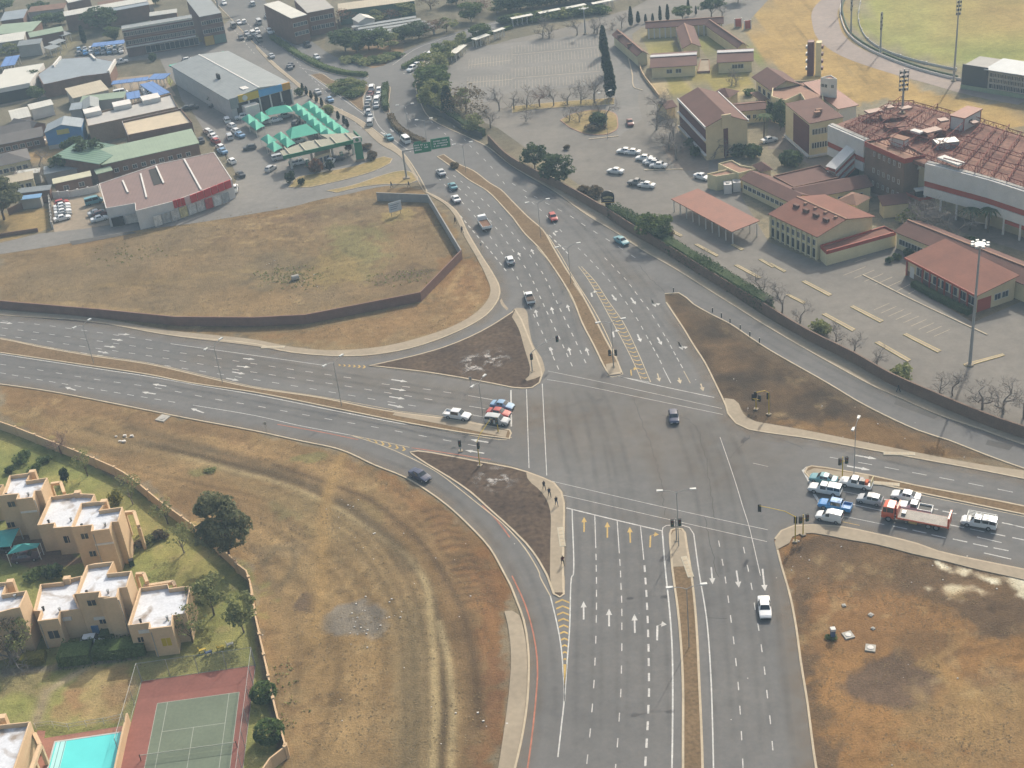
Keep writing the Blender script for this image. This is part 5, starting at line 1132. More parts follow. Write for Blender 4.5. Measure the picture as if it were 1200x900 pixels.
for s_ in ('p 216,187 236,223','p 165,204 172,232','p 144,212 150,226','p 183,195 192,215'):
    a,c = [p-r.location for p in GW(s_,5)]; d_ = (c-a).normalized()*.2; n_ = Vector((-d_.y,d_.x,0)); part(r,'parapet',WHITEW,lambda b: b.prism([a-n_,c-n_,c+n_,a+n_],4.9,5.25))
r,L,Wd = gab('blue walled workshop with a pale grey gable roof and yellow sign',TB+'290,260 538,222 287,205',5,6.6,'y',mat('blue_wall',(.07,.19,.38),.7,.08),BLUEGREY,.2,name='workshop'); panel(r,0,.32,.66,3.9,5.3,mat('sign_olive',(.40,.37,.12),.6,.1),'sign_board',.1); panel(r,0,0,1,0,1.2,GREYW,'plinth',.06)
r = shed('bungalow with a slate hipped roof and cream wall left of the bare garden tree',TB+'-60,492 205,432 -20,400',3.2,4.8,'h',CREAMW,DARKROOF,5)
shed('lower dark roofed row at the left edge above the bungalow',TB+'-60,352 290,280 -40,300',3.0,3.8,'m',BRICK,DARKROOF,6); shed('middle dark tiled roof at the left edge',TB+'-60,290 225,238 -40,225',3.2,4.6,'x',BRICK,DARKROOF); shed('dark tiled gable next to the blue workshop',TB+'205,240 305,198 150,172',3.2,4.6,'y',BRICK,DARKROOF); shed('white gabled house with a red edge by the dark roofs',TB+'78,178 206,150 108,102',3.2,4.4,'x',WHITEW,WHITEROOF); shed('long white roofed row running behind the white gabled house',TB+'200,108 355,72 172,88',3.2,3.8,'m',WHITEW,WHITEROOF)
shed('brick shed with a pale yellow lean-to roof in the dusty yard',TB+'350,597 605,542 345,575',3.2,3.7,'m',BRICK,mat('pale_yellow_roof',(.50,.47,.33),.6,.1),2); shed('small grey-green porch roof on the brick row',TB+'635,533 745,505 630,512',3,3.4,'m',BRICK,PALEGREEN); shed('cream house with a plain roof left of the yellow shed',TB+'32,600 225,560 25,568',3.0,3.8,'m',CREAMW,TANROOF,3); shed('long grey roof strip between the two dark green trees',TB+'290,535 575,480 270,500',3,3.6,'m',GREYW,GREYROOF); shed('grey strip roof behind the bungalow with parked cars in front',TB+'90,545 260,520 80,525',3,3.4,'m',GREYW,WHITEROOF); shed('low shed with a bright blue roof by the dark tree at the left edge',TB+'110,705 268,685 95,688',2.6,2.9,'m',GREYW,mat('blue_roof',(.16,.30,.48),.5,.1)); shed('low grey roofed stores behind the blue roofed shed',TB+'110,660 330,635 100,640',2.8,3.3,'m',BRICK,GREYROOF)
# far rows (small in the picture)
for i,(s_,m_,l_) in enumerate((('t00 -40,165 150,148 -40,130',PALEGREEN,'far green roofed row at the left edge'),('t00 -40,208 110,186 -40,182',WHITEROOF,'far white roofed row below the green one'),('t00 140,178 300,146 135,165',PALEGREEN,'far narrow green roof behind the carports'),('t00 80,218 190,205 80,205',GREYROOF,'far grey roofed row near the round hedge'),('t00 320,15 425,-8 320,0',WHITEROOF,'far cream roof at the top of the photo'),('t00 130,60 300,40 125,45',BRICK,'far brick row in front of the round tree'),('t00 0,100 110,85 0,70',BLUEGREY,'far blue-grey roof at the top left corner'),('t00 590,45 720,20 585,32',TANROOF,'far tan roof beside the corner brick block'),('t00 700,78 830,60 700,70',WHITEROOF,'far white strip roof behind the long brick block'),('t00 460,35 580,15 455,22',BRICK,'far brick roof above the long warehouse'))):
    shed(l_,s_,4,4.8,'m',GREYW if i % 2 else BRICK,m_)
for i,(s_,) in enumerate((('t00 235,235 285,218 250,212',),('t00 258,210 312,190 275,188',),('t00 290,172 335,158 300,150',))):
    carport('grey carport roof, %s of the three stepping up the hill' % ('nearest','middle','farthest')[i],s_,2.6,GREYROOF,3,.3,'grey carports on the slope')
for i,(s_,l_) in enumerate((('t00 520,398 690,378 518,385','blue canvas canopy along the top of the car yard'),('t00 690,375 770,372 685,352','blue canvas canopy at the corner of the car yard'),('t00 735,452 798,435 705,388','blue canvas canopy along the street side of the car yard'),('t00 595,470 660,458 588,440','blue canvas canopy at the bottom left of the car yard'),('t00 425,222 580,205 420,208','blue canvas canopy along the far car yard'),('t00 0,315 70,305 0,275','blue canvas canopy at the left edge of the photo'))):
    carport(l_,s_,2.7,BLUEC,5,.2,'blue shade canopies')
r,L,Wd = gab('red brick apartment block beside the far road, left of its twin','t10 165,88 240,70 140,0',9,9.2,'m',BRICK,WHITEROOF,.1); wins(r,0,4,6,1.4,1.2); wins(r,0,4,3,1.4,1.2)
r,L,Wd = gab('red brick apartment block with white bays, right of its twin','t10 240,62 365,38 235,-10',8,8.2,'m',BRICK,GREYW,.1); wins(r,0,5,5,1.6,1.3,fr=WHITEW); wins(r,0,5,2,1.6,1.3,fr=WHITEW)
shed('long low building with a dark green wall and tan roof beyond the junction','t10 385,52 745,5 370,32',5,5.8,'m',mat('dark_green_wall',(.06,.12,.09),.8,.1),TANROOF); shed('small white gabled house among trees beyond the junction','t10 480,108 560,90 468,85',3.4,4.6,'y',WHITEW,WHITEROOF)
for i in range(5):
    s_ = 't10 %d,%d %d,%d %d,%d' % (450+i*22,150-i*3,790+i*14,100-i*6,440+i*22,143-i*5) if 0 else 't10 %d,%d %d,%d %d,%d' % (570-i*30,168-i*9,840-i*22,128-i*11,560-i*30,163-i*9)
    carport('pale carport strip, %s row of the five in the far car park' % ('nearest','second nearest','middle','second farthest','farthest')[i],s_,2.5,GREYROOF,6,.2,'carport rows in the far car park',name='carport')
for s_,l_ in (('t10 940,252 990,212 925,235','pale covered walkway section nearest the junction hedge'),('t10 1030,190 1100,165 1020,180','pale covered walkway section second from the junction hedge'),('t10 1120,152 1170,135 1115,145','pale covered walkway section third from the junction hedge')): carport(l_,s_,2.5,WHITEROOF,4,.1,'covered walkway sections')
for k,(a_,b_) in enumerate(((0,92),(130,66),(250,44),(380,22))):
    carport('far pale covered walkway, %s section along the dark tree belt' % ('first','second','third','fourth')[k],'t20 %d,%d %d,%d %d,%d' % (a_,b_,a_+100,b_-20,a_,b_-8),2.5,WHITEROOF,5,.1,'covered walkway along the tree belt')

# --- filling station
ZS = 'z270,100,6.6667 '
A,an,L,Wd = rect(ZS+'415,552 1018,412 385,505',4.8); e = empty('filling_station_canopy',A,an,label='filling station canopy with a dark green fascia and beige flat roof',cat='canopy')
bR = [Vector((p.x,p.y,0)) for p in GW(ZS+'415,552 1018,412 950,365 700,378 760,410 600,430 385,508',4.8)]; M_ = Matrix.Rotation(-an,4,'Z'); bR = [M_ @ (p-A) for p in bR]
part(e,'roof',mat('canopy_roof',(.27,.26,.2),.8,.1),lambda b: b.prism(bR,4.3,4.6,bottom=True))
part(e,'fascia',GREENF,lambda b: b.box(-.2,L+.2,-.25,-.02,3.9,4.9)); part(e,'fascia_end',GREENF,lambda b: b.box(L+.02,L+.25,0,7,3.9,4.9))
for k in range(4): part(e,'column',WHITEW,lambda b: b.box(L*(.1+.27*k)-.25,L*(.1+.27*k)+.25,2.5,3,0,4.28))
for k in range(5): part(e,'roof_beam',mat('canopy_beam',(.36,.34,.26),.8,.1),lambda b: b.box(L*(.08+.2*k),L*(.08+.2*k)+.3,.2,6.5,4.62,4.95))
for k in range(3):
    pu = empty('fuel_pump',Matrix.Translation(A) @ Matrix.Rotation(an,4,'Z') @ Vector((L*(.3+.22*k),1.8,0)),an,label='green and white fuel pump under the station canopy, %s of three from the left' % ('first','second','third')[k],cat='fuel pump',group='fuel pumps')
    part(pu,'pump_body',GREENF,lambda b: b.box(-.4,.4,-.25,.25,.1,1.7)); part(pu,'display',WHITEW,lambda b: b.box(-.3,.3,-.28,-.252,1.1,1.6)); part(pu,'plinth',PAVE,lambda b: b.box(-1.2,1.2,-.5,.5,0,.12))
r = blk('small sand coloured kiosk under the station canopy',ZS+'655,560 780,520 770,480 660,505',2.9,TANW,TANROOF,.1,name='kiosk'); wins(r,0,2,.8,1.6,1.4)
def tent(label,pts,h0,h1,group,peaks=1):
    q = [Vector((p.x,p.y,0)) for p in GW(pts,h0)]
    if area(q) < 0: q = q[::-1]
    c = sum(q,Vector())/4; t = empty('shade_canopy',c,label=label,cat='canopy',group=group); q = [p-c for p in q]; b = MB()
    if peaks == 1:
        N_ = 5; rings = []
        for j in range(N_+1):
            u = j/N_; z = h0+(h1-h0)*(.45*u+.55*math.sin(u*1.5708)); 
            ring = []
            for i in range(4):
                a,d_ = q[i],q[(i+1) % 4]
                for w_ in (0,.25,.5,.75):
                    p = a.lerp(d_,w_); sag = 1-.10*math.sin(math.pi*w_)*(1-u); ring.append((p.x*(1-u)*sag,p.y*(1-u)*sag,z))
            rings.append(ring)
        for a,d_ in zip(rings,rings[1:]):
            for i in range(16): b.face([a[i],a[(i+1) % 16],d_[(i+1) % 16],d_[i]])
    else:
        m1,m2 = q[0].lerp(q[3],.5).lerp(q[1].lerp(q[2],.5),.22),q[0].lerp(q[3],.5).lerp(q[1].lerp(q[2],.5),.78); m1 = (m1.x,m1.y,h1); m2 = (m2.x,m2.y,h1); Q = [(p.x,p.y,h0) for p in q]
        b.face([Q[0],Q[1],m2,m1]); b.face([Q[1],Q[2],m2]); b.face([Q[2],Q[3],m1,m2]); b.face([Q[3],Q[0],m1])
    b.build('canopy_fabric',GREENP,t,smooth=peaks == 1)
    for i in range(4): part(t,'pole',WHITEW,lambda b: b.tube([(q[i].x*.96,q[i].y*.96,0),(q[i].x*.96,q[i].y*.96,h0)],.06,n=5))
    return t
gT = 'green tent canopies at the filling station'
ordn = ('first','second','third','fourth','fifth','sixth','seventh','eighth')
inner = [(525,175),(568,212),(612,250),(655,288),(702,328),(765,370)]; outer = [(622,155),(668,193),(712,232),(757,270),(805,308),(865,352)]
for row,nm in ((inner,'inner'),(outer,'outer')):
    for k,(x,y) in enumerate(row):
        tent('green peaked tent canopy, %s from the far end of the %s roadside row' % (ordn[k],nm),ZS+'%d,%d %d,%d %d,%d %d,%d' % (x-66,y+6,x+4,y+52,x+66,y+10,x-2,y-34),2.2,3.6,gT)
for k,(x,y,l_) in enumerate(((150,262,'upper of the left corner pair near the queueing cars'),(205,305,'lower of the left corner pair near the queueing cars'),(248,242,'beside the long one on the far side'),(300,420,'far left of the four beside the forecourt'),(345,475,'near left of the four beside the forecourt'),(400,400,'far right of the four beside the forecourt'),(447,440,'near right of the four beside the forecourt'))):
    tent('green peaked tent canopy, '+l_,ZS+'%d,%d %d,%d %d,%d %d,%d' % (x-66,y+2,x-5,y+48,x+64,y+12,x,y-34),2.2,3.7,gT)
tent('long green ridge canopy over parked cars on the far side of the station',ZS+'285,235 490,205 470,165 270,200',2.5,4,gT,2); tent('long green ridge canopy in front of the forecourt roof',ZS+'470,420 690,372 600,310 430,360',2.5,4.4,gT,2)
e = empty('station_sign',G(P1('t10 490,755')),math.radians(5),label='tall green and white filling station price sign on the grass corner',cat='sign')
part(e,'sign_panel',GREENF,lambda b: b.box(-1,1,-.2,.2,.6,5.2)); part(e,'sign_head',WHITEW,lambda b: b.box(-1,1,-.22,.22,5.22,6.6)); part(e,'emblem',GREENF,lambda b: b.tube([(0,-.23,5.9),(0,-.3,5.9)],.5,n=12)); part(e,'sign_base',PAVE,lambda b: b.box(-1.2,1.2,-.4,.4,0,.58))
# ------------------------------------------------------------------ vehicles
TYRE = mat('tyre_rubber',(.02,.02,.02),.9,.1); RIM = mat('wheel_rim',(.35,.35,.36),.35,0,metal=.6); CGLASS = mat('car_glass',(.02,.025,.03),.08,0,spec=.7)
HEADL = mat('headlight_glass',(.6,.6,.58),.15,0,spec=.6); TAILL = mat('tail_light',(.30,.015,.012),.3,0); BLACKP = mat('black_trim',(.018,.018,.018),.6,0); LOAD = mat('load',(.09,.065,.05),.9,.3,1.5)
PAINT = {}
for k_,c_ in dict(white=(.66,.66,.65),silver=(.40,.41,.42),grey=(.16,.165,.17),dark=(.035,.037,.042),navy=(.03,.04,.085),blue=(.035,.20,.46),sky=(.17,.30,.45),teal=(.10,.26,.30),red=(.34,.03,.025),maroon=(.13,.025,.025),truckred=(.55,.085,.03),plum=(.08,.045,.06),cream=(.55,.5,.38)).items():
    PAINT[k_] = mat('paint_'+k_,c_,.28,0,spec=.6)
def loft(st,glass):
    """st: (x, halfwidth, z0, belt, roof, roofhalf); glass: set of (station, 'side'|'top') -> body mesh builder and glass builders"""
    b = MB(); secs = []
    for (x,w_,z0,zb,zr,rw) in st:
        zm = z0+(zb-z0)*.55
        secs.append([(x,-w_*.94,z0),(x,-w_,zm),(x,-w_*.97,zb),(x,-rw,zr),(x,-rw*.45,zr+.025),(x,rw*.45,zr+.025),(x,rw,zr),(x,w_*.97,zb),(x,w_,zm),(x,w_*.94,z0)])
    for i in range(len(secs)-1):
        for j in range(10):
            k = (j+1) % 10; b.face([secs[i][j],secs[i][k],secs[i+1][k],secs[i+1][j]][::-1])
    b.face(secs[0]); b.face(secs[-1][::-1])
    gs = {}
    for (i,kind,nm) in glass:
        g = gs.setdefault(nm,MB())
        prs = {'top': [(3,4),(4,5),(5,6)],'l': [(6,7)],'r': [(2,3)]}[kind]
        for j,k in prs:
            q = [Vector(p) for p in (secs[i+1][j],secs[i+1][k],secs[i][k],secs[i][j])]; n = (q[1]-q[0]).cross(q[3]-q[0])
            if n.length < 1e-6: n = (q[2]-q[1]).cross(q[3]-q[1])
            n.normalize(); c = sum(q,Vector())/4
            if kind == 'top': q2 = [Vector((c.x+(p.x-c.x)*.88,p.y*(.96 if abs(p.y) > .4 else 1),c.z+(p.z-c.z)*.88)) for p in q]
            else: q2 = [Vector((c.x+(p.x-c.x)*.92,p.y,c.z+(p.z-c.z)*.78)) for p in q]; q2 = [Vector((p.x,c.y+(p.y-c.y)*.78,p.z)) for p in q2]
            if kind == 'top' and n.z < 0 or kind == 'l' and n.y < 0 or kind == 'r' and n.y > 0: n = -n; q2 = q2[::-1]
            g.face([p+n*.012 for p in q2])
    return b,gs
def wheel_meshes(r,w_):
    a = MB(); n = 14; prof = [(r*.62,-w_/2),(r*.95,-w_/2),(r,-w_*.3),(r,w_*.3),(r*.95,w_/2),(r*.62,w_/2)]
    rings = []
    for rr,y in prof: rings.append([(rr*math.cos(2*math.pi*j/n),y,rr*math.sin(2*math.pi*j/n)) for j in range(n)])
    for p,q in zip(rings,rings[1:]):
        for j in range(n): a.face([p[j],p[(j+1) % n],q[(j+1) % n],q[j]])
    c = MB(); 
    for s_ in (-1,1): ring = [(r*.6*math.cos(2*math.pi*j/n),s_*w_*.42,r*.6*math.sin(2*math.pi*j/n)) for j in range(n)]; c.face(ring if s_ < 0 else ring[::-1])
    return a.mesh('tyre',TYRE),c.mesh('rim',RIM)
VK = {}
def veh(kind,st,glass,wx,wr=.31,track=.74,lights=None,extras=()):
    b,gs = loft(st,glass); d = dict(body=b.mesh('body',PAINT['white']),glass=[(nm,g.mesh(nm,CGLASS)) for nm,g in gs.items()],wheels=[],wm=wheel_meshes(wr,.2),extras=[])
    d['wheels'] = [(x,y,wr) for x in wx for y in (-track,track)]
    xf,xr = st[-1][0],st[0][0]; zf = (st[-1][2]+st[-1][3])/2+.06; zr = st[0][3]-.12; hw = st[-1][1]
    l = MB(); l.box(-.05,.03,-.16,.16,-.07,.07); d['hl'] = (l.mesh('headlight',HEADL),xf+.005,hw-.2,zf); t = MB(); t.box(-.03,.05,-.12,.12,-.09,.09); d['tl'] = (t.mesh('tail_light',TAILL),xr-.005,st[0][1]-.15,zr)
    bp = MB(); bp.box(xf-.12,xf+.06,-hw*.96,hw*.96,st[-1][2]-.02,st[-1][2]+.16); bp2 = MB(); bp2.box(xr-.06,xr+.12,-st[0][1]*.96,st[0][1]*.96,st[0][2]-.02,st[0][2]+.16)
    d['bump'] = (bp.mesh('front_bumper',BLACKP),bp2.mesh('rear_bumper',BLACKP))
    for nm,m_,fn,pt in extras: e = MB(); fn(e); d['extras'].append((nm,e.mesh(nm,PAINT['white'] if m_ == 'paint' else m_),pt))
    d['len'] = xf-xr; VK[kind] = d
sedan = [(-2.15,.70,.40,.80,.83,.60),(-2.02,.80,.27,.92,.95,.70),(-1.35,.84,.23,.96,.99,.72),(-.78,.85,.23,.96,1.36,.56),(-.1,.85,.23,.95,1.42,.60),(.42,.85,.23,.94,1.38,.58),(1.0,.84,.23,.90,.94,.70),(1.85,.81,.25,.76,.79,.66),(2.12,.70,.34,.62,.64,.55)]
gl_ = [(2,'top','rear_window'),(5,'top','windscreen'),(3,'l','side_window'),(4,'l','side_window'),(3,'r','side_window_right'),(4,'r','side_window_right')]
def trim(g): return [(i,k,n.replace('_right','') if 0 else n) for i,k,n in g]
veh('sedan',sedan,gl_,(-1.3,1.32))
hatch = [(-1.85,.72,.38,.88,.92,.60),(-1.78,.80,.25,.95,1.02,.64),(-1.35,.82,.23,.96,1.38,.56),(-.4,.83,.23,.95,1.46,.60),(.35,.83,.23,.94,1.42,.58),(.92,.82,.23,.92,.97,.68),(1.6,.79,.25,.78,.81,.64),(1.85,.68,.34,.62,.64,.52)]
veh('hatch',hatch,[(1,'top','rear_window'),(4,'top','windscreen'),(2,'l','side_window'),(3,'l','side_window'),(2,'r','side_window_right'),(3,'r','side_window_right')],(-1.15,1.18),.29,.72)
suv = [(-2.1,.80,.42,1.0,1.05,.70),(-2.05,.84,.32,1.05,1.6,.66),(-1.0,.87,.3,1.05,1.70,.68),(.45,.87,.3,1.03,1.66,.66),(.98,.86,.3,1.02,1.07,.74),(1.9,.83,.32,.92,.96,.70),(2.12,.74,.4,.75,.78,.6)]
veh('suv',suv,[(0,'top','rear_window'),(3,'top','windscreen'),(1,'l','side_window'),(2,'l','side_window'),(1,'r','side_window_right'),(2,'r','side_window_right')],(-1.3,1.3),.35,.77)
vanm = [(-2.3,.80,.42,1.1,1.15,.76),(-2.25,.84,.32,1.1,1.92,.72),(-.4,.86,.3,1.1,1.98,.74),(1.1,.86,.3,1.1,1.92,.72),(1.75,.84,.3,1.05,1.12,.74),(2.2,.80,.36,.85,.88,.68)]
veh('minibus',vanm,[(0,'top','rear_window'),(3,'top','windscreen'),(1,'l','side_window'),(2,'l','side_window'),(1,'r','side_window_right'),(2,'r','side_window_right')],(-1.4,1.4),.33,.77)
def bed(x0,x1,w_,z0,z1):
    def f(b):
        b.box(x0,x1,-w_,w_,z0,z0+.06); b.box(x0,x1,-w_,-w_+.06,z0+.06,z1); b.box(x0,x1,w_-.06,w_,z0+.06,z1); b.box(x0,x0+.06,-w_+.06,w_-.06,z0+.06,z1); b.box(x1-.06,x1,-w_+.06,w_-.06,z0+.06,z1)
    return f
def pick(cab):           # cab = x where the cab ends (rear)
    return [(-2.55,.78,.48,.60,.62,.70),(-2.5,.84,.38,.66,.68,.74),(cab-.05,.85,.36,.68,.70,.76),(cab,.85,.36,.98,1.02,.74),(cab+.12,.85,.34,1.0,1.62,.60),(.55,.86,.34,1.0,1.66,.62),(1.1,.85,.34,.99,1.04,.72),(2.1,.83,.36,.92,.95,.70),(2.4,.76,.42,.72,.75,.6)]
def pgl(): return [(5,'top','windscreen'),(4,'l','side_window'),(4,'r','side_window_right'),(3,'top','rear_window')]
veh('pickup',pick(-.5),pgl(),(-1.5,1.45),.36,.77,extras=(('cargo_bed','paint',bed(-2.5,-.52,.84,.68,1.06),1),))
veh('doublecab',pick(-1.15),pgl(),(-1.5,1.45),.36,.77,extras=(('cargo_bed','paint',bed(-2.5,-1.17,.84,.68,1.06),1),))
can = [(-2.5,.82,.66,1.08,1.10,.76),(-2.46,.84,.66,1.08,1.66,.72),(-1.5,.84,.66,1.08,1.72,.72),(-.54,.84,.66,1.08,1.68,.72)]
cb,cg = loft(can,[(1,'l','canopy_window'),(2,'l','canopy_window'),(1,'r','canopy_window_right'),(2,'r','canopy_window_right'),(0,'top','canopy_rear_window')])
veh('canopypickup',pick(-.5),pgl(),(-1.5,1.45),.36,.77)
VK['canopypickup']['extras'] = [('canopy',cb.mesh('canopy',PAINT['white']),1)]+[(n_,g_.mesh(n_,CGLASS),0) for n_,g_ in cg.items()]
paneld = [(-1.95,.76,.40,1.0,1.05,.70),(-1.9,.82,.28,1.0,1.62,.68),(-.2,.83,.26,.98,1.70,.68),(.4,.83,.26,.96,1.45,.60),(.95,.82,.26,.93,.98,.68),(1.65,.79,.28,.80,.83,.64),(1.9,.68,.36,.64,.66,.52)]
veh('panelvan',paneld,[(0,'top','rear_window'),(3,'top','windscreen'),(2,'l','side_window'),(2,'r','side_window_right')],(-1.2,1.2),.29,.73)
NICE = {'side_window_right': 'side_window','canopy_window_right': 'canopy_window'}
def addp(nm,me,root,loc=(0,0,0),rz=0,paint=None):
    o = bpy.data.objects.new(nm,me); C.objects.link(o); o.parent = root; o.location = loc; o.rotation_euler = (0,0,rz)
    if paint is not None: o.material_slots[0].link = 'OBJECT'; o.material_slots[0].material = paint
    return o
def heading(p,to):
    a,c = G(p),G(to); return math.atan2(c.y-a.y,c.x-a.x)
CATS = dict(sedan='car',hatch='car',suv='car',minibus='minibus',pickup='pickup',doublecab='pickup',canopypickup='pickup',panelvan='van')
NMS = dict(sedan='sedan_car',hatch='hatchback_car',suv='station_wagon',minibus='minibus',pickup='pickup_truck',doublecab='pickup_truck',canopypickup='pickup_truck',panelvan='panel_van')
def car(p,rz,kind,col,label,group=None,detail=2,z=0.05):
    d = VK[kind]; g = G(p,.6); root = empty(NMS[kind],(g.x,g.y,z),rz,label=label,cat=CATS[kind],group=group); pm = PAINT[col]
    addp('body',d['body'],root,paint=pm)
    for nm,me in d['glass']: addp(NICE.get(nm,nm),me,root)
    for (x,y,r_) in d['wheels']:
        w_ = addp('wheel',d['wm'][0],root,(x,y,r_))
        if detail > 1: addp('rim',d['wm'][1],w_)
    if detail > 1:
        me,x,y,zz = d['hl']
        for s_ in (-1,1): addp('headlight',me,root,(x,s_*y,zz))
        me,x,y,zz = d['tl']
        for s_ in (-1,1): addp('tail_light',me,root,(x,s_*y,zz))
        addp('front_bumper',d['bump'][0],root); addp('rear_bumper',d['bump'][1],root)
    for nm,me,pt in d['extras']: addp(NICE.get(nm,nm),me,root,paint=pm if pt else None)
    return root
for d in VK.values():
    for i,(nm,me,pt) in enumerate(d['extras']):
        if not me.materials or me.materials[0] is None: me.materials.clear(); me.materials.append(PAINT['white'])
def hd(s): a = W(s); return heading(a[0],a[1])
Ew = hd('p 1190,640 960,596')
gE = 'vehicles queueing on the east leg'; zq = 'z930,540,4.615 '
def q_(s): return P1(zq+s)
car(q_('162,97'),Ew,'sedan','teal','teal sedan first in the queue beside the median nose on the east leg',gE)
car(q_('168,155'),Ew,'canopypickup','white','white pickup with white canopy at the east stop line, between teal sedan and blue pickup',gE)
b_ = car(q_('222,242'),Ew,'doublecab','blue','bright blue double cab pickup in the east queue',gE)
car(q_('192,302'),Ew,'panelvan','white','small white panel van nearest the kerb in the east queue',gE)
r_ = car(q_('335,122'),Ew,'pickup','white','white pickup carrying orange and dark loads behind the teal sedan',gE)
for (nm,m_,bx) in (('load',mat('orange_load',(.5,.1,.03),.7,.1),(-1.9,-1.2,-.5,.4,.76,1.35)),('load',PAINT['navy'],(-1.15,-.6,-.6,.5,.76,1.5)),('load',PAINT['dark'],(-1.5,-.9,.0,.7,.76,1.7)),('tail_rack',CREAMW,(-2.5,-2.4,-.84,.84,1.06,1.9))): part(r_,nm,m_,lambda b: b.box(*bx))
car(q_('413,208'),Ew,'hatch','silver','silver hatchback behind the blue pickup in the east queue',gE)
car(q_('608,190'),Ew,'sedan','white','white sedan beside the median, behind the loaded pickup',gE)
r_ = car(q_('655,255'),Ew,'pickup','white','white pickup with an empty dark bed half hidden behind the red truck',gE); part(r_,'bed_liner',BLACKP,lambda b: b.box(-2.4,-.6,-.76,.76,.75,.80))
r_ = car(q_('1000,335'),Ew,'canopypickup','white','white pickup with roof rack, last in the east queue',gE)
part(r_,'roof_rack',STEEL,lambda b: [b.box(-2.4,1.6,y-.03,y+.03,1.95,2.0) for y in (-.7,-.35,0,.35,.7)]+[b.box(x,x+.06,-.75,.75,1.78,1.94) for x in (-2.2,-1.2,-.2,.4)]+[b.box(1.5,1.56,-.75,.75,.95,2.0)])
# red flatbed truck
g = G(q_('660,318'),.6); t = empty('flatbed_truck',(g.x,g.y,.05),Ew,label='red flatbed truck with a long empty deck and red tail ramp in the east queue',cat='truck',group=gE)
RD = PAINT['truckred']; b,gs = loft([(2.9,1.02,.75,1.5,2.35,.92),(3.0,1.06,.6,1.55,2.55,.95),(4.0,1.06,.6,1.55,2.6,.95),(4.55,1.05,.6,1.5,2.45,.92),(4.75,1.03,.62,1.4,1.5,.96)],[(3,'top','windscreen'),(2,'l','side_window'),(2,'r','side_window_right'),(1,'l','side_window'),(1,'r','side_window_right')])
b.build('cab',RD,t)
for n_,g_ in gs.items(): g_.build(NICE.get(n_,n_),CGLASS,t)
part(t,'flatbed',mat('deck_steel',(.24,.215,.185),.6,.25,.8,var2=.2),lambda b: b.box(-4.6,2.4,-1.15,1.15,1.05,1.22)); part(t,'headboard',RD,lambda b: b.box(2.42,2.6,-1.15,1.15,.9,2.75)); part(t,'tail_ramp',RD,lambda b: b.box(-4.85,-4.62,-1.15,1.15,.8,2.6)); part(t,'chassis',BLACKP,lambda b: (b.box(-4.5,4.5,-.5,-.35,.6,.9),b.box(-4.5,4.5,.35,.5,.6,.9))); part(t,'side_rail',RD,lambda b: b.box(-4.6,2.4,-1.2,-1.152,.95,1.2)); part(t,'side_rail',RD,lambda b: b.box(-4.6,2.4,1.152,1.2,.95,1.2)); part(t,'winch',STEEL,lambda b: b.box(1.4,2.0,-.4,.4,1.22,1.6)); part(t,'tool_box',mat('ochre',(.45,.28,.08),.6,.1),lambda b: b.box(-.4,.8,.6,1.1,.5,1.0))
TW = wheel_meshes(.48,.3)
for x in (3.7,-2.0,-3.1):
    for y in (-.9,.9): addp('rim',TW[1],addp('wheel',TW[0],t,(x,y,.48)))
for y in (-.8,.8): addp('headlight',VK['suv']['hl'][0],t,(4.78,y,.95))
# white dropside truck on the north leg
g = G(P1('t11 1070,152'),.8); t = empty('dropside_truck',(g.x,g.y,.05),hd('t11 1085,175 1045,115'),label='white dropside truck with a brown load heading north',cat='truck')
b,gs = loft([(1.5,.92,.7,1.35,2.1,.84),(1.6,.96,.55,1.4,2.2,.86),(2.5,.96,.55,1.4,2.22,.86),(2.95,.95,.55,1.35,2.0,.82),(3.1,.93,.58,1.2,1.3,.88)],[(3,'top','windscreen'),(2,'l','side_window'),(2,'r','side_window_right')]); b.build('cab',PAINT['white'],t)
for n_,g_ in gs.items(): g_.build(NICE.get(n_,n_),CGLASS,t)
part(t,'cargo_bed',PAINT['white'],bed(-3.1,1.4,1.1,.95,1.55)); part(t,'load',mat('brown_load',(.16,.085,.05),.9,.3,1.2),lambda b: b.box(-3.0,1.3,-1.02,1.02,1.02,1.3)); part(t,'chassis',BLACKP,lambda b: b.box(-3,2.9,-.45,.45,.55,.93)); part(t,'headboard',PAINT['white'],lambda b: b.box(1.41,1.48,-1.05,1.05,.95,2.0))
TW2 = wheel_meshes(.42,.26)
for x in (2.2,-1.9):
    for y in (-.85,.85): addp('rim',TW2[1],addp('wheel',TW2[0],t,(x,y,.42)))
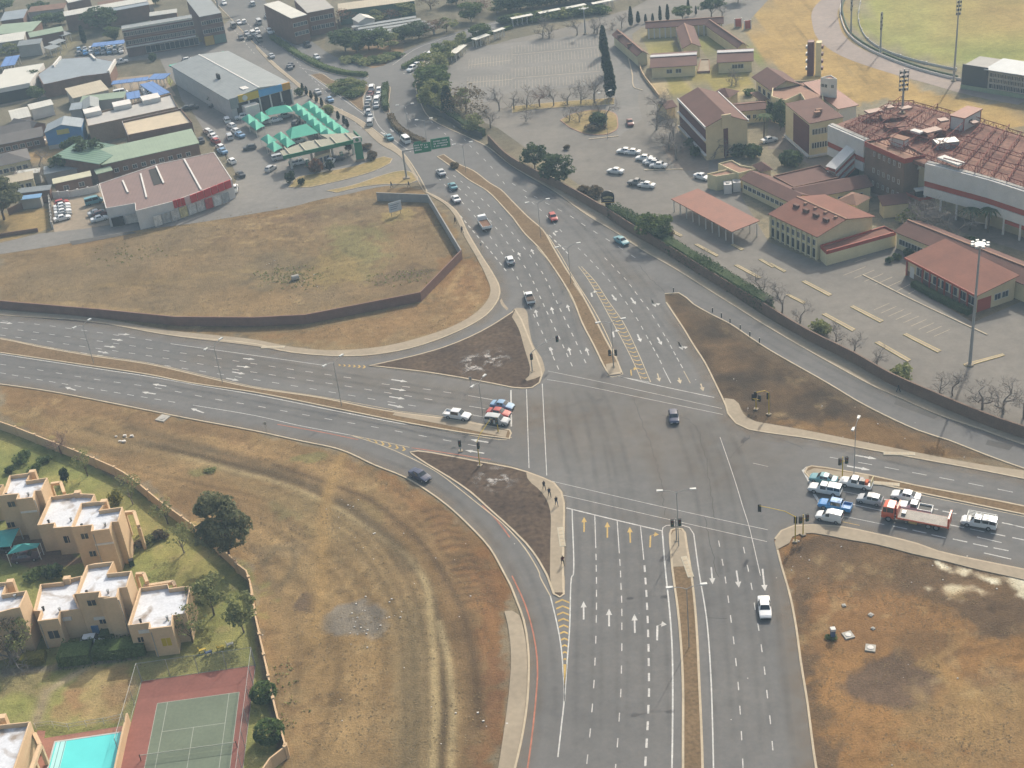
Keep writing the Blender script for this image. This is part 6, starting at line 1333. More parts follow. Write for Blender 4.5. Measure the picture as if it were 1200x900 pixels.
# crossing and legs
car(P1('t22 758,155'),hd('p 786,470 791,505'),'hatch','navy','dark blue hatchback crossing the open junction alone')
car(P1('p 896,712'),hd('p 893,690 897,725'),'sedan','white','white sedan driving south on the near right carriageway')
car(P1('t12 945,147'),hd('t12 890,135 1005,152'),'doublecab','white','white double cab pickup waiting on the west leg behind three cars')
car(P1('t12 1155,100'),hd('t12 1090,92 1190,108'),'sedan','sky','light blue sedan, farthest of three cars at the west stop line'); car(P1('t12 1138,135'),hd('t12 1090,127 1190,142'),'sedan','red','red sedan, middle of three cars at the west stop line'); car(P1('t12 1132,172'),hd('t12 1080,165 1190,178'),'suv','silver','silver station wagon nearest the median at the west stop line')
car(P1('t12 768,428'),hd('t12 700,385 830,452'),'sedan','navy','dark blue-grey sedan on the curved left turn lane from the west')
nU = hd('p 600,310 575,260')
car(P1('t11 937,32'),hd('p 545,245 520,210'),'sedan','white','white sedan heading north ahead of the dropside truck'); car(P1('t11 1190,320'),nU,'hatch','white','white hatchback heading north behind the dropside truck'); r_ = car(P1('t21 82,497'),hd('p 625,360 614,330'),'pickup','white','white pickup with a dark loaded bed heading north'); part(r_,'load',LOAD,lambda b: b.box(-2.4,-.6,-.76,.76,.75,1.25))
car(P1('t10 867,808'),hd('p 530,215 512,195'),'sedan','silver','silver-green sedan just past the overhead road sign, leading of two'); car(P1('t10 922,873'),hd('p 540,230 522,207'),'sedan','teal','teal sedan following the silver-green sedan past the overhead sign')
car(P1('t21 192,119'),hd('p 640,240 655,265'),'hatch','red','red hatchback coming south on the far carriageway'); car(P1('t21 513,229'),hd('p 715,272 745,290'),'sedan','teal','teal sedan coming south along the hedge wall')
gQ = 'cars queueing at the northern lights'; qd = hd('t10 530,560 545,400'); od = ('first','second','third','fourth','fifth','sixth','seventh')
for i,(s_,k,c) in enumerate((('543,412','suv','white'),('537,440','sedan','maroon'),('529,464','sedan','silver'),('522,492','sedan','grey'),('528,524','hatch','silver'),('538,549','sedan','silver'),('534,575','suv','silver'))):
    car(P1('t10 '+s_),qd if i > 2 else hd('t10 530,470 550,390'),k,c,'%s car, %s from the front in the left northern queue' % (c,od[i]),gQ,1)
for i,(s_,k,c) in enumerate((('577,420','hatch','white'),('575,444','sedan','white'),('567,467','suv','white'),('565,492','sedan','silver'))):
    car(P1('t10 '+s_),hd('t10 565,490 580,400'),k,c,'%s car, %s from the front in the right northern queue' % (c,od[i]),gQ,1)
lft = hd('t10 700,700 590,600')
car(P1('t10 623,644'),lft,'sedan','teal','teal sedan approaching the northern queue under the sign',None,1); car(P1('t10 700,657'),lft,'minibus','white','white minibus beside the planted median near the overhead sign',None,1)
car(P1('t10 733,322'),hd('t10 800,290 700,345'),'doublecab','white','white pickup waiting on the side road behind the hedge, nearer one',None,1); car(P1('t10 752,305'),hd('t10 800,290 700,345'),'sedan','white','white sedan waiting on the side road next to the white pickup',None,1); car(P1('t10 818,262'),hd('t10 850,240 780,290'),'minibus','white','white minibus on the side road by the olive trees',None,1)
car(P1('t10 285,268'),hd('t10 240,240 310,290'),'hatch','white','white hatchback on the far carriageway beside the long hedge',None,1); car(P1('t10 242,208'),hd('t10 200,170 270,235'),'pickup','dark','dark pickup on the far carriageway beyond the hedge',None,1); car(P1('t10 165,304'),hd('t10 230,370 130,260'),'sedan','dark','dark sedan alone beside the end of the long hedge',None,1)
for s_,c,l_ in (('288,430','silver','silver sedan passing the tent canopies, nearer the junction lights'),('345,466','sky','light blue sedan passing the tent canopies'),('72,262','silver','silver sedan passing the wholesale shed on the main road')): car(P1('t10 '+s_),hd('t10 400,510 230,350'),'sedan',c,l_,None,1)
ff = hd('t10 60,160 0,90'); gF = 'cars on the far main road'; fz = 'z140,0,6 '
farc = (('840,157','white'),('875,152','white'),('800,182','grey'),('895,234','silver'),('935,232','white'),('965,252','silver'),('970,217','white'),('980,157','silver'),('1060,192','white'),('1058,224','white'),('1095,215','white'),('1165,217','white'),('1105,157','silver'),('1040,112','white'),('1070,117','silver'),('855,264','dark'),('915,264','dark'),('985,277','grey'),('735,20','white'),('935,28','silver'),('1195,470','grey'))
fk = ['sedan','hatch','minibus','sedan','suv']
pos = ('just below the overhead sign','below the overhead sign, right one','by the corner brick block','in the stop row, leftmost','in the stop row, second','in the stop row, low middle','in the stop row, upper middle','beside the thin far median','on the far side, upper of a pair','on the far side, lower of a pair','on the far side, right of the pair','alone right of the far pair','farther up the far side','high up, left of a pair','high up, right of a pair','below the stop row, leftmost','below the stop row, middle','below the stop row, rightmost','left of the overhead sign','right of the overhead sign','at the end of the long hedge')
for i,((s_,c),ps) in enumerate(zip(farc,pos)): car(P1(fz+s_),ff if i % 3 else ff+math.pi,fk[i % 5],c,'small %s vehicle on the far main road, %s' % (c,ps),gF,1)
# street by the shops
gS = 'cars in the shopping street'; S5 = 'z150,80,5 '
sd_ = hd('t00 1000,620 900,420'); 
for s_,k,c,h_,l_ in (('362,40','sedan','silver',0,'silver sedan in the side street by the shed, farther of two'),('410,99','sedan','silver',0,'silver sedan in the side street by the shed, nearer of two'),('340,234','sedan','dark',1.5,'dark sedan at the commercial block end, left of two'),('373,230','sedan','dark',1.5,'dark sedan at the commercial block end, right of two'),('508,215','hatch','dark',1.5,'dark hatchback under the tree by the wholesale shed'),
    ('648,254','sedan','silver',1.4,'silver sedan between shed and green canopies'),('668,287','suv','white',1.4,'white wagon tucked beside the first green canopy'),('580,305','suv','white',0,'white wagon, farthest of the row beside the green canopies'),('607,337','hatch','white',.3,'white hatchback, second of the row beside the green canopies'),('630,367','hatch','white',.3,'white hatchback, third of the row beside the green canopies'),('655,390','sedan','sky',.3,'light blue sedan, last of the row beside the green canopies'),('595,402','suv','silver',0,'silver wagon double parked in the shopping street'),
    ('465,369','hatch','white',.3,'white hatchback, farthest at the kerb by the sand roofed block'),('483,380','sedan','silver',.3,'silver sedan, second at the kerb by the sand roofed block'),('497,400','sedan','white',.3,'white sedan, third at the kerb by the sand roofed block'),('512,426','hatch','red',.3,'red hatchback at the kerb by the brick row'),('428,420','sedan','dark',0,'dark sedan close to the brick row end wall'),('540,462','hatch','white',.3,'white hatchback at the kerb beyond the supermarket corner'),('552,485','sedan','sky',.3,'light blue sedan at the kerb beyond the supermarket corner'),
    ('713,464','hatch','dark',1.5,'dark hatchback leaving the canopy car park'),('608,544','hatch','white',.2,'white hatchback in the street beside the supermarket'),('657,620','sedan','dark',.2,'dark sedan at the supermarket corner'),('625,707','doublecab','white',-.2,'white pickup parked at the supermarket front corner')):
    car(P1(S5+s_),sd_+h_,k,c,l_,gS,1)
gP = 'cars at the filling station'; right = hd('p 320,200 350,196')
for s_,k,c,h_,l_ in (('315,650','hatch','silver',1.0,'silver hatchback turning in front of the filling station'),('385,565','suv','silver',.25,'silver wagon at the left end of the forecourt roof'),('545,602','pickup','white',.2,'white pickup standing in the shade of the forecourt'),('510,607','hatch','dark',.2,'dark hatchback in the shade left of the white pickup'),('780,602','pickup','white',1.2,'white pickup at the right fuel pumps'),('830,572','sedan','dark',.2,'dark sedan at the right fuel pumps'),('510,292','hatch','dark',1.3,'dark hatchback alone on the paving between the canopies'),('300,147','suv','white',1.5,'white wagon nose-in at the wholesale shed front'),('347,140','hatch','white',1.5,'white hatchback nose-in at the wholesale shed front'),('388,130','hatch','red',1.5,'red hatchback nose-in at the wholesale shed front'),('410,152','sedan','dark',1.5,'dark sedan behind the red hatchback at the shed'),('285,282','sedan','silver',.3,'silver sedan half under the peaked canopy'),('350,270','sedan','white',.3,'white sedan at the edge of the long far canopy'),('430,236','sedan','silver',.3,'silver sedan under the long far canopy'),('535,432','hatch','white',.3,'white hatchback between ridge canopy and forecourt roof')):
    car(P1('z270,100,6.6667 '+s_),right+h_,k,c,l_,gP,1)
gL = 'cars in the lot beside the supermarket'; B5 = 'z0,110,5.625 '; up = hd('p 65,240 85,235')
for i,(s_,k,c) in enumerate((('405,717','hatch','red'),('408,737','sedan','white'),('411,757','sedan','silver'),('414,777','sedan','white'),('417,797','sedan','grey'),('410,818','sedan','white'))): car(P1(B5+s_),up,k,c,'%s car, %s from the top of the column by the precast wall' % (c,od[i]),gL,1)
for s_,k,c,l_ in (('620,710','minibus','teal','teal minibus beside the supermarket side wall'),('635,783','sedan','silver','silver sedan in the shade beside the supermarket'),('662,790','hatch','maroon','maroon hatchback in the shade beside the supermarket'),('655,822','sedan','white','white sedan nearest the street beside the supermarket')): car(P1(B5+s_),up,k,c,l_,gL,1)
gN = 'cars in the club car park'; nd = hd('t20 640,740 590,735')
for i,(s_,k) in enumerate((('530,707','sedan'),('564,712','sedan'),('619,740','sedan'),('648,757','hatch'),('664,764','sedan'),('686,775','sedan'))): car(P1('t20 '+s_),nd+.15,k,'white' if i != 4 else 'silver','%s sedan, %s from the far end of the row in the club car park' % ('white' if i != 4 else 'silver',od[i]),gN,1)
car(P1('t20 485,801'),nd,'sedan','white','white sedan alone in the middle of the club car park',gN,1); car(P1('t20 588,857'),nd,'pickup','grey','dark grey pickup beside a white sedan in the club car park',gN,1); car(P1('t20 630,867'),nd,'sedan','white','white sedan beside the dark grey pickup',gN,1); car(P1('t20 890,828'),nd+2.8,'sedan','white','white sedan by the small flat pink-roofed block',gN,1); car(P1('t20 553,574'),hd('t20 545,560 556,590'),'sedan','maroon','dark maroon sedan driving down the club access road',gN,1); car(P1('t30 6,655'),0.3,'sedan','white','white sedan in the paved court behind the tan office block',gN,1)
gY = 'cars in the far yards'
for i,(x,y) in enumerate(((688,405),(693,415),(698,424),(703,433),(708,443))): car((x/4,y/4),0.1,'sedan','white','white sedan, %s from the top in the blue canopy yard' % od[i],gY,1)
for s_,k,c,l_ in (('568,437','minibus','white','white minibus left in the blue canopy yard'),('145,447','sedan','dark','dark car outside the cream roofed workshop, rightmost'),('76,446','minibus','white','white van outside the cream roofed workshop'),('30,447','minibus','white','white high van outside the cream roofed workshop, left'),('868,292','sedan','dark','dark sedan on the grass corner by the wholesale shed'),('880,280','hatch','white','white hatchback on the grass corner by the wholesale shed'),('915,283','sedan','silver','silver sedan at the back corner of the wholesale shed'),('568,290','pickup','white','white pickup by the white parapet of the blue-grey workshop'),('735,234','sedan','white','white sedan in front of the long brick block'),('185,662','hatch','white','white hatchback by the blue workshop'),('75,686','hatch','white','white hatchback among the dark roofs')): car(P1('t00 '+s_),.3,k,c,l_,gY,1)
yc = ['sky','silver','white','grey','blue','white','sky','silver']
for r0,y0 in (('back',232),('front',250)):
    for i in range(8): car(P1('t00 %d,%d' % (370+i*28,y0-i*1.5)),1.9,'sedan' if i % 2 else 'hatch',yc[(i+(r0 == 'front')*3) % 8],'%s car, %s from the left in the %s row of the far car yard' % (yc[(i+(r0 == 'front')*3) % 8],(od+('eighth',))[i],r0),gY,1)
car(P1('z0,540,6.92 210,780'),hd('z0,540,6.92 100,800 320,765'),'sedan','plum','plum coloured sedan parked under the garden sail'); car(P1('t03 438,302'),hd('t03 400,305 470,298'),'hatch','white','white hatchback between the garden hedge and the flats')
car(P1('z0,540,6.92 -20,725'),.2,'sedan','dark','dark sedan under the garden sail at the left edge')
# people
SKIN = mat('skin',(.12,.065,.04),.6,.05)
def human(name,loc,rz,label,pose,top,bottom,group=None,hair=None):
    """one continuous skinned body; shirt and trousers are material zones of the same mesh"""
    J = dict(pelvis=(0,0,.95),chest=(0,.0,1.28),neck=(0,0,1.48),head=(.02,0,1.60),crown=(.02,0,1.72))
    for s_,k in ((1,'l'),(-1,'r')):
        st = .16*s_ if pose == 'walk' else 0
        J['sh'+k] = (0,s_*.19,1.42); J['el'+k] = (-st*1.1,s_*.25,1.15); J['ha'+k] = (-st*1.1+.08,s_*.24,.90)
        J['hip'+k] = (0,s_*.10,.90); J['kn'+k] = (st*1.0+.03,s_*.11,.50); J['an'+k] = (st*1.9,s_*.11,.07); J['to'+k] = (st*1.9+.17,s_*.12,.04)
        if pose == 'ride':
            J['el'+k] = (.28,s_*.28,1.18); J['ha'+k] = (.52,s_*.26,1.08); J['kn'+k] = (.36,s_*.2,.80); J['an'+k] = (.15,s_*.18,.42); J['to'+k] = (.32,s_*.18,.38)
    E_ = [('pelvis','chest'),('chest','neck'),('neck','head'),('head','crown')]+[(a+k,b+k) for k in 'lr' for a,b in (('sh','el'),('el','ha'),('hip','kn'),('kn','an'),('an','to'))]+[('chest','shl'),('chest','shr'),('pelvis','hipl'),('pelvis','hipr')]
    rad = dict(pelvis=.15,chest=.17,neck=.07,head=.105,crown=.08,sh=.075,el=.05,ha=.035,hip=.10,kn=.07,an=.05,to=.045)
    ks = list(J); me = bpy.data.meshes.new('person'); me.from_pydata([J[k] for k in ks],[(ks.index(a),ks.index(b)) for a,b in E_],[]); o = bpy.data.objects.new('person',me); C.objects.link(o)
    md = o.modifiers.new('skin','SKIN'); md2 = o.modifiers.new('sub','SUBSURF'); md2.levels = md2.render_levels = 1
    for i,k in enumerate(ks): r_ = rad.get(k,rad.get(k[:-1],.07)); me.skin_vertices[0].data[i].radius = (r_,r_); me.skin_vertices[0].data[i].use_root = k == 'pelvis'
    dg = bpy.context.evaluated_depsgraph_get(); nm = bpy.data.meshes.new_from_object(o.evaluated_get(dg)); bpy.data.objects.remove(o)
    nm.materials.clear()
    for m_ in (SKIN,top,bottom,BLACKP): nm.materials.append(m_)
    for p in nm.polygons:
        z = p.center.z; y = abs(p.center.y)
        p.material_index = 1 if .96 < z < 1.46 and not (z < 1.0 and y > .2) else 2 if z <= .96 and z > .1 and y < .2 else 3 if z <= .1 or z > 1.66 else 0; p.use_smooth = True
    nm.name = name; return nm
HM = {}
TOPS = [mat('shirt_dark',(.03,.03,.035),.9,.1),mat('shirt_navy',(.03,.04,.07),.9,.1),mat('shirt_maroon',(.12,.025,.025),.9,.1),mat('shirt_pale',(.4,.38,.35),.9,.1)]; BOTS = [mat('trousers_dark',(.025,.025,.028),.9,.1),mat('trousers_denim',(.06,.08,.13),.9,.1)]
def person(p,rz,label,pose='walk',t=0,b=0,z=.13,group=None):
    k = (pose,t,b)
    if k not in HM: HM[k] = human('person',None,0,'',pose,TOPS[t],BOTS[b])
    g = G(p); o = bpy.data.objects.new('person',HM[k]); C.objects.link(o); o.location = (g.x,g.y,z); o.rotation_euler = (0,0,rz); return setp(o,label=label,cat='person',group=group)
for p_,h_,t_,b_,l_ in (('t22 152,498',-1.2,0,0,'person in dark clothes walking on the corner pavement, first of the group of three'),('t22 177,530',-1.3,1,0,'person in navy top walking on the corner pavement, second of the group of three'),('t22 210,572',-1.3,0,1,'person in dark top and denim walking last of the group of three'),('t22 240,852',1.7,2,0,'person in maroon top walking alone beside the south lanes'),('t11 935,152',2.2,0,0,'person in dark clothes on the pavement by the block wall corner, farther one'),('t11 968,195',2.2,1,0,'person in navy top on the pavement by the block wall corner, nearer one'),('t32 610,40',-.6,0,0,'person in dark clothes walking along the brown brick wall'),('t10 636,882',0,0,1,'person standing at the side street mouth, left one'),('t10 718,880',3,1,0,'person standing at the side street mouth by the sign post'),('z150,80,5 415,158',1,0,0,'person in dark clothes crossing the side street by the shed'),('z150,80,5 578,535',1,1,0,'person in navy top by the parked cars near the supermarket')):
    person(P1(p_),h_,l_,'walk',t_,b_,.13 if 't2' in p_ or 't1' in p_ or 't3' in p_ else .04)
# ------------------------------------------------------------------ walls, fences, court, pool
BLOCKW = stripe_mat('brown_block_wall',(.20,.115,.088),.4,.18,'Z',.9,var=.15,scale=.5); GREYBLOCK = stripe_mat('grey_block_wall',(.28,.27,.255),.4,.12,'Z',.9,var=.12)
CREAMWALL = mat('cream_boundary',(.50,.35,.21),.85,.08,.5,var2=.06)
def wall(label,s,h,th,m,pil=None,cap=None,name='boundary_wall',cat='wall',pm=None,step=3.0,smooth=True,h2=None):
    pts = [Vector((p.x,p.y,0)) for p in GW(s)]; 
    if smooth: pts = spl(pts,3)
    c = sum(pts,Vector())/len(pts); t = empty(name,c,label=label,cat=cat); pts = [p-c for p in pts]; b = MB(); b.strip(pts,-th/2,th/2,-.05,h); b.build('wall',m,t)
    if cap: b = MB(); b.strip(pts,-th/2-.05,th/2+.05,h+.002,h+.08); b.build('coping',cap,t)
    if pil:
        L = plen(pts); n = min(95,int(L/pil)); me_ = None
        for i in range(n+1):
            p = at_len(pts,L*i/n); q = at_len(pts,min(L,L*i/n+.3)); 
            if me_ is None: b = MB(); b.box(-.22,.22,-.22,.22,-.05,h+.16); me_ = b.mesh('pier',pm or m)
            addp('pier',me_,t,(p.x,p.y,0),math.atan2(q.y-p.y,q.x-p.x))
    return t
wall('long brown block wall along the south and east side of the bare lot','t01 -160,532 0,548 500,592 830,626 1200,629 t11 240,617 775,512 965,315',2.1,.25,BLOCKW,smooth=False)
wall('grey block wall at the north corner of the bare lot behind the white billboard','t11 966,312 810,50 570,40',2.1,.25,GREYBLOCK,smooth=False)
wall('cream garden wall with piers along the bare ground above the flats','t02 -200,160 0,212 230,300 430,380 590,455 760,590 970,745 1112,872',1.9,.22,CREAMWALL,5.5)
wall('cream garden wall with piers running down beside the tennis court','t02 1118,885 t03 1165,20 t13 5,215 62,480 105,680 150,842',1.9,.22,CREAMWALL,4.2)
wall('short cream return wall at the bottom corner of the garden','t13 148,850 78,905 20,990',1.9,.22,CREAMWALL,4.2)
wall('long brown brick wall along the pavement on the club side, under the hedge','t10 1090,670 1200,775 t21 270,15 430,108 560,192 690,268 850,368 1000,460 1200,582 t31 180,692 400,802 t32 570,0 750,80 960,170 1200,256 p 1290,537 1500,590',2.3,.3,BROWNBRICK,smooth=True)
wall('dark palisade fence strip at the bend by the olive trees','t10 775,440 800,500 900,565 1000,630 1060,650',1.6,.2,mat('dark_fence',(.06,.06,.055),.8,.1))
wall('precast grey wall between the yard and the lot beside the supermarket','z0,110,5.625 330,690 480,680 655,645',1.8,.12,WHITEW,2.4); wall('precast grey wall along the left side of the supermarket lot','z0,110,5.625 330,695 350,890',1.8,.12,GREYW,2.4)
wall('red brick yard wall left of the precast wall','z0,110,5.625 60,800 180,750 325,712',1.8,.2,BRICK); wall('low brick wall by the big dark tree on the left edge','t01 -60,225 0,213 180,186',1.0,.2,BRICK)
wall('pale outer rail wall round the inside of the sand track','t30 390,-60 340,30 345,100 380,170 470,235 620,300 760,345 900,378 1210,430',.7,.15,WHITEW,name='track_rail',cat='rail'); wall('thin white rail round the infield lawn','t30 440,-20 425,100 470,190 560,245 700,290 880,330',.6,.08,WHITEW,9,name='track_rail',cat='rail'); wall('dark green low hedge wall inside the track rail','t30 400,-60 352,20 358,95 392,160 480,222 630,288 770,333 890,362',.5,.3,mat('dark_hedge',(.08,.11,.06),.9,.3,1.0),name='track_hedge',cat='hedge')
wall('pale low wall along the path by the courtyard building','t20 595,290 610,350 660,420 690,460',1.0,.25,CREAMWALL)
tr = MB(); pl1 = spl(GW('t30 380,-60 272,40 270,110 300,180 400,250 600,320 800,375 1000,430 1210,470'),4); tr.ribbon(off(pl1,-4),off(pl1,4),.02); tr.build('track',mat('track_dust',(.25,.20,.17),.9,.12,.08,var2=.08),kind='structure')
rp = MB(); rp.poly(GW('t20 1010,110 1100,110 1200,0 t30 -20,-40 -120,-60 t20 960,0'),.0185); rp.build('side_road',ASPH2,kind='structure')
# tennis court
Z4 = 'z140,740,5.625 '
A = G((184.5,824.5)); B = G((280.5,811.25)); u = (B-A); u.z = 0; Wc = u.length; u.normalize(); v = Vector((u.y,-u.x,0)); k_ = Wc/10.97
cu = lambda x,y: A+u*(x*k_)+v*(y*k_)
rl = GW(Z4+'150,330 895,225'); r0 = (rl[0]-A).dot(u)/k_; r1 = (rl[1]-A).dot(u)/k_
b = MB(); b.poly([cu(r0,(rl[0]-A).dot(v)/k_),cu(r1,(rl[1]-A).dot(v)/k_),cu(r1-.2,30),cu(r0-1.2,30)],.03); tc_ = b.build('tennis_court',mat('court_red',(.215,.085,.065),.9,.12,.25,var2=.08),label='red and green tennis court with white lines next to the pool',cat='tennis court')
for x in (0,): part(tc_,'court_surface',mat('court_green',(.125,.15,.105),.9,.1,.25,var2=.07),lambda b: b.poly([cu(0,0),cu(10.97,0),cu(10.97,23.77),cu(0,23.77)],.036))
def cl_(x0,y0,x1,y1,w=.07): return lambda b: b.poly([cu(x0-w/2,y0-w/2),cu(x1+w/2,y0-w/2),cu(x1+w/2,y1+w/2),cu(x0-w/2,y1+w/2)],.042)
CLN = mat('court_line',(.33,.34,.29),.8,.1)
for q in ((0,0,10.97,0),(0,0.06,0,23.7),(10.97,.06,10.97,23.7),(1.37,.06,1.37,23.7),(9.6,.06,9.6,23.7),(1.44,5.49,9.53,5.49),(5.485,5.55,5.485,18.2)): part(tc_,'court_line',CLN,cl_(*q))
WIRE = bpy.data.materials.new('chain_wire'); WIRE.use_nodes = True; WIRE.node_tree.nodes['Principled BSDF'].inputs['Base Color'].default_value = (.22,.23,.22,1); WIRE.node_tree.nodes['Principled BSDF'].inputs['Alpha'].default_value = .16
nt_ = empty('tennis_net',cu(5.485,10.2),math.atan2(u.y,u.x),label='tennis net strung across the green court',cat='net'); part(nt_,'net_mesh',WIRE,lambda b: b.face([(-6,0,.1),(6,0,.1),(6,0,.95),(-6,0,.95)])); part(nt_,'net_tape',CLN,lambda b: b.box(-6,6,-.03,.03,.95,1.02))
for s_ in (-1,1): part(nt_,'net_post',BLACKP,lambda b: b.tube([(s_*6.1,0,0),(s_*6.1,0,1.1)],.06,n=6))
def chain(label,pts,h,gap,m=STEEL,mesh=True,rail=.03):
    c = sum(pts,Vector())/len(pts); c.z = 0; t = empty('wire_fence',c,label=label,cat='fence'); pts = [p-c for p in pts]; L = plen(pts); n = max(1,int(L/gap)); b = MB(); b.tube([(0,0,0),(0,0,h)],.045,n=5); me_ = b.mesh('post',m)
    for i in range(n+1): p = at_len(pts,L*i/n); addp('post',me_,t,(p.x,p.y,0))
    for z in ((h-.03,.1) if h > 1.5 else (h-.03,h*.5)): part(t,'rail',m,lambda b: b.tube([(p.x,p.y,z) for p in pts],rail,n=4))
    if mesh: part(t,'wire_mesh',WIRE,lambda b: [b.face([(p.x,p.y,.05),(q.x,q.y,.05),(q.x,q.y,h-.05),(p.x,p.y,h-.05)]) for p,q in zip(pts,pts[1:])])
    return t
yb = (rl[0]-A).dot(v)/k_; yb2 = (rl[1]-A).dot(v)/k_
chain('tall wire fence along the far end of the tennis court',[cu(r0,yb),cu(r1,yb2)],3.3,3.5); chain('tall wire fence on the wall side of the tennis court',[cu(r1+.05,yb2),cu(r1-.15,30)],3.3,3.5); chain('tall wire fence between lawn and tennis court above the pool',[cu(r0-.1,yb),cu(r0-.7,9)],3.3,4)
Zp = 'z0,780,7.5 '
wall('cream wall with light posts between swimming pool and tennis court',Zp+'1142,500 1110,640 1055,900 1030,1020',1.7,.25,CREAMWALL,smooth=False)
chain('white pipe fence round the pool garden',[Vector((p.x,p.y,0)) for p in GW(Zp+'318,560 460,540 612,565 780,535 950,510 1075,480')],1.1,2.2,WHITEW)
b = MB(); b.poly(GW(Zp+'330,570 400,575 390,640 480,625 1085,530 1060,700 1020,1050 200,1050'),.026); b.build('pool_terrace',mat('terracotta_paving',(.28,.13,.09),.9,.12,.5,var2=.1),kind='structure')
pw = GW(Zp+'490,677 1062,592 985,1060 385,1060'); c = sum(pw,Vector())/4; c.z = 0; t = empty('swimming_pool',c,label='turquoise swimming pool with pale steps on the left side',cat='swimming pool'); q = [Vector((p.x,p.y,0))-c for p in pw]
POOLW = mat('pool_water',(.10,.56,.54),.06,.06,.25,.5)
part(t,'water',POOLW,lambda b: b.poly(q,.034)); part(t,'pool_edge',mat('pool_edge',(.42,.44,.42),.7,.1),lambda b: (lambda o: [b.face([(a.x,a.y,.06),(d.x,d.y,.06),(f.x,f.y,.06),(e.x,e.y,.06)]) for a,d,e,f in zip(q,q[1:]+q[:1],o,o[1:]+o[:1])])(off(q,-.32 if area(q) > 0 else .32,True)))
st_ = [q[0].lerp(q[1],.02),q[0].lerp(q[1],.17),q[3].lerp(q[2],.17),q[3].lerp(q[2],.02)]; part(t,'steps',mat('pool_steps',(.36,.62,.60),.15,.05),lambda b: b.poly(st_,.038))
for f_ in (.07,.15): a,d = q[0].lerp(q[1],f_),q[3].lerp(q[2],f_); part(t,'step_edge',mat('step_edge',(.08,.2,.22),.3,0),lambda b: b.ribbon([a,d],[a+Vector((.09,0,0)),d+Vector((.09,0,0))],.043))
# garden shade sails
for s_,l_ in (('z0,540,6.92 -60,570 155,540 85,690 -80,705','teal shade sail over parking in the garden, left one'),('z0,540,6.92 55,757 112,682 322,662 300,700','teal shade sail over the plum coloured sedan')):
    qq = [Vector((p.x,p.y,0)) for p in GW(s_,2.4)]; c = sum(qq,Vector())/4; t = empty('shade_sail',c,label=l_,cat='canopy',group='garden shade sails'); qq = [p-c for p in qq]; TEAL = mat('teal_canvas',(.05,.27,.25),.7,.08)
    part(t,'sail',TEAL,lambda b: [b.face([(qq[i].x,qq[i].y,2.3),(qq[(i+1) % 4].x,qq[(i+1) % 4].y,2.3),(0,0,3.1)]) for i in range(4)])
    for p in qq: part(t,'pole',WHITEW,lambda b: b.tube([(p.x,p.y,0),(p.x,p.y,2.3)],.07,n=6))
for s_,l_ in (('t02 620,850','dark green wheelie bin on the lawn beside the flats'),):
    t = empty('wheelie_bin',G(P1(s_)),.4,label=l_,cat='bin'); part(t,'bin_body',mat('bin_green',(.02,.05,.03),.6,.05),lambda b: b.box(-.35,.35,-.35,.35,.05,1.0)); part(t,'lid',BLACKP,lambda b: b.box(-.37,.4,-.37,.37,1.01,1.1)); part(t,'wheel',TYRE,lambda b: b.tube([(-.3,-.36,.12),(-.3,.36,.12)],.12,n=8))
# playground bits on the lawn
for s_,c_,l_ in (('t03 950,358',(.45,.33,.05),'small yellow garden toy beside the court fence, left'),('t03 1035,345',(.45,.33,.05),'small yellow garden toy beside the court fence, right'),('t03 980,368',(.06,.09,.16),'small dark blue garden toy beside the court fence'),('t03 1080,330',(.5,.47,.4),'white garden post beside the court fence')):
    t = empty('garden_toy',G(P1(s_)),.3,label=l_,cat='toy'); m_ = mat('toy_%.2f_%.2f' % (c_[0],c_[2]),c_,.6,.05); part(t,'seat',m_,lambda b: b.box(-.5,.5,-.2,.2,.4,.55)); part(t,'leg',m_,lambda b: b.box(-.45,-.35,-.15,.15,0,.39)); part(t,'leg',m_,lambda b: b.box(.35,.45,-.15,.15,0,.39)); part(t,'back',m_,lambda b: b.box(-.5,-.42,-.2,.2,.56,1.0))
# ------------------------------------------------------------------ plants
def leafmat(name,c1,c2,sc=.55):
    m = mat(name,c1,.85,.2,sc,.15,col2=c2,var2=.35); t = m.node_tree; b = t.nodes['Principled BSDF']; tr = t.nodes.new('ShaderNodeBsdfTranslucent'); mx = t.nodes.new('ShaderNodeMixShader'); mx.inputs[0].default_value = .4
    t.links.new(b.inputs['Base Color'].links[0].from_socket,tr.inputs[0]); t.links.new(b.outputs[0],mx.inputs[1]); t.links.new(tr.outputs[0],mx.inputs[2]); t.links.new(mx.outputs[0],t.nodes['Material Output'].inputs[0]); return m
L_DARK = leafmat('leaf_dark',(.045,.07,.03),(.10,.135,.055)); L_MID = leafmat('leaf_mid',(.06,.092,.03),(.14,.18,.06)); L_OLIVE = leafmat('leaf_olive',(.15,.165,.06),(.27,.28,.12)); L_GUM = leafmat('leaf_gum',(.115,.12,.06),(.20,.205,.11)); L_YEL = leafmat('leaf_yellow',(.13,.13,.025),(.24,.21,.05)); L_DRY = leafmat('leaf_dry',(.10,.075,.045),(.18,.14,.085)); L_HEDGE = leafmat('leaf_hedge',(.06,.095,.028),(.13,.18,.058)); L_CYP = leafmat('leaf_cypress',(.014,.028,.012),(.035,.055,.022)); L_RUST = leafmat('leaf_rust',(.11,.06,.04),(.19,.11,.07))
BARK = mat('bark',(.10,.075,.055),.95,.25,1.5); BARKG = mat('bark_grey',(.21,.18,.155),.95,.2,1.5)
rr = random.Random(5)
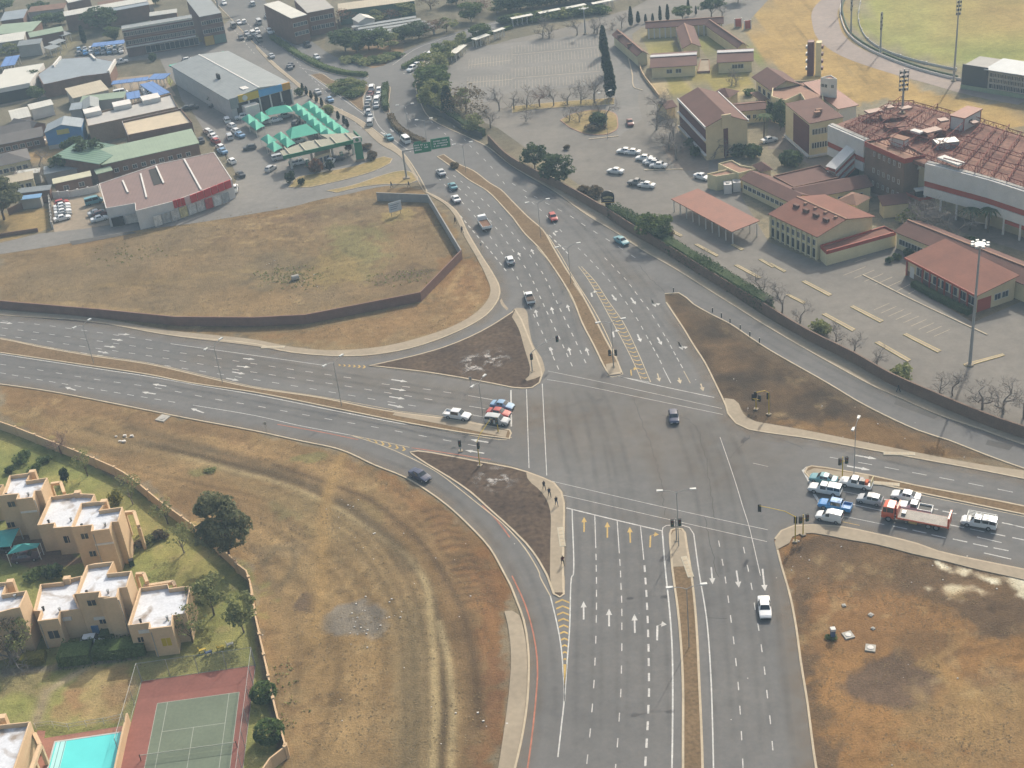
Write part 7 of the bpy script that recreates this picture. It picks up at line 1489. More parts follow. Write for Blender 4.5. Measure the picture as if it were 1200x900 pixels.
def leaves(b,c,n,rad,sz,shell=.55,flat=.9):
    for _ in range(n):
        d = Vector((rr.gauss(0,1),rr.gauss(0,1),rr.gauss(0,1))).normalized(); k = shell+(1-shell)*rr.random(); p = Vector((c[0]+d.x*rad[0]*k,c[1]+d.y*rad[1]*k,c[2]+d.z*rad[2]*k*flat))
        if p.z < .05: p.z = .05+rr.random()*.15
        a = Vector((rr.gauss(0,1),rr.gauss(0,1),rr.gauss(0,1)+.4)).normalized(); e = a.cross(d+Vector((.01,.02,.3))).normalized(); f = a.cross(e); s_ = sz*(.6+.8*rr.random()); b.face([p-e*s_-f*s_*.55,p+e*s_-f*s_*.4,p+e*s_*.5+f*s_*.7,p-e*s_*.6+f*s_*.6])
def crown_mesh(nm,m,clumps,nleaf,sz,shape=(1,1,1),cr=(.30,.48),gap=0):
    """unit crown: fits x,y in -1..1, z in 0..2"""
    b = MB()
    for i in range(clumps):
        t = rr.random()*2*math.pi; zz = -1+2*(i+.5)/clumps; q = math.sqrt(max(0,1-zz*zz)); k = .45+.35*rr.random(); r_ = cr[0]+(cr[1]-cr[0])*rr.random()
        leaves(b,(q*math.cos(t)*k*shape[0],q*math.sin(t)*k*shape[1],1+zz*.62*shape[2]),nleaf//clumps,(r_,r_,r_*.85),sz)
    return b.mesh(nm,m)
def trunk_mesh(nm,m,limbs=5,lean=.05):
    """unit: trunk from 0 to ~1 high, limbs spreading into 0.6..1.5"""
    b = MB(); b.tube([(0,0,-.05),(lean*.3,0,.35),(lean,lean*.4,.8),(lean,lean*.4,1.2)],.075,.03,n=7)
    for i in range(limbs): t = 2*math.pi*i/limbs+rr.random(); r_ = .4+.3*rr.random(); z0 = .4+.3*rr.random(); b.tube([(lean*.5,0,z0),(math.cos(t)*r_*.5,math.sin(t)*r_*.5,z0+.35),(math.cos(t)*r_,math.sin(t)*r_,z0+.75)],.035,.012,n=5)
    return b.mesh(nm,m)
TK = [trunk_mesh('trunk',BARK,5),trunk_mesh('trunk',BARKG,6,.15)]
CRN = {}
def crowns(kind,m,var,**k): CRN[kind] = [crown_mesh('crown',m,**k) for _ in range(var)]
crowns('dark',L_DARK,2,clumps=18,nleaf=1700,sz=.075); crowns('mid',L_MID,2,clumps=16,nleaf=1500,sz=.08); crowns('olive',L_OLIVE,2,clumps=14,nleaf=900,sz=.07,cr=(.25,.42)); crowns('sparse',L_OLIVE,2,clumps=12,nleaf=420,sz=.055,cr=(.25,.45)); crowns('dry',L_DRY,2,clumps=12,nleaf=500,sz=.05); crowns('yellow',L_YEL,1,clumps=10,nleaf=600,sz=.08); crowns('rust',L_RUST,1,clumps=12,nleaf=600,sz=.05)
crowns('gum',L_GUM,1,clumps=36,nleaf=4600,sz=.05,cr=(.2,.34))
def bush_mesh(m,n=500,sz=.1):
    b = MB()
    for i in range(8): t = rr.random()*6.28; k = .5*rr.random(); leaves(b,(k*math.cos(t),k*math.sin(t),.35+.25*rr.random()),n//8,(.5,.5,.4),sz)
    return b.mesh('foliage',m)
BSH = dict(dark=bush_mesh(L_DARK),mid=bush_mesh(L_MID),hedge=bush_mesh(L_HEDGE),olive=bush_mesh(L_OLIVE),dry=bush_mesh(L_DRY),yellow=bush_mesh(L_YEL),cyp=bush_mesh(L_CYP),rust=bush_mesh(L_RUST))
def ball():
    b = MB(); leaves(b,(0,0,.55),900,(.5,.5,.5),.06,.85); return b.mesh('foliage',L_HEDGE)
BSH['ball'] = ball()
def cyp():
    b = MB()
    for i in range(26): z = i/26; r_ = .16*(math.sin(min(1,z*2.4+.25)*math.pi/2))*(1-z)**.45; leaves(b,(0,0,.04+z*.94),44,(r_,r_,.035),.03,.75)
    return b.mesh('crown',L_CYP)
CYP = [cyp(),cyp()]
def bare_mesh(seed,depth=5,spread=.55,m=BARKG,up=.25,n0=3):
    """unit-height winter tree, continuous limbs and fine twigs"""
    q = random.Random(seed); b = MB(); tw = MB()
    def grow(p,d,L,r_,k):
        mid = p+d*L*.5+Vector((q.gauss(0,.03),q.gauss(0,.03),0))*L; e = p+d*L
        (b if k > 1 else tw).tube([p,mid,e],r_,r_*.68,n=5 if k > 3 else 3,cap=False)
        if k == 0: return
        for i in range(3 if k > 2 else 3):
            a = Vector((q.gauss(0,1),q.gauss(0,1),q.gauss(0,.5)+up)).normalized(); nd = (d*(1-spread)+a*spread).normalized(); grow(e if i else mid,nd,L*(.62+.2*q.random()),r_*.6,k-1)
    grow(Vector((0,0,-.02)),Vector((q.gauss(0,.04),q.gauss(0,.04),1)).normalized(),.26,.022,depth)
    zs = max(v[2] for v in tw.v); 
    for o in (b,tw): o.v = [(x/zs,y/zs,z/zs) for x,y,z in o.v]
    return b.mesh('trunk',m),tw.mesh('crown',m)
BARE = [bare_mesh(s_,6,.6) for s_ in (1,2,3)]; BARER = [bare_mesh(9,6,.6,m=mat('bark_red',(.20,.13,.105),.95,.2,1.5))]; BAREBIG = [bare_mesh(2,7,.62,up=.2)]
def tree(p,kind,hgt,wid,label,group=None,trunk=.35,i=0,name='tree',z=0):
    g = G(p); t = empty(name,(g.x,g.y,z),rr.random()*6.28,label=label,cat='tree',group=group); cr = CRN[kind]; cz = hgt*trunk
    o = addp('crown',cr[i % len(cr)],t,(0,0,cz)); o.scale = (wid/2,wid/2,(hgt-cz)/2)
    o = addp('trunk',TK[i % 2],t); s_ = (hgt-cz)*.5+cz*.6; o.scale = (wid*.33,wid*.33,s_*.75); return t
def bush(p,kind,w_,h,label,group=None,cat='bush',name='bush',wy=None,rz=None):
    g = G(p); t = empty(name,(g.x,g.y,0),rr.random()*6.28 if rz is None else rz,label=label,cat=cat,group=group); o = addp('foliage',BSH[kind],t); f_ = 1 if kind == 'ball' else .62; o.scale = (w_*f_,w_*f_,h)
    o = addp('stem',STEM,t); o.scale = (1,1,h); return t
STEM = (lambda b: (b.tube([(0,0,-.03),(.05,0,.5)],.05,.02,n=5),b.mesh('stem',BARK))[1])(MB())
def bare(p,hgt,label,group=None,i=0,wide=1.0,big=False,red=False):
    g = G(p); s_ = (BAREBIG if big else BARER if red else BARE); tm,cm = s_[i % len(s_)]; t = empty('bare_tree',(g.x,g.y,0),i*1.7,label=label,cat='tree',group=group)
    for nm,me in (('trunk',tm),('crown',cm)): o = addp(nm,me,t); o.scale = (hgt*wide,hgt*wide,hgt)
    return t
def cypress(p,top,label,group=None,i=0,wide=1.0,hh=None):
    h = hh or HT(p,top); g = G(p); t = empty('cypress_tree',(g.x,g.y,0),i*2.1,label=label,cat='tree',group=group); o = addp('crown',CYP[i % 2],t,(0,0,h*.03)); o.scale = (h*wide,h*wide,h*.97); o = addp('trunk',TK[0],t); o.scale = (h*.12,h*.12,h*.3); return t
def hedge(label,s,w_,h,m,name='hedge',cat='hedge',dens=26,sz=.13,z0=0,smooth=True):
    pts = spl(GW(s),1.0); c = sum(pts,Vector())/len(pts); pts = [p-c for p in pts]; t = empty(name,(c.x,c.y,z0),label=label,cat=cat); L = plen(pts); b = MB()
    b2 = MB(); b2.strip(pts,-w_*.36,w_*.36,0,h*.86); nn = normals(pts)
    for i in range(len(pts)-1):
        for _ in range(int(dens*(pts[i+1]-pts[i]).length)):
            k = rr.random(); p = pts[i].lerp(pts[i+1],k); a = rr.random(); hh = h*(.8+.3*vn1(p.x*.35+p.y*.3)); 
            if a < .45: o = Vector((*(nn[i]*(rr.random()-.5)*w_)[:2],hh*(.88+.14*rr.random())))
            else: o = Vector((*(nn[i]*(w_/2*(1 if a < .73 else -1)*(.85+.25*rr.random())))[:2],hh*rr.random()))
            leaves(b,p+o,1,(.1,.1,.1),sz)
    b2.build('branches',m,t); b.build('foliage',m,t); return t
def vn1(x): i = math.floor(x); f = x-i; f = f*f*(3-2*f); h_ = lambda n: (math.sin(n*127.1)*43758.5453) % 1; return h_(i)*(1-f)+h_(i+1)*f
# near left
tree((271,660),'gum',14,10.2,'large dark gum tree leaning over the cream garden wall',trunk=.14)
gG = 'sparse young trees along the garden wall'
for i,(b_,h,w_,k,l_) in enumerate((((103,558),5.5,4.5,'sparse','sparse olive garden tree at the wall, farthest of the five'),((156,591),6.5,5,'sparse','sparse olive garden tree at the wall, second farthest'),((197,614),5,5,'sparse','low sparse olive garden tree at the wall, third'),((216,648),6,5.5,'sparse','sparse olive garden tree beside the gum tree'),((226,753),6.5,6,'sparse','sparse olive tree leaning before the flat with the yellow blind'))): tree(b_,k,h,w_,l_,gG,.3,i)
tree((251,721),'olive',7.5,6.5,'full olive green tree behind the last flat, left of a pair',trunk=.25); tree((286,741),'olive',7.5,6,'full olive green tree at the wall corner by the court, right of a pair',trunk=.25,i=1)
bare((72,532),5,'bare reddish garden tree just inside the cream wall',i=1,red=True); bare((14,778),8,'bare tree in the garden at the left edge',i=0); tree((14,776),'dry',8,7,'dry leaved garden tree at the left edge',trunk=.2); tree((30,772),'sparse',7.5,5.5,'sparse green tree in front of the left edge flat',trunk=.25)
for p_,k,w_,h,l_ in (((27,540),'mid',3.6,2,'green bush cluster on the upper lawn, larger one'),((12,554),'dark',2.6,1.4,'dark low bush on the upper lawn near the left edge'),((52,541),'mid',2.6,1.2,'low green bush right of the larger cluster'),((41,553),'mid',2.6,1.6,'bright green bush behind the upper flats'),((77,565),'cyp',1.8,3.2,'dark upright shrub on the upper lawn'),((134,590),'yellow',2.8,2.4,'yellow green shrub beside the middle flats'),((166,640),'dry',2.6,1.5,'reddish low bush right of the middle flats'),((177,636),'olive',3.0,1.6,'olive low bush right of the middle flats'),((188,630),'dry',3.2,1.6,'dry brown bush right of the middle flats'),((246,552),'olive',2.2,.5,'green weed clump on the bare ground by the tracks'),((62,676),'dark',4.5,2.4,'dark bush mass behind the lower flats'),((42,676),'mid',3.4,1.6,'green bush behind the lower flats'),((90,742),'dark',2.6,2.2,'dark bush by the blue door'),((108,735),'mid',1.6,1.6,'small green bush right of the blue door'),((311,822),'ball',3.6,2.9,'round clipped bush by the garden wall, farther one'),((318,869),'ball',4.0,3.2,'round clipped bush by the garden wall, nearer one'),((145,655),'dark',1.8,1.2,'dark small bush at the corner of the middle flats')): bush(p_,k,w_,h,l_)
hedge('long clipped green hedge in front of the lower flats','t03 450,372 560,362 690,345',3.6,2.0,L_HEDGE,dens=90); hedge('clipped green hedge left of the long one','t03 290,395 360,388 438,378',4.2,2.1,L_HEDGE,dens=90); hedge('narrow clipped hedge close to the flats behind the long one','t03 480,295 540,290 592,282',2.6,1.6,L_HEDGE,dens=70); hedge('low yellow green hedge by the garden path','t03 105,405 160,400 218,390',2.4,1.3,L_YEL,dens=70)
# club side
tree((627,199),'dark',7.5,7,'dark round evergreen on the hedge line, left of two',trunk=.12); tree((655,215),'dark',8,9.5,'dark round evergreen on the hedge line, right of two',trunk=.1,i=1); tree((767,284),'mid',7.5,8.5,'bushy green tree at the brick wall below the round black sign',trunk=.1)
hedge('dark creeper hedge growing over the brown brick wall','t21 470,115 600,185 700,250 850,345 1000,435 1200,560',2.8,3.0,L_DARK,dens=90,sz=.17); hedge('dark hedge at the bend below the olive trees','t10 775,425 800,480 900,545 1000,612 1065,640',2.4,2.2,L_DARK,dens=34,sz=.2)
for i,(b_,h,l_) in enumerate((('t21 905,350',4,'small bare tree on the wall line by the car park'),('t21 1165,500',7,'bare tree on the wall line, farther of the big ones'),('t31 65,570',6.5,'bare tree on the wall line beside parking island'),('t31 150,615',5,'slim bare tree on the wall line, third'),('t31 315,720',5,'bare tree on the wall line, fourth'),('t31 405,770',4.5,'bare tree on the wall line, fifth'),('t31 510,820',5,'bare tree on the wall line, sixth'),('t32 800,62',5,'bare tree on the wall line, seventh'),('t32 865,55',5,'bare tree in a planting ring by the wall'),('t32 1005,118',7,'bare tree before the tall mast, left of two'),('t32 1100,140',7.5,'bare tree before the tall mast, right of two'),('t32 1200,160',7,'bare tree on the wall line at the right edge'))): bare(P1(b_),h,l_,'bare trees along the brick wall',i,1.05)
bush(P1('t31 250,660'),'olive',4.5,2.6,'olive bush on the wall line among bare trees'); bush(P1('t31 625,870'),'olive',5,2.6,'green bush on the wall line below the last parking island'); bush(P1('t21 760,285'),'mid',4,2.4,'green shrub on the wall beside the bushy tree'); bush(P1('t21 740,215'),'dry',3,2.2,'dry shrub beside the bushy green tree'); bush(P1('t21 810,310'),'olive',3.5,2.4,'olive shrub on the wall, right of the green one')
for s_,l_ in (('t20 1290,0',''),): pass
hedge('low dark hedge under the windows of the hall with red pilasters','t31 680,440 780,495 880,545 945,575',1.6,1.2,L_DARK,dens=50)
for p_,k,w_,h,l_ in (('t31 566,332','dark',2.2,1.4,'dark shrub in the planter before the cream hall, left'),('t31 608,318','dark',2.4,1.6,'dark shrub in the planter before the cream hall, middle'),('t31 655,300','dark',3,2.0,'dark shrub in the planter before the cream hall, right'),('z660,150,5.4545 130,420','dry',4,2.4,'dry shrub behind the round black sign, left'),('z660,150,5.4545 215,440','dry',5,2.8,'dry shrub behind the round black sign, right'),('z780,60,6.428 180,720','dark',4,2.6,'dark shrub at the foot of the tan office block, farther'),('z780,60,6.428 230,790','dark',4,2.8,'dark shrub at the foot of the tan office block, nearer'),('z780,60,6.428 550,795','dark',6,3.8,'dark green shrub before the tan end wall, left'),('z780,60,6.428 650,800','dark',6.5,4,'dark green shrub before the tan end wall, right'),('z780,60,6.428 935,865','dark',8,4.6,'round dark bush between the tan and cream office blocks'),('t31 940,255','mid',4,2.2,'round green bush in the grandstand court'),('t31 670,140','olive',6,3.4,'olive bush among the bare trees of the grandstand court'),('z780,60,6.428 470,360','mid',4,2.2,'green bush behind the tan office block roof'),('z780,60,6.428 635,330','mid',4,2,'green bush by the plum gable block')): bush(P1(p_),k,w_,h,l_)
tree(P1('z780,60,6.428 865,600'),'dark',9,5,'dark creeper clad tree against the cream office block',trunk=.05); tree(P1('z780,60,6.428 820,540'),'dark',6,4.5,'dark tree beside the plum roofed link',trunk=.1)
bare(P1('t20 677,608'),11,'big round bare tree at the end of the access road',i=0,big=True,wide=.95); gC = 'bare trees by the tan office block'
for i,(s_,h) in enumerate((('t20 735,700',8),('t20 770,748',9),('t20 755,660',8),('t20 950,745',6),('t20 1000,740',6))): bare(P1(s_),h,'grey bare tree beside the tan office block, %s counted from the left' % (('first','third','second','fourth','fifth')[i]),gC,i,1.2)
for i,(s_,h) in enumerate((('t31 690,185',7),('t31 760,210',9),('t31 830,215',8),('t31 880,230',7))): bare(P1(s_),h,'grey bare tree in the grandstand court, %s from the left' % ordn[i],'bare trees in the grandstand court',i,1.3)
def palm(p,h,label):
    g = G(p); t = empty('palm_tree',(g.x,g.y,0),label=label,cat='palm'); part(t,'trunk',BARK,lambda b: b.tube([(0,0,0),(.1,0,h*.5),(0,0,h)],.22,.15,n=7))
    def fr(b):
        for i in range(14):
            a = 6.28*i/14; d = Vector((math.cos(a),math.sin(a),0)); n_ = Vector((-d.y,d.x,0)); pr = None
            for k in range(5): x = k/4*2.6; z = h+.5*math.sin(k/4*2.4)-.55*(k/4)**2*1.8; w_ = .28*math.sin(.4+k/4*2.5); cur = (Vector((0,0,z))+d*x-n_*w_,Vector((0,0,z))+d*x+n_*w_); (b.face([pr[0],pr[1],cur[1],cur[0]]) if pr else None); pr = cur
    part(t,'crown',L_DARK,fr)
palm(P1('t31 945,180'),4.5,'short palm in the grandstand court, left'); palm(P1('t31 1030,190'),5,'palm in front of the grandstand red railing'); palm(P1('z780,60,6.428 740,660'),6,'slim palm in the paved court by the tan block')
gR = 'row of bare trees along the far parking'
for i,(x,y,h) in enumerate(((70,505,6.5),(132,502,6.5),(195,497,6),(260,492,6),(322,488,7),(388,485,8),(10,512,6))): bare(P1('t20 %d,%d' % (x,y)),h,'bare tree in the row beside the striped car park, %s from the left' % (('second','third','fourth','fifth','sixth','seventh','first')[i]),gR,i,1.1,red=i == 1)
for i,(x,y,h) in enumerate(((270,568,5),(316,573,5.5),(408,542,5.5),(440,580,8))): bare(P1('t20 %d,%d' % (x,y)),h,'bare tree on the round grass island, %s from the left' % ordn[i],'bare trees on the grass island',i)
bush(P1('t20 402,592'),'dark',7,4.5,'round dark bush on the grass island'); bush(P1('t20 385,607'),'dry',7,2,'low dry bush around the round dark one'); bush(P1('t20 255,702'),'dry',2.2,1.4,'small potted shrub on the open paving')
for i,(x,y,h) in enumerate(((145,178,7),(175,178,7),(305,165,6),(400,160,6),(385,155,6),(515,132,5),(470,140,4),(65,570,4))): bare(P1('t20 %d,%d' % (x,y)),h,'small bare tree near the striped car park, %s' % ('left of a pair','right of a pair','alone in the middle','right of two by the light mast','left of two by the light mast','next to the courtyard building','in the gap by the cypress row','low on the paving edge')[i],None,i,1.2)
for i,(b_,h,w_,l_) in enumerate(((('t20 432,262'),9.5,1.1,'tall dark cypress beside the access road, farthest of three'),(('t20 445,352'),10,1.1,'tall dark cypress beside the access road, middle of three'),(('t20 463,462'),11,1.2,'tall dark cypress beside the access road, nearest of three'))): cypress(P1(b_),None,l_,'cypresses beside the access road',i,w_,h)
for i,(x,y,yt,w_,l_) in enumerate(((558,125,28,.9,'first from the left'),(592,110,52,1.4,'second, stout'),(627,108,74,1.3,'third, small'),(660,105,66,1.3,'fourth, small'),(695,100,26,.9,'fifth, tall'),(730,98,18,1.0,'sixth, tall'),(827,75,-4,.9,'seventh, tallest'),(862,70,32,1.0,'eighth, slim'))): cypress(P1('t20 %d,%d' % (x,y)),None,'cypress behind the courtyard building, '+l_,'cypresses behind the courtyard building',i,w_,max(3,HT(P1('t20 %d,%d' % (x,y)),P1('t20 %d,%d' % (x,yt)))))
tree(P1('t20 935,82'),'dark',6.5,9,'flat topped dark tree by the road behind the courtyard building',trunk=.35); tree(P1('t20 800,98'),'mid',5,7,'round green tree behind the courtyard building columns',trunk=.3); tree(P1('t20 1060,12'),'dark',6,8,'dark round tree at the top by the side road',trunk=.2); bare(P1('t20 985,85'),6,'bare tree right of the flat topped dark tree',None,1,1.2)
for i,x in enumerate((1030,1050)): bare(P1('t20 %d,400' % x),5,'small bare tree on the dry lawn, %s' % ('left','right')[i],'bare trees on the dry lawn',i)
# olive trees at the bend
gO = 'olive trees along the bend'
for i,(b_,k,h,w_,l_) in enumerate((('t10 890,305','olive',8,9,'olive tree at the bend, farthest'),('t10 835,365','olive',8.5,11,'broad olive tree at the bend, second'),('t10 825,450','mid',10,12.5,'large green tree at the bend, third'),('t10 850,520','olive',10,12,'large olive tree at the bend, fourth'),('t10 985,530','dry',9,12,'dry olive tree at the bend, fifth'),('t10 1030,590','dry',8,10,'dry thin tree at the bend, sixth'),('t10 1050,190','mid',6,8,'green tree on the walkway line, upper'),('t10 980,215','olive',5,6,'olive tree on the walkway line, lower'))): tree(P1(b_),k,h,w_,l_,gO,.15,i)
for i,(x,y,k,h,w_,l_) in enumerate(((868,285,'mid',6,7,'above the second one'),(905,262,'olive',5.5,7,'near the walkway end'),(940,245,'olive',5,6,'beside the walkway'),(800,400,'olive',8,9,'leaning over the road edge'),(868,478,'mid',9,9,'behind the large green one'),(925,560,'dry',8,9,'in front of the dry pair'),(962,520,'olive',7,8,'between pointed tree and dry tree'),(1015,625,'olive',6,7,'at the palisade end'))):
    tree(P1('t10 %d,%d' % (x,y)),k,h,w_,'%s tree of the bend belt, %s' % (dict(mid='green',olive='olive',dry='dry')[k],l_),gO,.1,i)
cypress(P1('t10 905,545'),None,'dark pointed tree among the olive trees',None,0,1.6,9); bare(P1('t10 1100,600'),7,'bare tree behind the palisade at the bend',None,1); bare(P1('t10 1140,520'),7,'bare tree by the striped car park corner',None,2)
# junction islands
for i,(x,y,k) in enumerate(((380,415,'olive'),(410,400,'mid'),(445,395,'olive'),(400,435,'mid'),(440,430,'dark'),(470,425,'mid'),(450,455,'mid'),(485,440,'olive'),(480,405,'olive'))): bush(P1('t10 %d,%d' % (x,y)),k,5.5,2.2,'shrub on the triangular junction island, %s' % (ordn+('ninth',))[i],'shrubs on the junction island')
hedge('long low green hedge in the median before the northern lights','t10 75,180 130,215 200,262 330,325 430,350 520,358',2.2,1.2,L_MID,dens=30,sz=.18,z0=.12); hedge('low green hedge in the median of the right hand road','t10 690,325 780,275 850,245 1000,195 1200,135',1.8,1.2,L_MID,dens=26,sz=.18,z0=.12); hedge('dark hedge beside the right northern queue','t10 610,410 605,470 610,520',1.8,1.8,L_DARK,dens=40,sz=.17,z0=.12); hedge('brownish planted strip in the median by the white minibus','t10 630,550 660,600 720,645 790,675',1.8,1.1,L_DRY,dens=50,sz=.16,z0=.12)
bush(P1('t10 935,785'),'dry',3.5,1.4,'dry shrub on the median beyond the overhead sign'); 
for i,(x,y) in enumerate(((430,290),(470,285),(510,300),(560,290),(600,285),(640,270))): bush(P1('t10 %d,%d' % (x,y)),'mid' if i % 2 else 'olive',7,2,'low shrub on the island beyond the junction, %s from the left' % ordn[i],'low shrubs beyond the junction')
# station and town
for s_,k,w_,h,l_ in (('t10 165,858','cyp',3,3.2,'dark conical shrub at the station grass corner'),('t10 215,865','cyp',2,2,'small dark shrub right of the conical one'),('t10 287,808','rust',5,4,'brown dense shrub in front of the forecourt'),('t10 345,800','cyp',2.4,3,'dark shrub right of the brown dense one'),('t10 435,715','cyp',2.2,4,'dark conical shrub at the forecourt end'),('t10 550,745','dry',4,2.4,'grey shrub right of the price sign'),('t10 515,700','dry',4,1.6,'low shrub row behind the price sign'),('t10 345,535','olive',4,3.2,'olive shrub beside the tent canopies by the road'),('t10 205,450','dark',3.4,3,'dark shrub at the wholesale shed corner'),('t00 720,285','dark',4,3,'dark shrub on the corner of the side street'),('t00 540,185','dark',4,3,'dark shrub before the long brick block')): bush(P1(s_),k,w_,h,l_)
for i,(x,y) in enumerate(((220,428),(238,442),(260,462),(285,478),(310,497),(387,560),(415,582),(430,598))): cypress(P1('t10 %d,%d' % (x,y)),None,'small dark upright shrub on the pavement by the station, %s from the far end' % ordn[i],'upright shrubs by the station',i,1.6,2.6)
gT_ = 'trees in the town'
for i,(s_,k,h,w_,l_) in enumerate((('t00 487,140','dark',9,15,'wide dark tree between the far warehouse and the brick block'),('t00 530,185','mid',5,7,'small round tree left of the long brick block'),('t00 190,75','dark',6,11,'round dark tree at the top left'),('t00 370,760','dark',8,8,'dark dense tree by the green ribbed roof, left of two'),('t00 425,785','dark',9,9,'dark dense tree by the green ribbed roof, right of two'),('t00 290,835','dark',7,6,'dark pointed tree behind the pale yellow roofed shed'),('t01 20,130','gum',12,14,'big dark gum tree at the left edge by the side street'),('t00 1022,485','dark',5,6,'dark round tree beside the wholesale shed'),('t00 180,470','mid',5,6,'green tree in the workshop yard'),('t00 175,405','dark',6,7,'dark tree between cream and blue-grey workshops'),('t00 215,120','mid',5,9,'green tree below the round dark one, left'),('t00 285,115','dark',5,9,'green tree below the round dark one, right'),('t00 60,265','olive',5,10,'wide olive tree above the blue canopy at the left'),('t00 20,60','mid',6,12,'green tree in the top left corner'),('t00 730,20','mid',5,8,'green tree behind the corner brick block'))): tree(P1(s_),k,h,w_,l_,gT_,.15,i)
cypress(P1('t00 398,208'),None,'dark pointed tree on the dry slope',None,0,1.2,7); bare(P1('t00 190,810'),7,'bare grey tree right of the bungalow',None,0,1.3); bare(P1('t00 95,880'),6,'bare pale tree below the cream house',None,2,1.4); bare(P1('t00 215,860'),5,'bare tree behind the pale yellow roofed shed',None,1,1.4)
gFar = 'trees beyond the junction'
for i,(x,y,k,h,w_) in enumerate(((420,240,'dark',8,13),(475,245,'mid',6,9),(530,232,'dark',7,11),(575,225,'mid',7,10),(630,235,'olive',6,9),(695,200,'dark',6,9),(765,180,'dark',6,9),(835,163,'rust',6,10),(895,148,'olive',5,8),(1010,100,'mid',7,10),(390,130,'rust',7,12),(270,130,'rust',6,10),(300,150,'olive',5,8),(680,85,'olive',6,12),(820,45,'dry',6,10),(940,25,'dark',6,12),(1050,60,'rust',5,12),(1130,60,'olive',5,10),(560,110,'olive',5,8),(620,105,'rust',5,9))):
    tree(P1('t10 %d,%d' % (x,y)),k,h,w_,'%s tree beyond the junction, %s' % (dict(dark='dark',mid='green',olive='olive',rust='reddish brown',dry='dry brown')[k],('left end of the roadside row','second in the roadside row','third in the roadside row','fourth in the roadside row','fifth in the roadside row','before the carport strips','right of the carport strips','at the right end of the roadside row','near the far right bend','by the upper right road','behind the twin apartment blocks','in front of the twin apartment blocks','beside the far carriageway','behind the carport strips','behind the small white house','near the top edge, dark one','above the right hand road','right of the reddish one above the road','left of the far carport strips','over the far carport strips')[i]),gFar,.12,i)
for i in range(16):
    x = -20+i*30; y = 62-i*4.2; k = ('dark','mid','dark','olive')[i % 4]; tree(P1('t20 %d,%d' % (x,y-8)),k,6.5,12,'%s tree in the far belt at the top, number %s along from the left' % (dict(dark='dark',mid='green',olive='olive')[k],('one','two','three','four','five','six','seven','eight','nine','ten','eleven','twelve','thirteen','fourteen','fifteen','sixteen')[i]),'far tree belt',.1,i)
for i in range(14):
    x = -30+i*34; y = 112-i*4; k = ('dark','mid','olive')[i % 3]; bush(P1('t20 %d,%d' % (x,y)),k,8,3.2,'%s roadside bush below the far walkway, %s from the left' % (dict(dark='dark',mid='green',olive='olive')[k],(ordn+('ninth','tenth','eleventh','twelfth','thirteenth','fourteenth'))[i]),'bushes below the far walkway')
# ------------------------------------------------------------------ lamps, signals, signs, masts, small things
LAMPW = mat('lamp_head',(.50,.50,.48),.4,0); POLE = mat('lamp_pole',(.27,.27,.26),.5,.05); YPOLE = mat('signal_yellow',(.46,.32,.03),.5,.08)
def lamp(base,h1,h2,label,group='double arm street lamps'):
    mid = ((h1[0]+h2[0])/2,(h1[1]+h2[1])/2); h = max(7.0,HT(base,mid)); g = G(base); a,c = G(h1,h)-g,G(h2,h)-g; m_ = (a+c)/2; a -= m_; c -= m_
    t = empty('street_lamp',(g.x,g.y,.1),label=label,cat='street lamp',group=group)
    part(t,'pole',POLE,lambda b: b.tube([(0,0,0),(0,0,h*.5),(0,0,h-.4)],.07,.045,n=6))
    for e in (a,c):
        d = Vector((e.x,e.y,0)); L = min(2.6,max(1.5,d.length)); d = d.normalized()
        part(t,'arm',POLE,lambda b: b.tube([(0,0,h-.45),d*L*.4+Vector((0,0,h-.05)),d*L+Vector((0,0,h+.1))],.05,.04,n=5))
        def hd_(b):
            n = Vector((-d.y,d.x,0)); z = Vector((0,0,h+.08)); q = [d*(L-.35)+n*.15,d*(L-.35)-n*.15,d*(L+.55)-n*.22,d*(L+.55)+n*.22]; b.prism([p for p in q],h+.0,h+.2,bottom=True)
        part(t,'lamp_head',LAMPW,hd_)
    return t
for i,(b_,h1,h2,l_) in enumerate((('p 795.5,640','p 775.5,576','p 812.7,574','double arm lamp on the nose of the south median'),('p 807.6,759','p 787.3,690','p 825.5,686','double arm lamp halfway down the south median'),('p 1000.5,562','p 1006,491','p 1000,504','double arm lamp on the east median by the queue'),('p 719.5,432','p 697.5,379','p 726,374.5','double arm lamp on the nose of the north median'),('p 669,332','p 651,290.5','p 675,285.7','double arm lamp on the north median, second from the crossing'),('p 634,279','p 620,238','p 643,234','double arm lamp on the north median, third from the crossing'),('p 546,202','p 534,170','p 553,167','double arm lamp at the tip of the north median'),('p 478.7,152','p 469,129','p 486,127','double arm lamp in the planted strip by the northern lights'),('p 500.7,170','p 492,146','p 508,144','double arm lamp at the end of the planted strip'),('p 566,488','p 568.8,446','p 555.5,458','double arm lamp on the paved end of the west median'),('p 400.5,476','p 400.7,418','p 382,429.5','double arm lamp on the west median, second from the crossing'),('p 261,449','p 260,398.7','p 243.7,410','double arm lamp on the west median, third from the crossing'),('p 110,426','p 106,375.5','p 89.5,384.5','double arm lamp on the west median near the left edge'),('p 712,163','p 707,109','p 711,108','lamp post at the end of the club access road'))): lamp(P1(b_),P1(h1),P1(h2),l_)
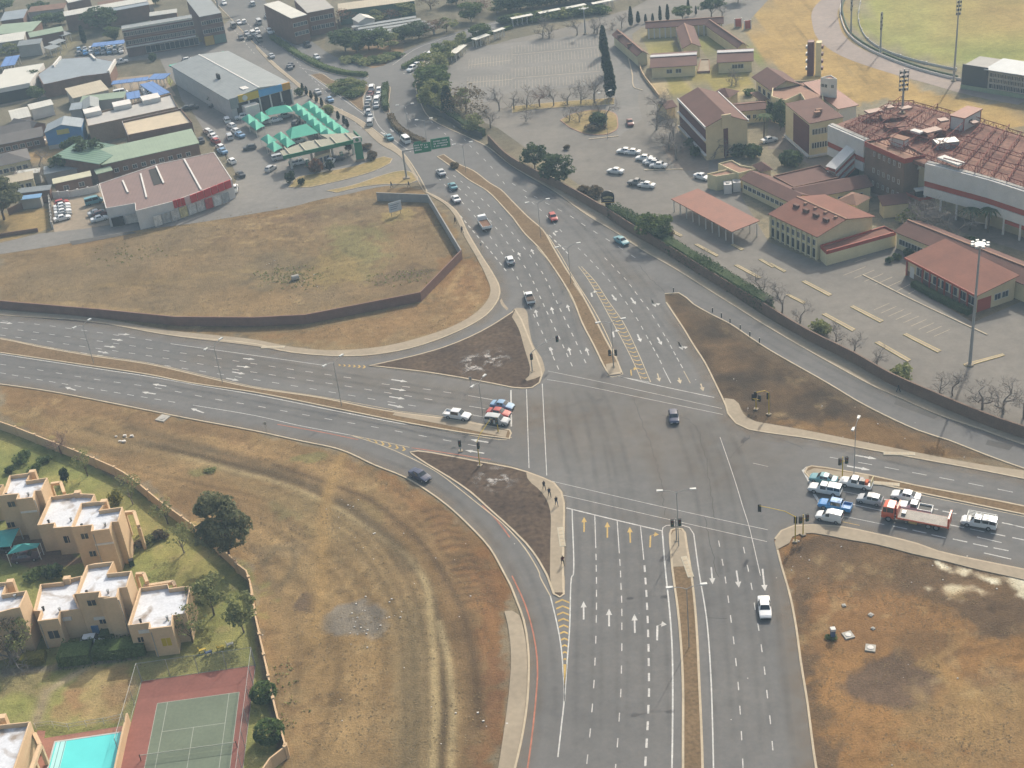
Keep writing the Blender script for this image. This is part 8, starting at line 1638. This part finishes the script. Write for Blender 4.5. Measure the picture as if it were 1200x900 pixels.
# traffic signals
LENS = [mat('lens_'+n_,c_,.3,0) for n_,c_ in (('red',(.16,.02,.015)),('amber',(.16,.09,.01)),('green',(.01,.10,.05)))]
def signal(base,label,n=1,h=3.6,rz=0,pole=None,arm=None):
    g = G(base)
    if isinstance(arm,str): q_ = G(P1(arm),h+1.2); rz = math.atan2(q_.y-g.y,q_.x-g.x); arm = math.hypot(q_.x-g.x,q_.y-g.y)
    t = empty('traffic_light',(g.x,g.y,.1),rz,label=label,cat='traffic light',group='traffic lights at the crossing'); part(t,'pole',pole or YPOLE,lambda b: b.tube([(0,0,0),(0,0,h)],.10,.08,n=7)); part(t,'base',PAVE,lambda b: b.box(-.35,.35,-.35,.35,0,.12))
    xs = [0] if n == 1 else [-.55,.55]
    if n == 2: part(t,'bracket',pole or YPOLE,lambda b: b.box(-.6,.6,-.04,.04,h-.9,h-.8))
    if arm:
        part(t,'arm',pole or YPOLE,lambda b: b.tube([(0,0,h),(arm*.3,0,h+.8),(arm,0,h+1.3)],.07,.05,n=6)); xs = [0,arm]
    for x in xs:
        z = h-1.2 if not (arm and x) else h+.2
        hd_ = part(t,'signal_head',BLACKP,lambda b: (b.box(x-.22,x+.22,-.32,-.10,z,z+1.15),b.box(x-.25,x+.25,-.10,-.07,z-.05,z+1.2)))
        for k in range(3): part(hd_,'lens',LENS[k],lambda b: b.tube([(x,-.325,z+.94-k*.36),(x,-.34,z+.94-k*.36)],.12,n=10))
for b_,l_,n,h,rz,pl,ar in (('p 931.8,635','yellow traffic light with a long arm over the lanes on the south-east corner',1,4.4,.3,None,'p 890,594'),('p 941,627','yellow traffic light with two heads on the south-east corner',2,3.6,.3,None,None),('p 987,560','traffic light with two heads on the east median',2,3.8,.2,None,None),('p 562.5,546','yellow traffic light with a bent arm on the south-west dark island',1,4.6,-.4,None,'p 575,492'),('p 584,507','short yellow traffic light on the end of the west median',1,3.0,-.4,None,None),('p 901,486','yellow traffic light with a short arm on the north-east corner soil',1,4.2,2.6,None,'p 886,461'),('p 886,480','short yellow traffic light on the north-east corner soil',2,2.8,2.6,None,None),('p 793,634','dark traffic light on the nose of the south median',2,4.0,0,POLE,None),('p 719,430','dark traffic light on the nose of the north median',2,3.4,3.0,POLE,None),('p 624,436','dark traffic light with a long arm on the corner of the north-west island',1,3.8,3.0,POLE,'p 652,395'),('p 540,529','small yellow post light on the tip side of the south-west island',1,2.2,0,POLE,None)): signal(P1(b_),l_,n,h,rz,pl,ar)
# masts
def mast(base,top,label,heads=8,hh=None,ring=True,lp=None,fw=1.0):
    h = hh or HT(base,top); g = G(base,0 if lp is None else lp); t = empty('floodlight_mast',(g.x,g.y,0 if lp is None else lp-.4),label=label,cat='floodlight mast'); part(t,'pole',STEEL,lambda b: b.tube([(0,0,0),(0,0,h*.5),(0,0,h)],.3,.14,n=9)); part(t,'base',PAVE,lambda b: b.lathe([(.7,0),(.7,.3),(.4,.35)],10))
    if ring:
        part(t,'ring',STEEL,lambda b: b.lathe([(.9,h-.1),(1.0,h),(.9,h+.1)],14))
        for k in range(heads): a = 6.283*k/heads; part(t,'floodlight',LAMPW,lambda b: b.box(math.cos(a)*1.3-.24,math.cos(a)*1.3+.24,math.sin(a)*1.3-.24,math.sin(a)*1.3+.24,h-.15,h+.2))
    else:
        w_ = 1.1*fw; part(t,'frame',STEEL,lambda b: (b.box(-w_,w_,-.05,.05,h-5.2,h-5.1),b.box(-w_,w_,-.05,.05,h-.2,h-.1),b.box(-w_,-w_+.1,-.05,.05,h-5.1,h-.2),b.box(w_-.1,w_,-.05,.05,h-5.1,h-.2)))
        nc = 4 if fw > .5 else 2
        for r_ in range(5):
            for c_ in range(nc): x_ = -w_+.05+c_*2*w_/nc; part(t,'floodlight',GREYW if (r_+c_) % 2 else BLACKP,lambda b: b.box(x_,x_+.36*max(fw,.6),-.3,.1,h-5+r_,h-4.5+r_))
mast((1136.4,428),(1149,286),'tall steel floodlight mast with a ring of white lamps in the club car park'); mast((1117.5,95),(1122,-6),'tallest floodlight mast beside the far stand',ring=False,fw=.6); mast((1031.5,63),(1032,14),'dark floodlight pole at the edge of the infield lawn',ring=False,fw=.3); mast((997,41),(997,-8),'dark pole on the inside of the track bend',ring=False,fw=.3); mast((986,17),(986,-25),'thin far pole on the inside of the track bend',ring=False,fw=.3); mast((686,40),(685,10),'slim light mast at the far end of the striped car park',4)
g_ = G((1057.5,131),10.8); mast((1057.5,131),(1059,60),'floodlight rack mast rising through the grandstand roof',ring=False,hh=10.6,lp=10.8)
# overhead direction signs
SG = mat('sign_green',(.02,.19,.10),.5,.05); SW = mat('sign_white',(.6,.62,.58),.5,0)
def letters(t,x0,x1,y,z0,rows):
    def f(b):
        q = random.Random(int(x0*100)); 
        for r_ in range(rows):
            x = x0; z = z0-r_*.62
            while x < x1-.3: w_ = .16+.12*q.random(); b.box(x,x+w_,y-.02,y,z,z+.34); x += w_+.1+(.25 if q.random() < .2 else 0)
    part(t,'lettering',SW,f)
g = G((476.5,209)); sp = G((527,172),6.5); an = math.atan2(sp.y-g.y,sp.x-g.x); Lg = (Vector((sp.x-g.x,sp.y-g.y))).length; hg = 7.6
t = empty('overhead_sign',(g.x,g.y,.1),an,label='green overhead direction signs on a cantilever pole above the north lanes',cat='road sign')
part(t,'pole',STEEL,lambda b: b.tube([(0,0,0),(0,0,hg-.6)],.25,.2,n=8)); part(t,'arm',STEEL,lambda b: b.box(-.2,Lg,.02,.3,hg-.7,hg-.35)); part(t,'base',PAVE,lambda b: b.box(-.8,.8,-.8,.8,0,.25))
part(t,'sign_panel',SG,lambda b: b.box(Lg*.24,Lg*.605,-.12,-.02,hg-1.6,hg+.9)); part(t,'sign_panel',SG,lambda b: b.box(Lg*.61,Lg*1.02,-.12,-.02,hg-1.2,hg+1.5)); part(t,'sign_header',SG,lambda b: b.box(Lg*.26,Lg*.42,-.12,-.02,hg+.92,hg+1.4))
letters(t,Lg*.26,Lg*.44,-.13,hg+.3,3); letters(t,Lg*.47,Lg*.56,-.13,hg+.1,2); letters(t,Lg*.67,Lg*.98,-.13,hg+.6,3); part(t,'divider',SW,lambda b: (b.box(Lg*.585,Lg*.60,-.1,-.02,hg-1.5,hg+1),b.box(Lg*.615,Lg*.63,-.1,-.02,hg-1.3,hg+1.2)))
g = G(P1('t00 1030,75')); t = empty('overhead_sign',(g.x,g.y,.1),.35,label='green overhead sign far up the main road beside the corner brick block',cat='road sign'); part(t,'pole',STEEL,lambda b: b.tube([(0,0,0),(0,0,7)],.25,n=6)); part(t,'arm',STEEL,lambda b: b.box(0,13,.02,.25,6.6,7)); part(t,'sign_panel',SG,lambda b: b.box(5,12.8,-.1,0,5.8,8.6)); letters(t,5.5,12,-.11,7.6,2)
# black round-topped sign
ps = G((713.5,250)); t = empty('club_sign',(ps.x,ps.y,0),math.radians(-14),label='black round-topped club sign on a square post behind the brick wall',cat='sign')
part(t,'post',BLACKP,lambda b: b.box(-.65,.65,-.2,.2,0,3.2))
def rs(b): pr = [(-1.5,2.9),(1.5,2.9),(1.5,4.3)]+[(1.5*math.cos(a),4.3+1.3*math.sin(a)) for a in [math.pi*i/12 for i in range(1,12)]]+[(-1.5,4.3)]; b.face([(x,-.32,z) for x,z in pr]); b.face([(x,.02,z) for x,z in pr[::-1]]); [b.face([(p[0],-.32,p[1]),(p[0],.02,p[1]),(q[0],.02,q[1]),(q[0],-.32,q[1])]) for p,q in zip(pr,pr[1:]+pr[:1])]
part(t,'sign_panel',mat('sign_black',(.03,.03,.03),.4,0),rs); part(t,'sign_base',mat('ochre',(0,0,0)),lambda b: b.box(-1.55,1.55,-.36,.06,2.7,2.88))
def lt(b):
    q = random.Random(3); x = -1.1
    while x < 1.1: w_ = .13+.1*q.random(); b.box(x,x+w_,-.345,-.32,3.7+.12*(1-abs(x)),4.15+.25*(1-abs(x))); x += w_+.07
    b.box(-.9,.9,-.345,-.32,3.3,3.42)
part(t,'lettering',mat('sign_cream',(.5,.4,.2),.5,0),lt)
# billboard
g = G((464.5,252)); t = empty('billboard',(g.x,g.y,0),.42,label='white tilted billboard on two legs inside the bare lot',cat='billboard'); part(t,'board',mat('billboard_face',(.47,.50,.53),.6,.06),lambda b: b.box(-1.6,1.6,-.08,0,1.0,3.4)); part(t,'leg',BARK,lambda b: b.box(-1.2,-1.1,0,.1,0,3.0)); part(t,'leg',BARK,lambda b: b.box(1.1,1.2,0,.1,0,3.0)); part(t,'lettering',mat('billboard_ink',(.2,.24,.3),.6,0),lambda b: [b.box(-1.3,1.0-.3*k,-.1,-.08,2.6-.5*k,2.8-.5*k) for k in range(3)])
# concrete pipe, toilet, slabs
g = G((346.5,328)); t = empty('concrete_pipe',(g.x,g.y,0),.3,label='short concrete pipe lying in the scrub of the bare lot',cat='pipe')
part(t,'pipe_shell',mat('pale_concrete',(.34,.32,.28),.85,.1),lambda b: [b.face([(x,r_*math.cos(a),.9+r_*math.sin(a)),(x2,r2*math.cos(a),.9+r2*math.sin(a)),(x2,r2*math.cos(a2),.9+r2*math.sin(a2)),(x,r_*math.cos(a2),.9+r_*math.sin(a2))]) for (x,r_,x2,r2) in ((-1.2,.9,1.2,.9),(-1.2,.72,1.2,.72),(-1.2,.9,-1.2,.72),(1.2,.9,1.2,.72)) for a,a2 in [(6.283*k/16,6.283*(k+1)/16) for k in range(16)]]); t.scale = (.65,.65,.65); part(t,'pipe_core',DARKOPEN,lambda b: b.lathe([(.3,.15),(.3,.4)],8))
g = G((975.8,747)); t = empty('marker_post',(g.x,g.y,0),label='blue marker box with a white cap standing in the weeds on the east lot',cat='marker post'); part(t,'post_body',mat('marker_blue',(.08,.12,.22),.5,.05),lambda b: b.box(-.28,.28,-.28,.28,0,1.25)); part(t,'cap',WHITEW,lambda b: b.box(-.32,.32,-.32,.32,1.26,1.6))
bush((974,748),'mid',1.6,.5,'small green weeds at the foot of the blue marker box')
for i,(x,y,w_,l_) in enumerate(((994,745,1.3,'pale square manhole slab beside the blue marker box'),(1020,760,1.3,'pale square manhole slab, lowest one on the east lot'),(1020.5,721,.6,'small grey slab, upper one on the east lot'),(989,710,.5,'small broken slab nearest the corner on the east lot'),(191,490.5,2.0,'cream drain cover slab on the verge of the west road'),(1023,737,.45,'small grey stone slab between the two manholes'))):
    g = G((x,y)); t = empty('manhole_slab',(g.x,g.y,0),.2+i,label=l_,cat='manhole cover',group='slabs on the bare ground'); part(t,'slab',mat('pale_concrete',(0,0,0)),lambda b: b.box(-w_/2,w_/2,-w_/2,w_/2,0,.18)); part(t,'cover',WHITEW if i < 2 else GREYW,lambda b: b.lathe([(w_*.3,.18),(w_*.3,.24),(w_*.1,.25)],14))
for i,(s_,l_) in enumerate((('t22 232,720','white concrete inlet strip in the pavement beside the south lanes'),('t22 822,860','white concrete inlet strip on the right side of the south median'),('t32 540,470','cream concrete kerb block on the east median'),('t32 615,330','cream concrete inlet strip on the kerb of the east leg'),('t11 80,730','grey concrete inlet strip in the pavement beside the west lanes'))):
    g = G(P1(s_)); q = [(.1,-.5,.5,-2.5,2.5)][0]; an_ = (1.57,1.62,-.35,-.25,-.2)[i]; t = empty('kerb_inlet',(g.x,g.y,0),an_,label=l_,cat='drain inlet',group='kerb inlets'); part(t,'inlet_slab',mat('inlet_white',(.38,.34,.26),.85,.1),lambda b: b.box(-2.4,2.4,-.45,.45,.0,.17)); part(t,'lid',KERB,lambda b: [b.box(-2.2+k*.9,-1.45+k*.9,-.3,.3,.171,.19) for k in range(5)])
# bollards along the slip road
bm_ = None
for i,(x,y) in enumerate(((757,470),(940,565),(982,590),(1022,615),(1070,645),(1115,678),(1160,708))):
    g = G(P1('t21 %d,%d' % (x,y))); t = empty('bollard',(g.x,g.y,0),label='short dark bollard on the edge of the dark soil triangle, %s from the tip' % ordn[i],cat='bollard',group='bollards along the slip road'); part(t,'shaft',BLACKP,lambda b: b.tube([(0,0,0),(0,0,1.0)],.1,n=6)); part(t,'cap',GREYW,lambda b: b.lathe([(.11,1.0),(.11,1.1),(.03,1.12)],6))
for i,(s_,l_) in enumerate((('t11 1058,285','thin sign post on the pavement below the walkers'),('t12 1010,20','thin post at the edge of the north-west island'),('t12 52,232','grey post on the verge of the west road'),('t33 0,0',''),('t21 590,400',''))):
    if not l_: continue
    g = G(P1(s_)); t = empty('sign_post',(g.x,g.y,.1),label=l_,cat='sign post'); part(t,'post',POLE,lambda b: b.tube([(0,0,0),(0,0,2.2)],.05,n=5)); part(t,'sign_plate',GREYW,lambda b: b.box(-.25,.25,-.03,.03,1.7,2.3))
# litter and stones
lb = MB(); q = random.Random(4)
def stones(s_,n,sz,jit=0):
    pts = GW(s_); 
    for _ in range(n):
        i = q.randrange(len(pts)-1); p = pts[i].lerp(pts[i+1],q.random()); x,y = p.x+q.gauss(0,jit),p.y+q.gauss(0,jit); s = sz*(.5+q.random()); lb.box(x-s,x+s,y-s*.7,y+s*.8,.0,s*1.1)
stones('p 418,687 420,712 419,735 417,762 422,785',16,.085,.8); stones('p 400,590 420,610 430,640 440,655',16,.075,1.6); stones('p 455,700 458,720 445,735',10,.08,1.2); stones('p 560,835 575,850',5,.09,2); stones('p 340,760 560,800 400,850',14,.05,14); stones('p 950,700 1050,780 1150,850 1000,880',12,.06,12); stones('p 820,420 950,490 1080,520',14,.07,5); stones('p 930,650 1050,660 1150,690',14,.07,4); stones('p 640,640 600,580 560,560',8,.06,3); stones('p 310,310 365,330',20,.08,3); stones('p 137,512 150,516',10,.2,.8); stones('p 495,575 545,720',10,.07,4)
lb.build('litter',mat('litter_white',(.52,.49,.45),.9,.2,2),kind='stuff')
tb = MB()
for s_,n,j_ in (('p 315,322 362,326',170,2.6),('p 440,330 495,322',90,2),('p 120,300 190,298',60,3),('p 330,770 342,860',40,1.2)):
    pts = GW(s_)
    for _ in range(n): p = pts[0].lerp(pts[1],q.random())+Vector((q.gauss(0,j_),q.gauss(0,j_),0)); leaves(tb,(p.x,p.y,.1),4,(.3,.3,.2),.13)
tb.build('scrub',L_OLIVE,kind='stuff')
# dry tufts all over the bare lots
qs = np.random.default_rng(3)
def tufts(s_,n,m_,sz,hole=.46,name='dry_tufts'):
    pts = GW(s_); x0,x1 = min(p.x for p in pts),max(p.x for p in pts); y0,y1 = min(p.y for p in pts),max(p.y for p in pts)
    X = qs.uniform(x0,x1,n*4); Y = qs.uniform(y0,y1,n*4); k = (sdpoly(pts,X,Y) < -1)&(fbm(X,Y,9,71)+.5*fbm(X,Y,2,73,2) > hole*1.5); X,Y = X[k][:n],Y[k][:n]; V = []; F = []
    for x,y in zip(X,Y):
        s = sz*(.5+qs.random())
        for _ in range(2): a = qs.random()*6.28; c,d = math.cos(a)*s,math.sin(a)*s; h = s*.45*qs.random(); i = len(V); V += [(x-c,y-d,.02),(x+d*.7,y-c*.7,.02+h*.4),(x+c*.9,y+d*.9,.03+h),(x-d*.6,y+c*.6,.03+h)]; F.append((i,i+1,i+2,i+3))
    me = bpy.data.meshes.new(name); me.from_pydata(V,[],F); me.materials.append(m_); o = bpy.data.objects.new(name,me); C.objects.link(o); o['kind'] = 'stuff'
TUF = mat('dry_tuft',(.12,.085,.045),.95,.3,.2,.1,col2=(.22,.165,.09),var2=.3)
tufts('p 0,455 300,508 440,550 520,600 588,680 575,890 340,890 300,700 180,570 0,485',5000,TUF,.12); tufts('p 0,302 150,270 440,222 520,245 560,300 570,350 540,385 450,405 300,392 0,362',5000,TUF,.15); tufts('p 930,645 1060,648 1200,690 1200,900 960,900 925,720',2500,TUF,.09)
# ------------------------------------------------------------------ air
hz = MB(); hz.box(-1700,1700,-300,1900,-1.0,126.0); ho = hz.build('haze',bpy.data.materials.new('haze'),kind='stuff')
hm = ho.data.materials[0]; hm.use_nodes = True; t = hm.node_tree; t.nodes.remove(t.nodes['Principled BSDF']); vp = t.nodes.new('ShaderNodeVolumePrincipled'); vp.inputs['Color'].default_value = (.58,.80,1,1); vp.inputs['Density'].default_value = .00041; vp.inputs['Anisotropy'].default_value = 0
t.links.new(vp.outputs[0],t.nodes['Material Output'].inputs['Volume'])
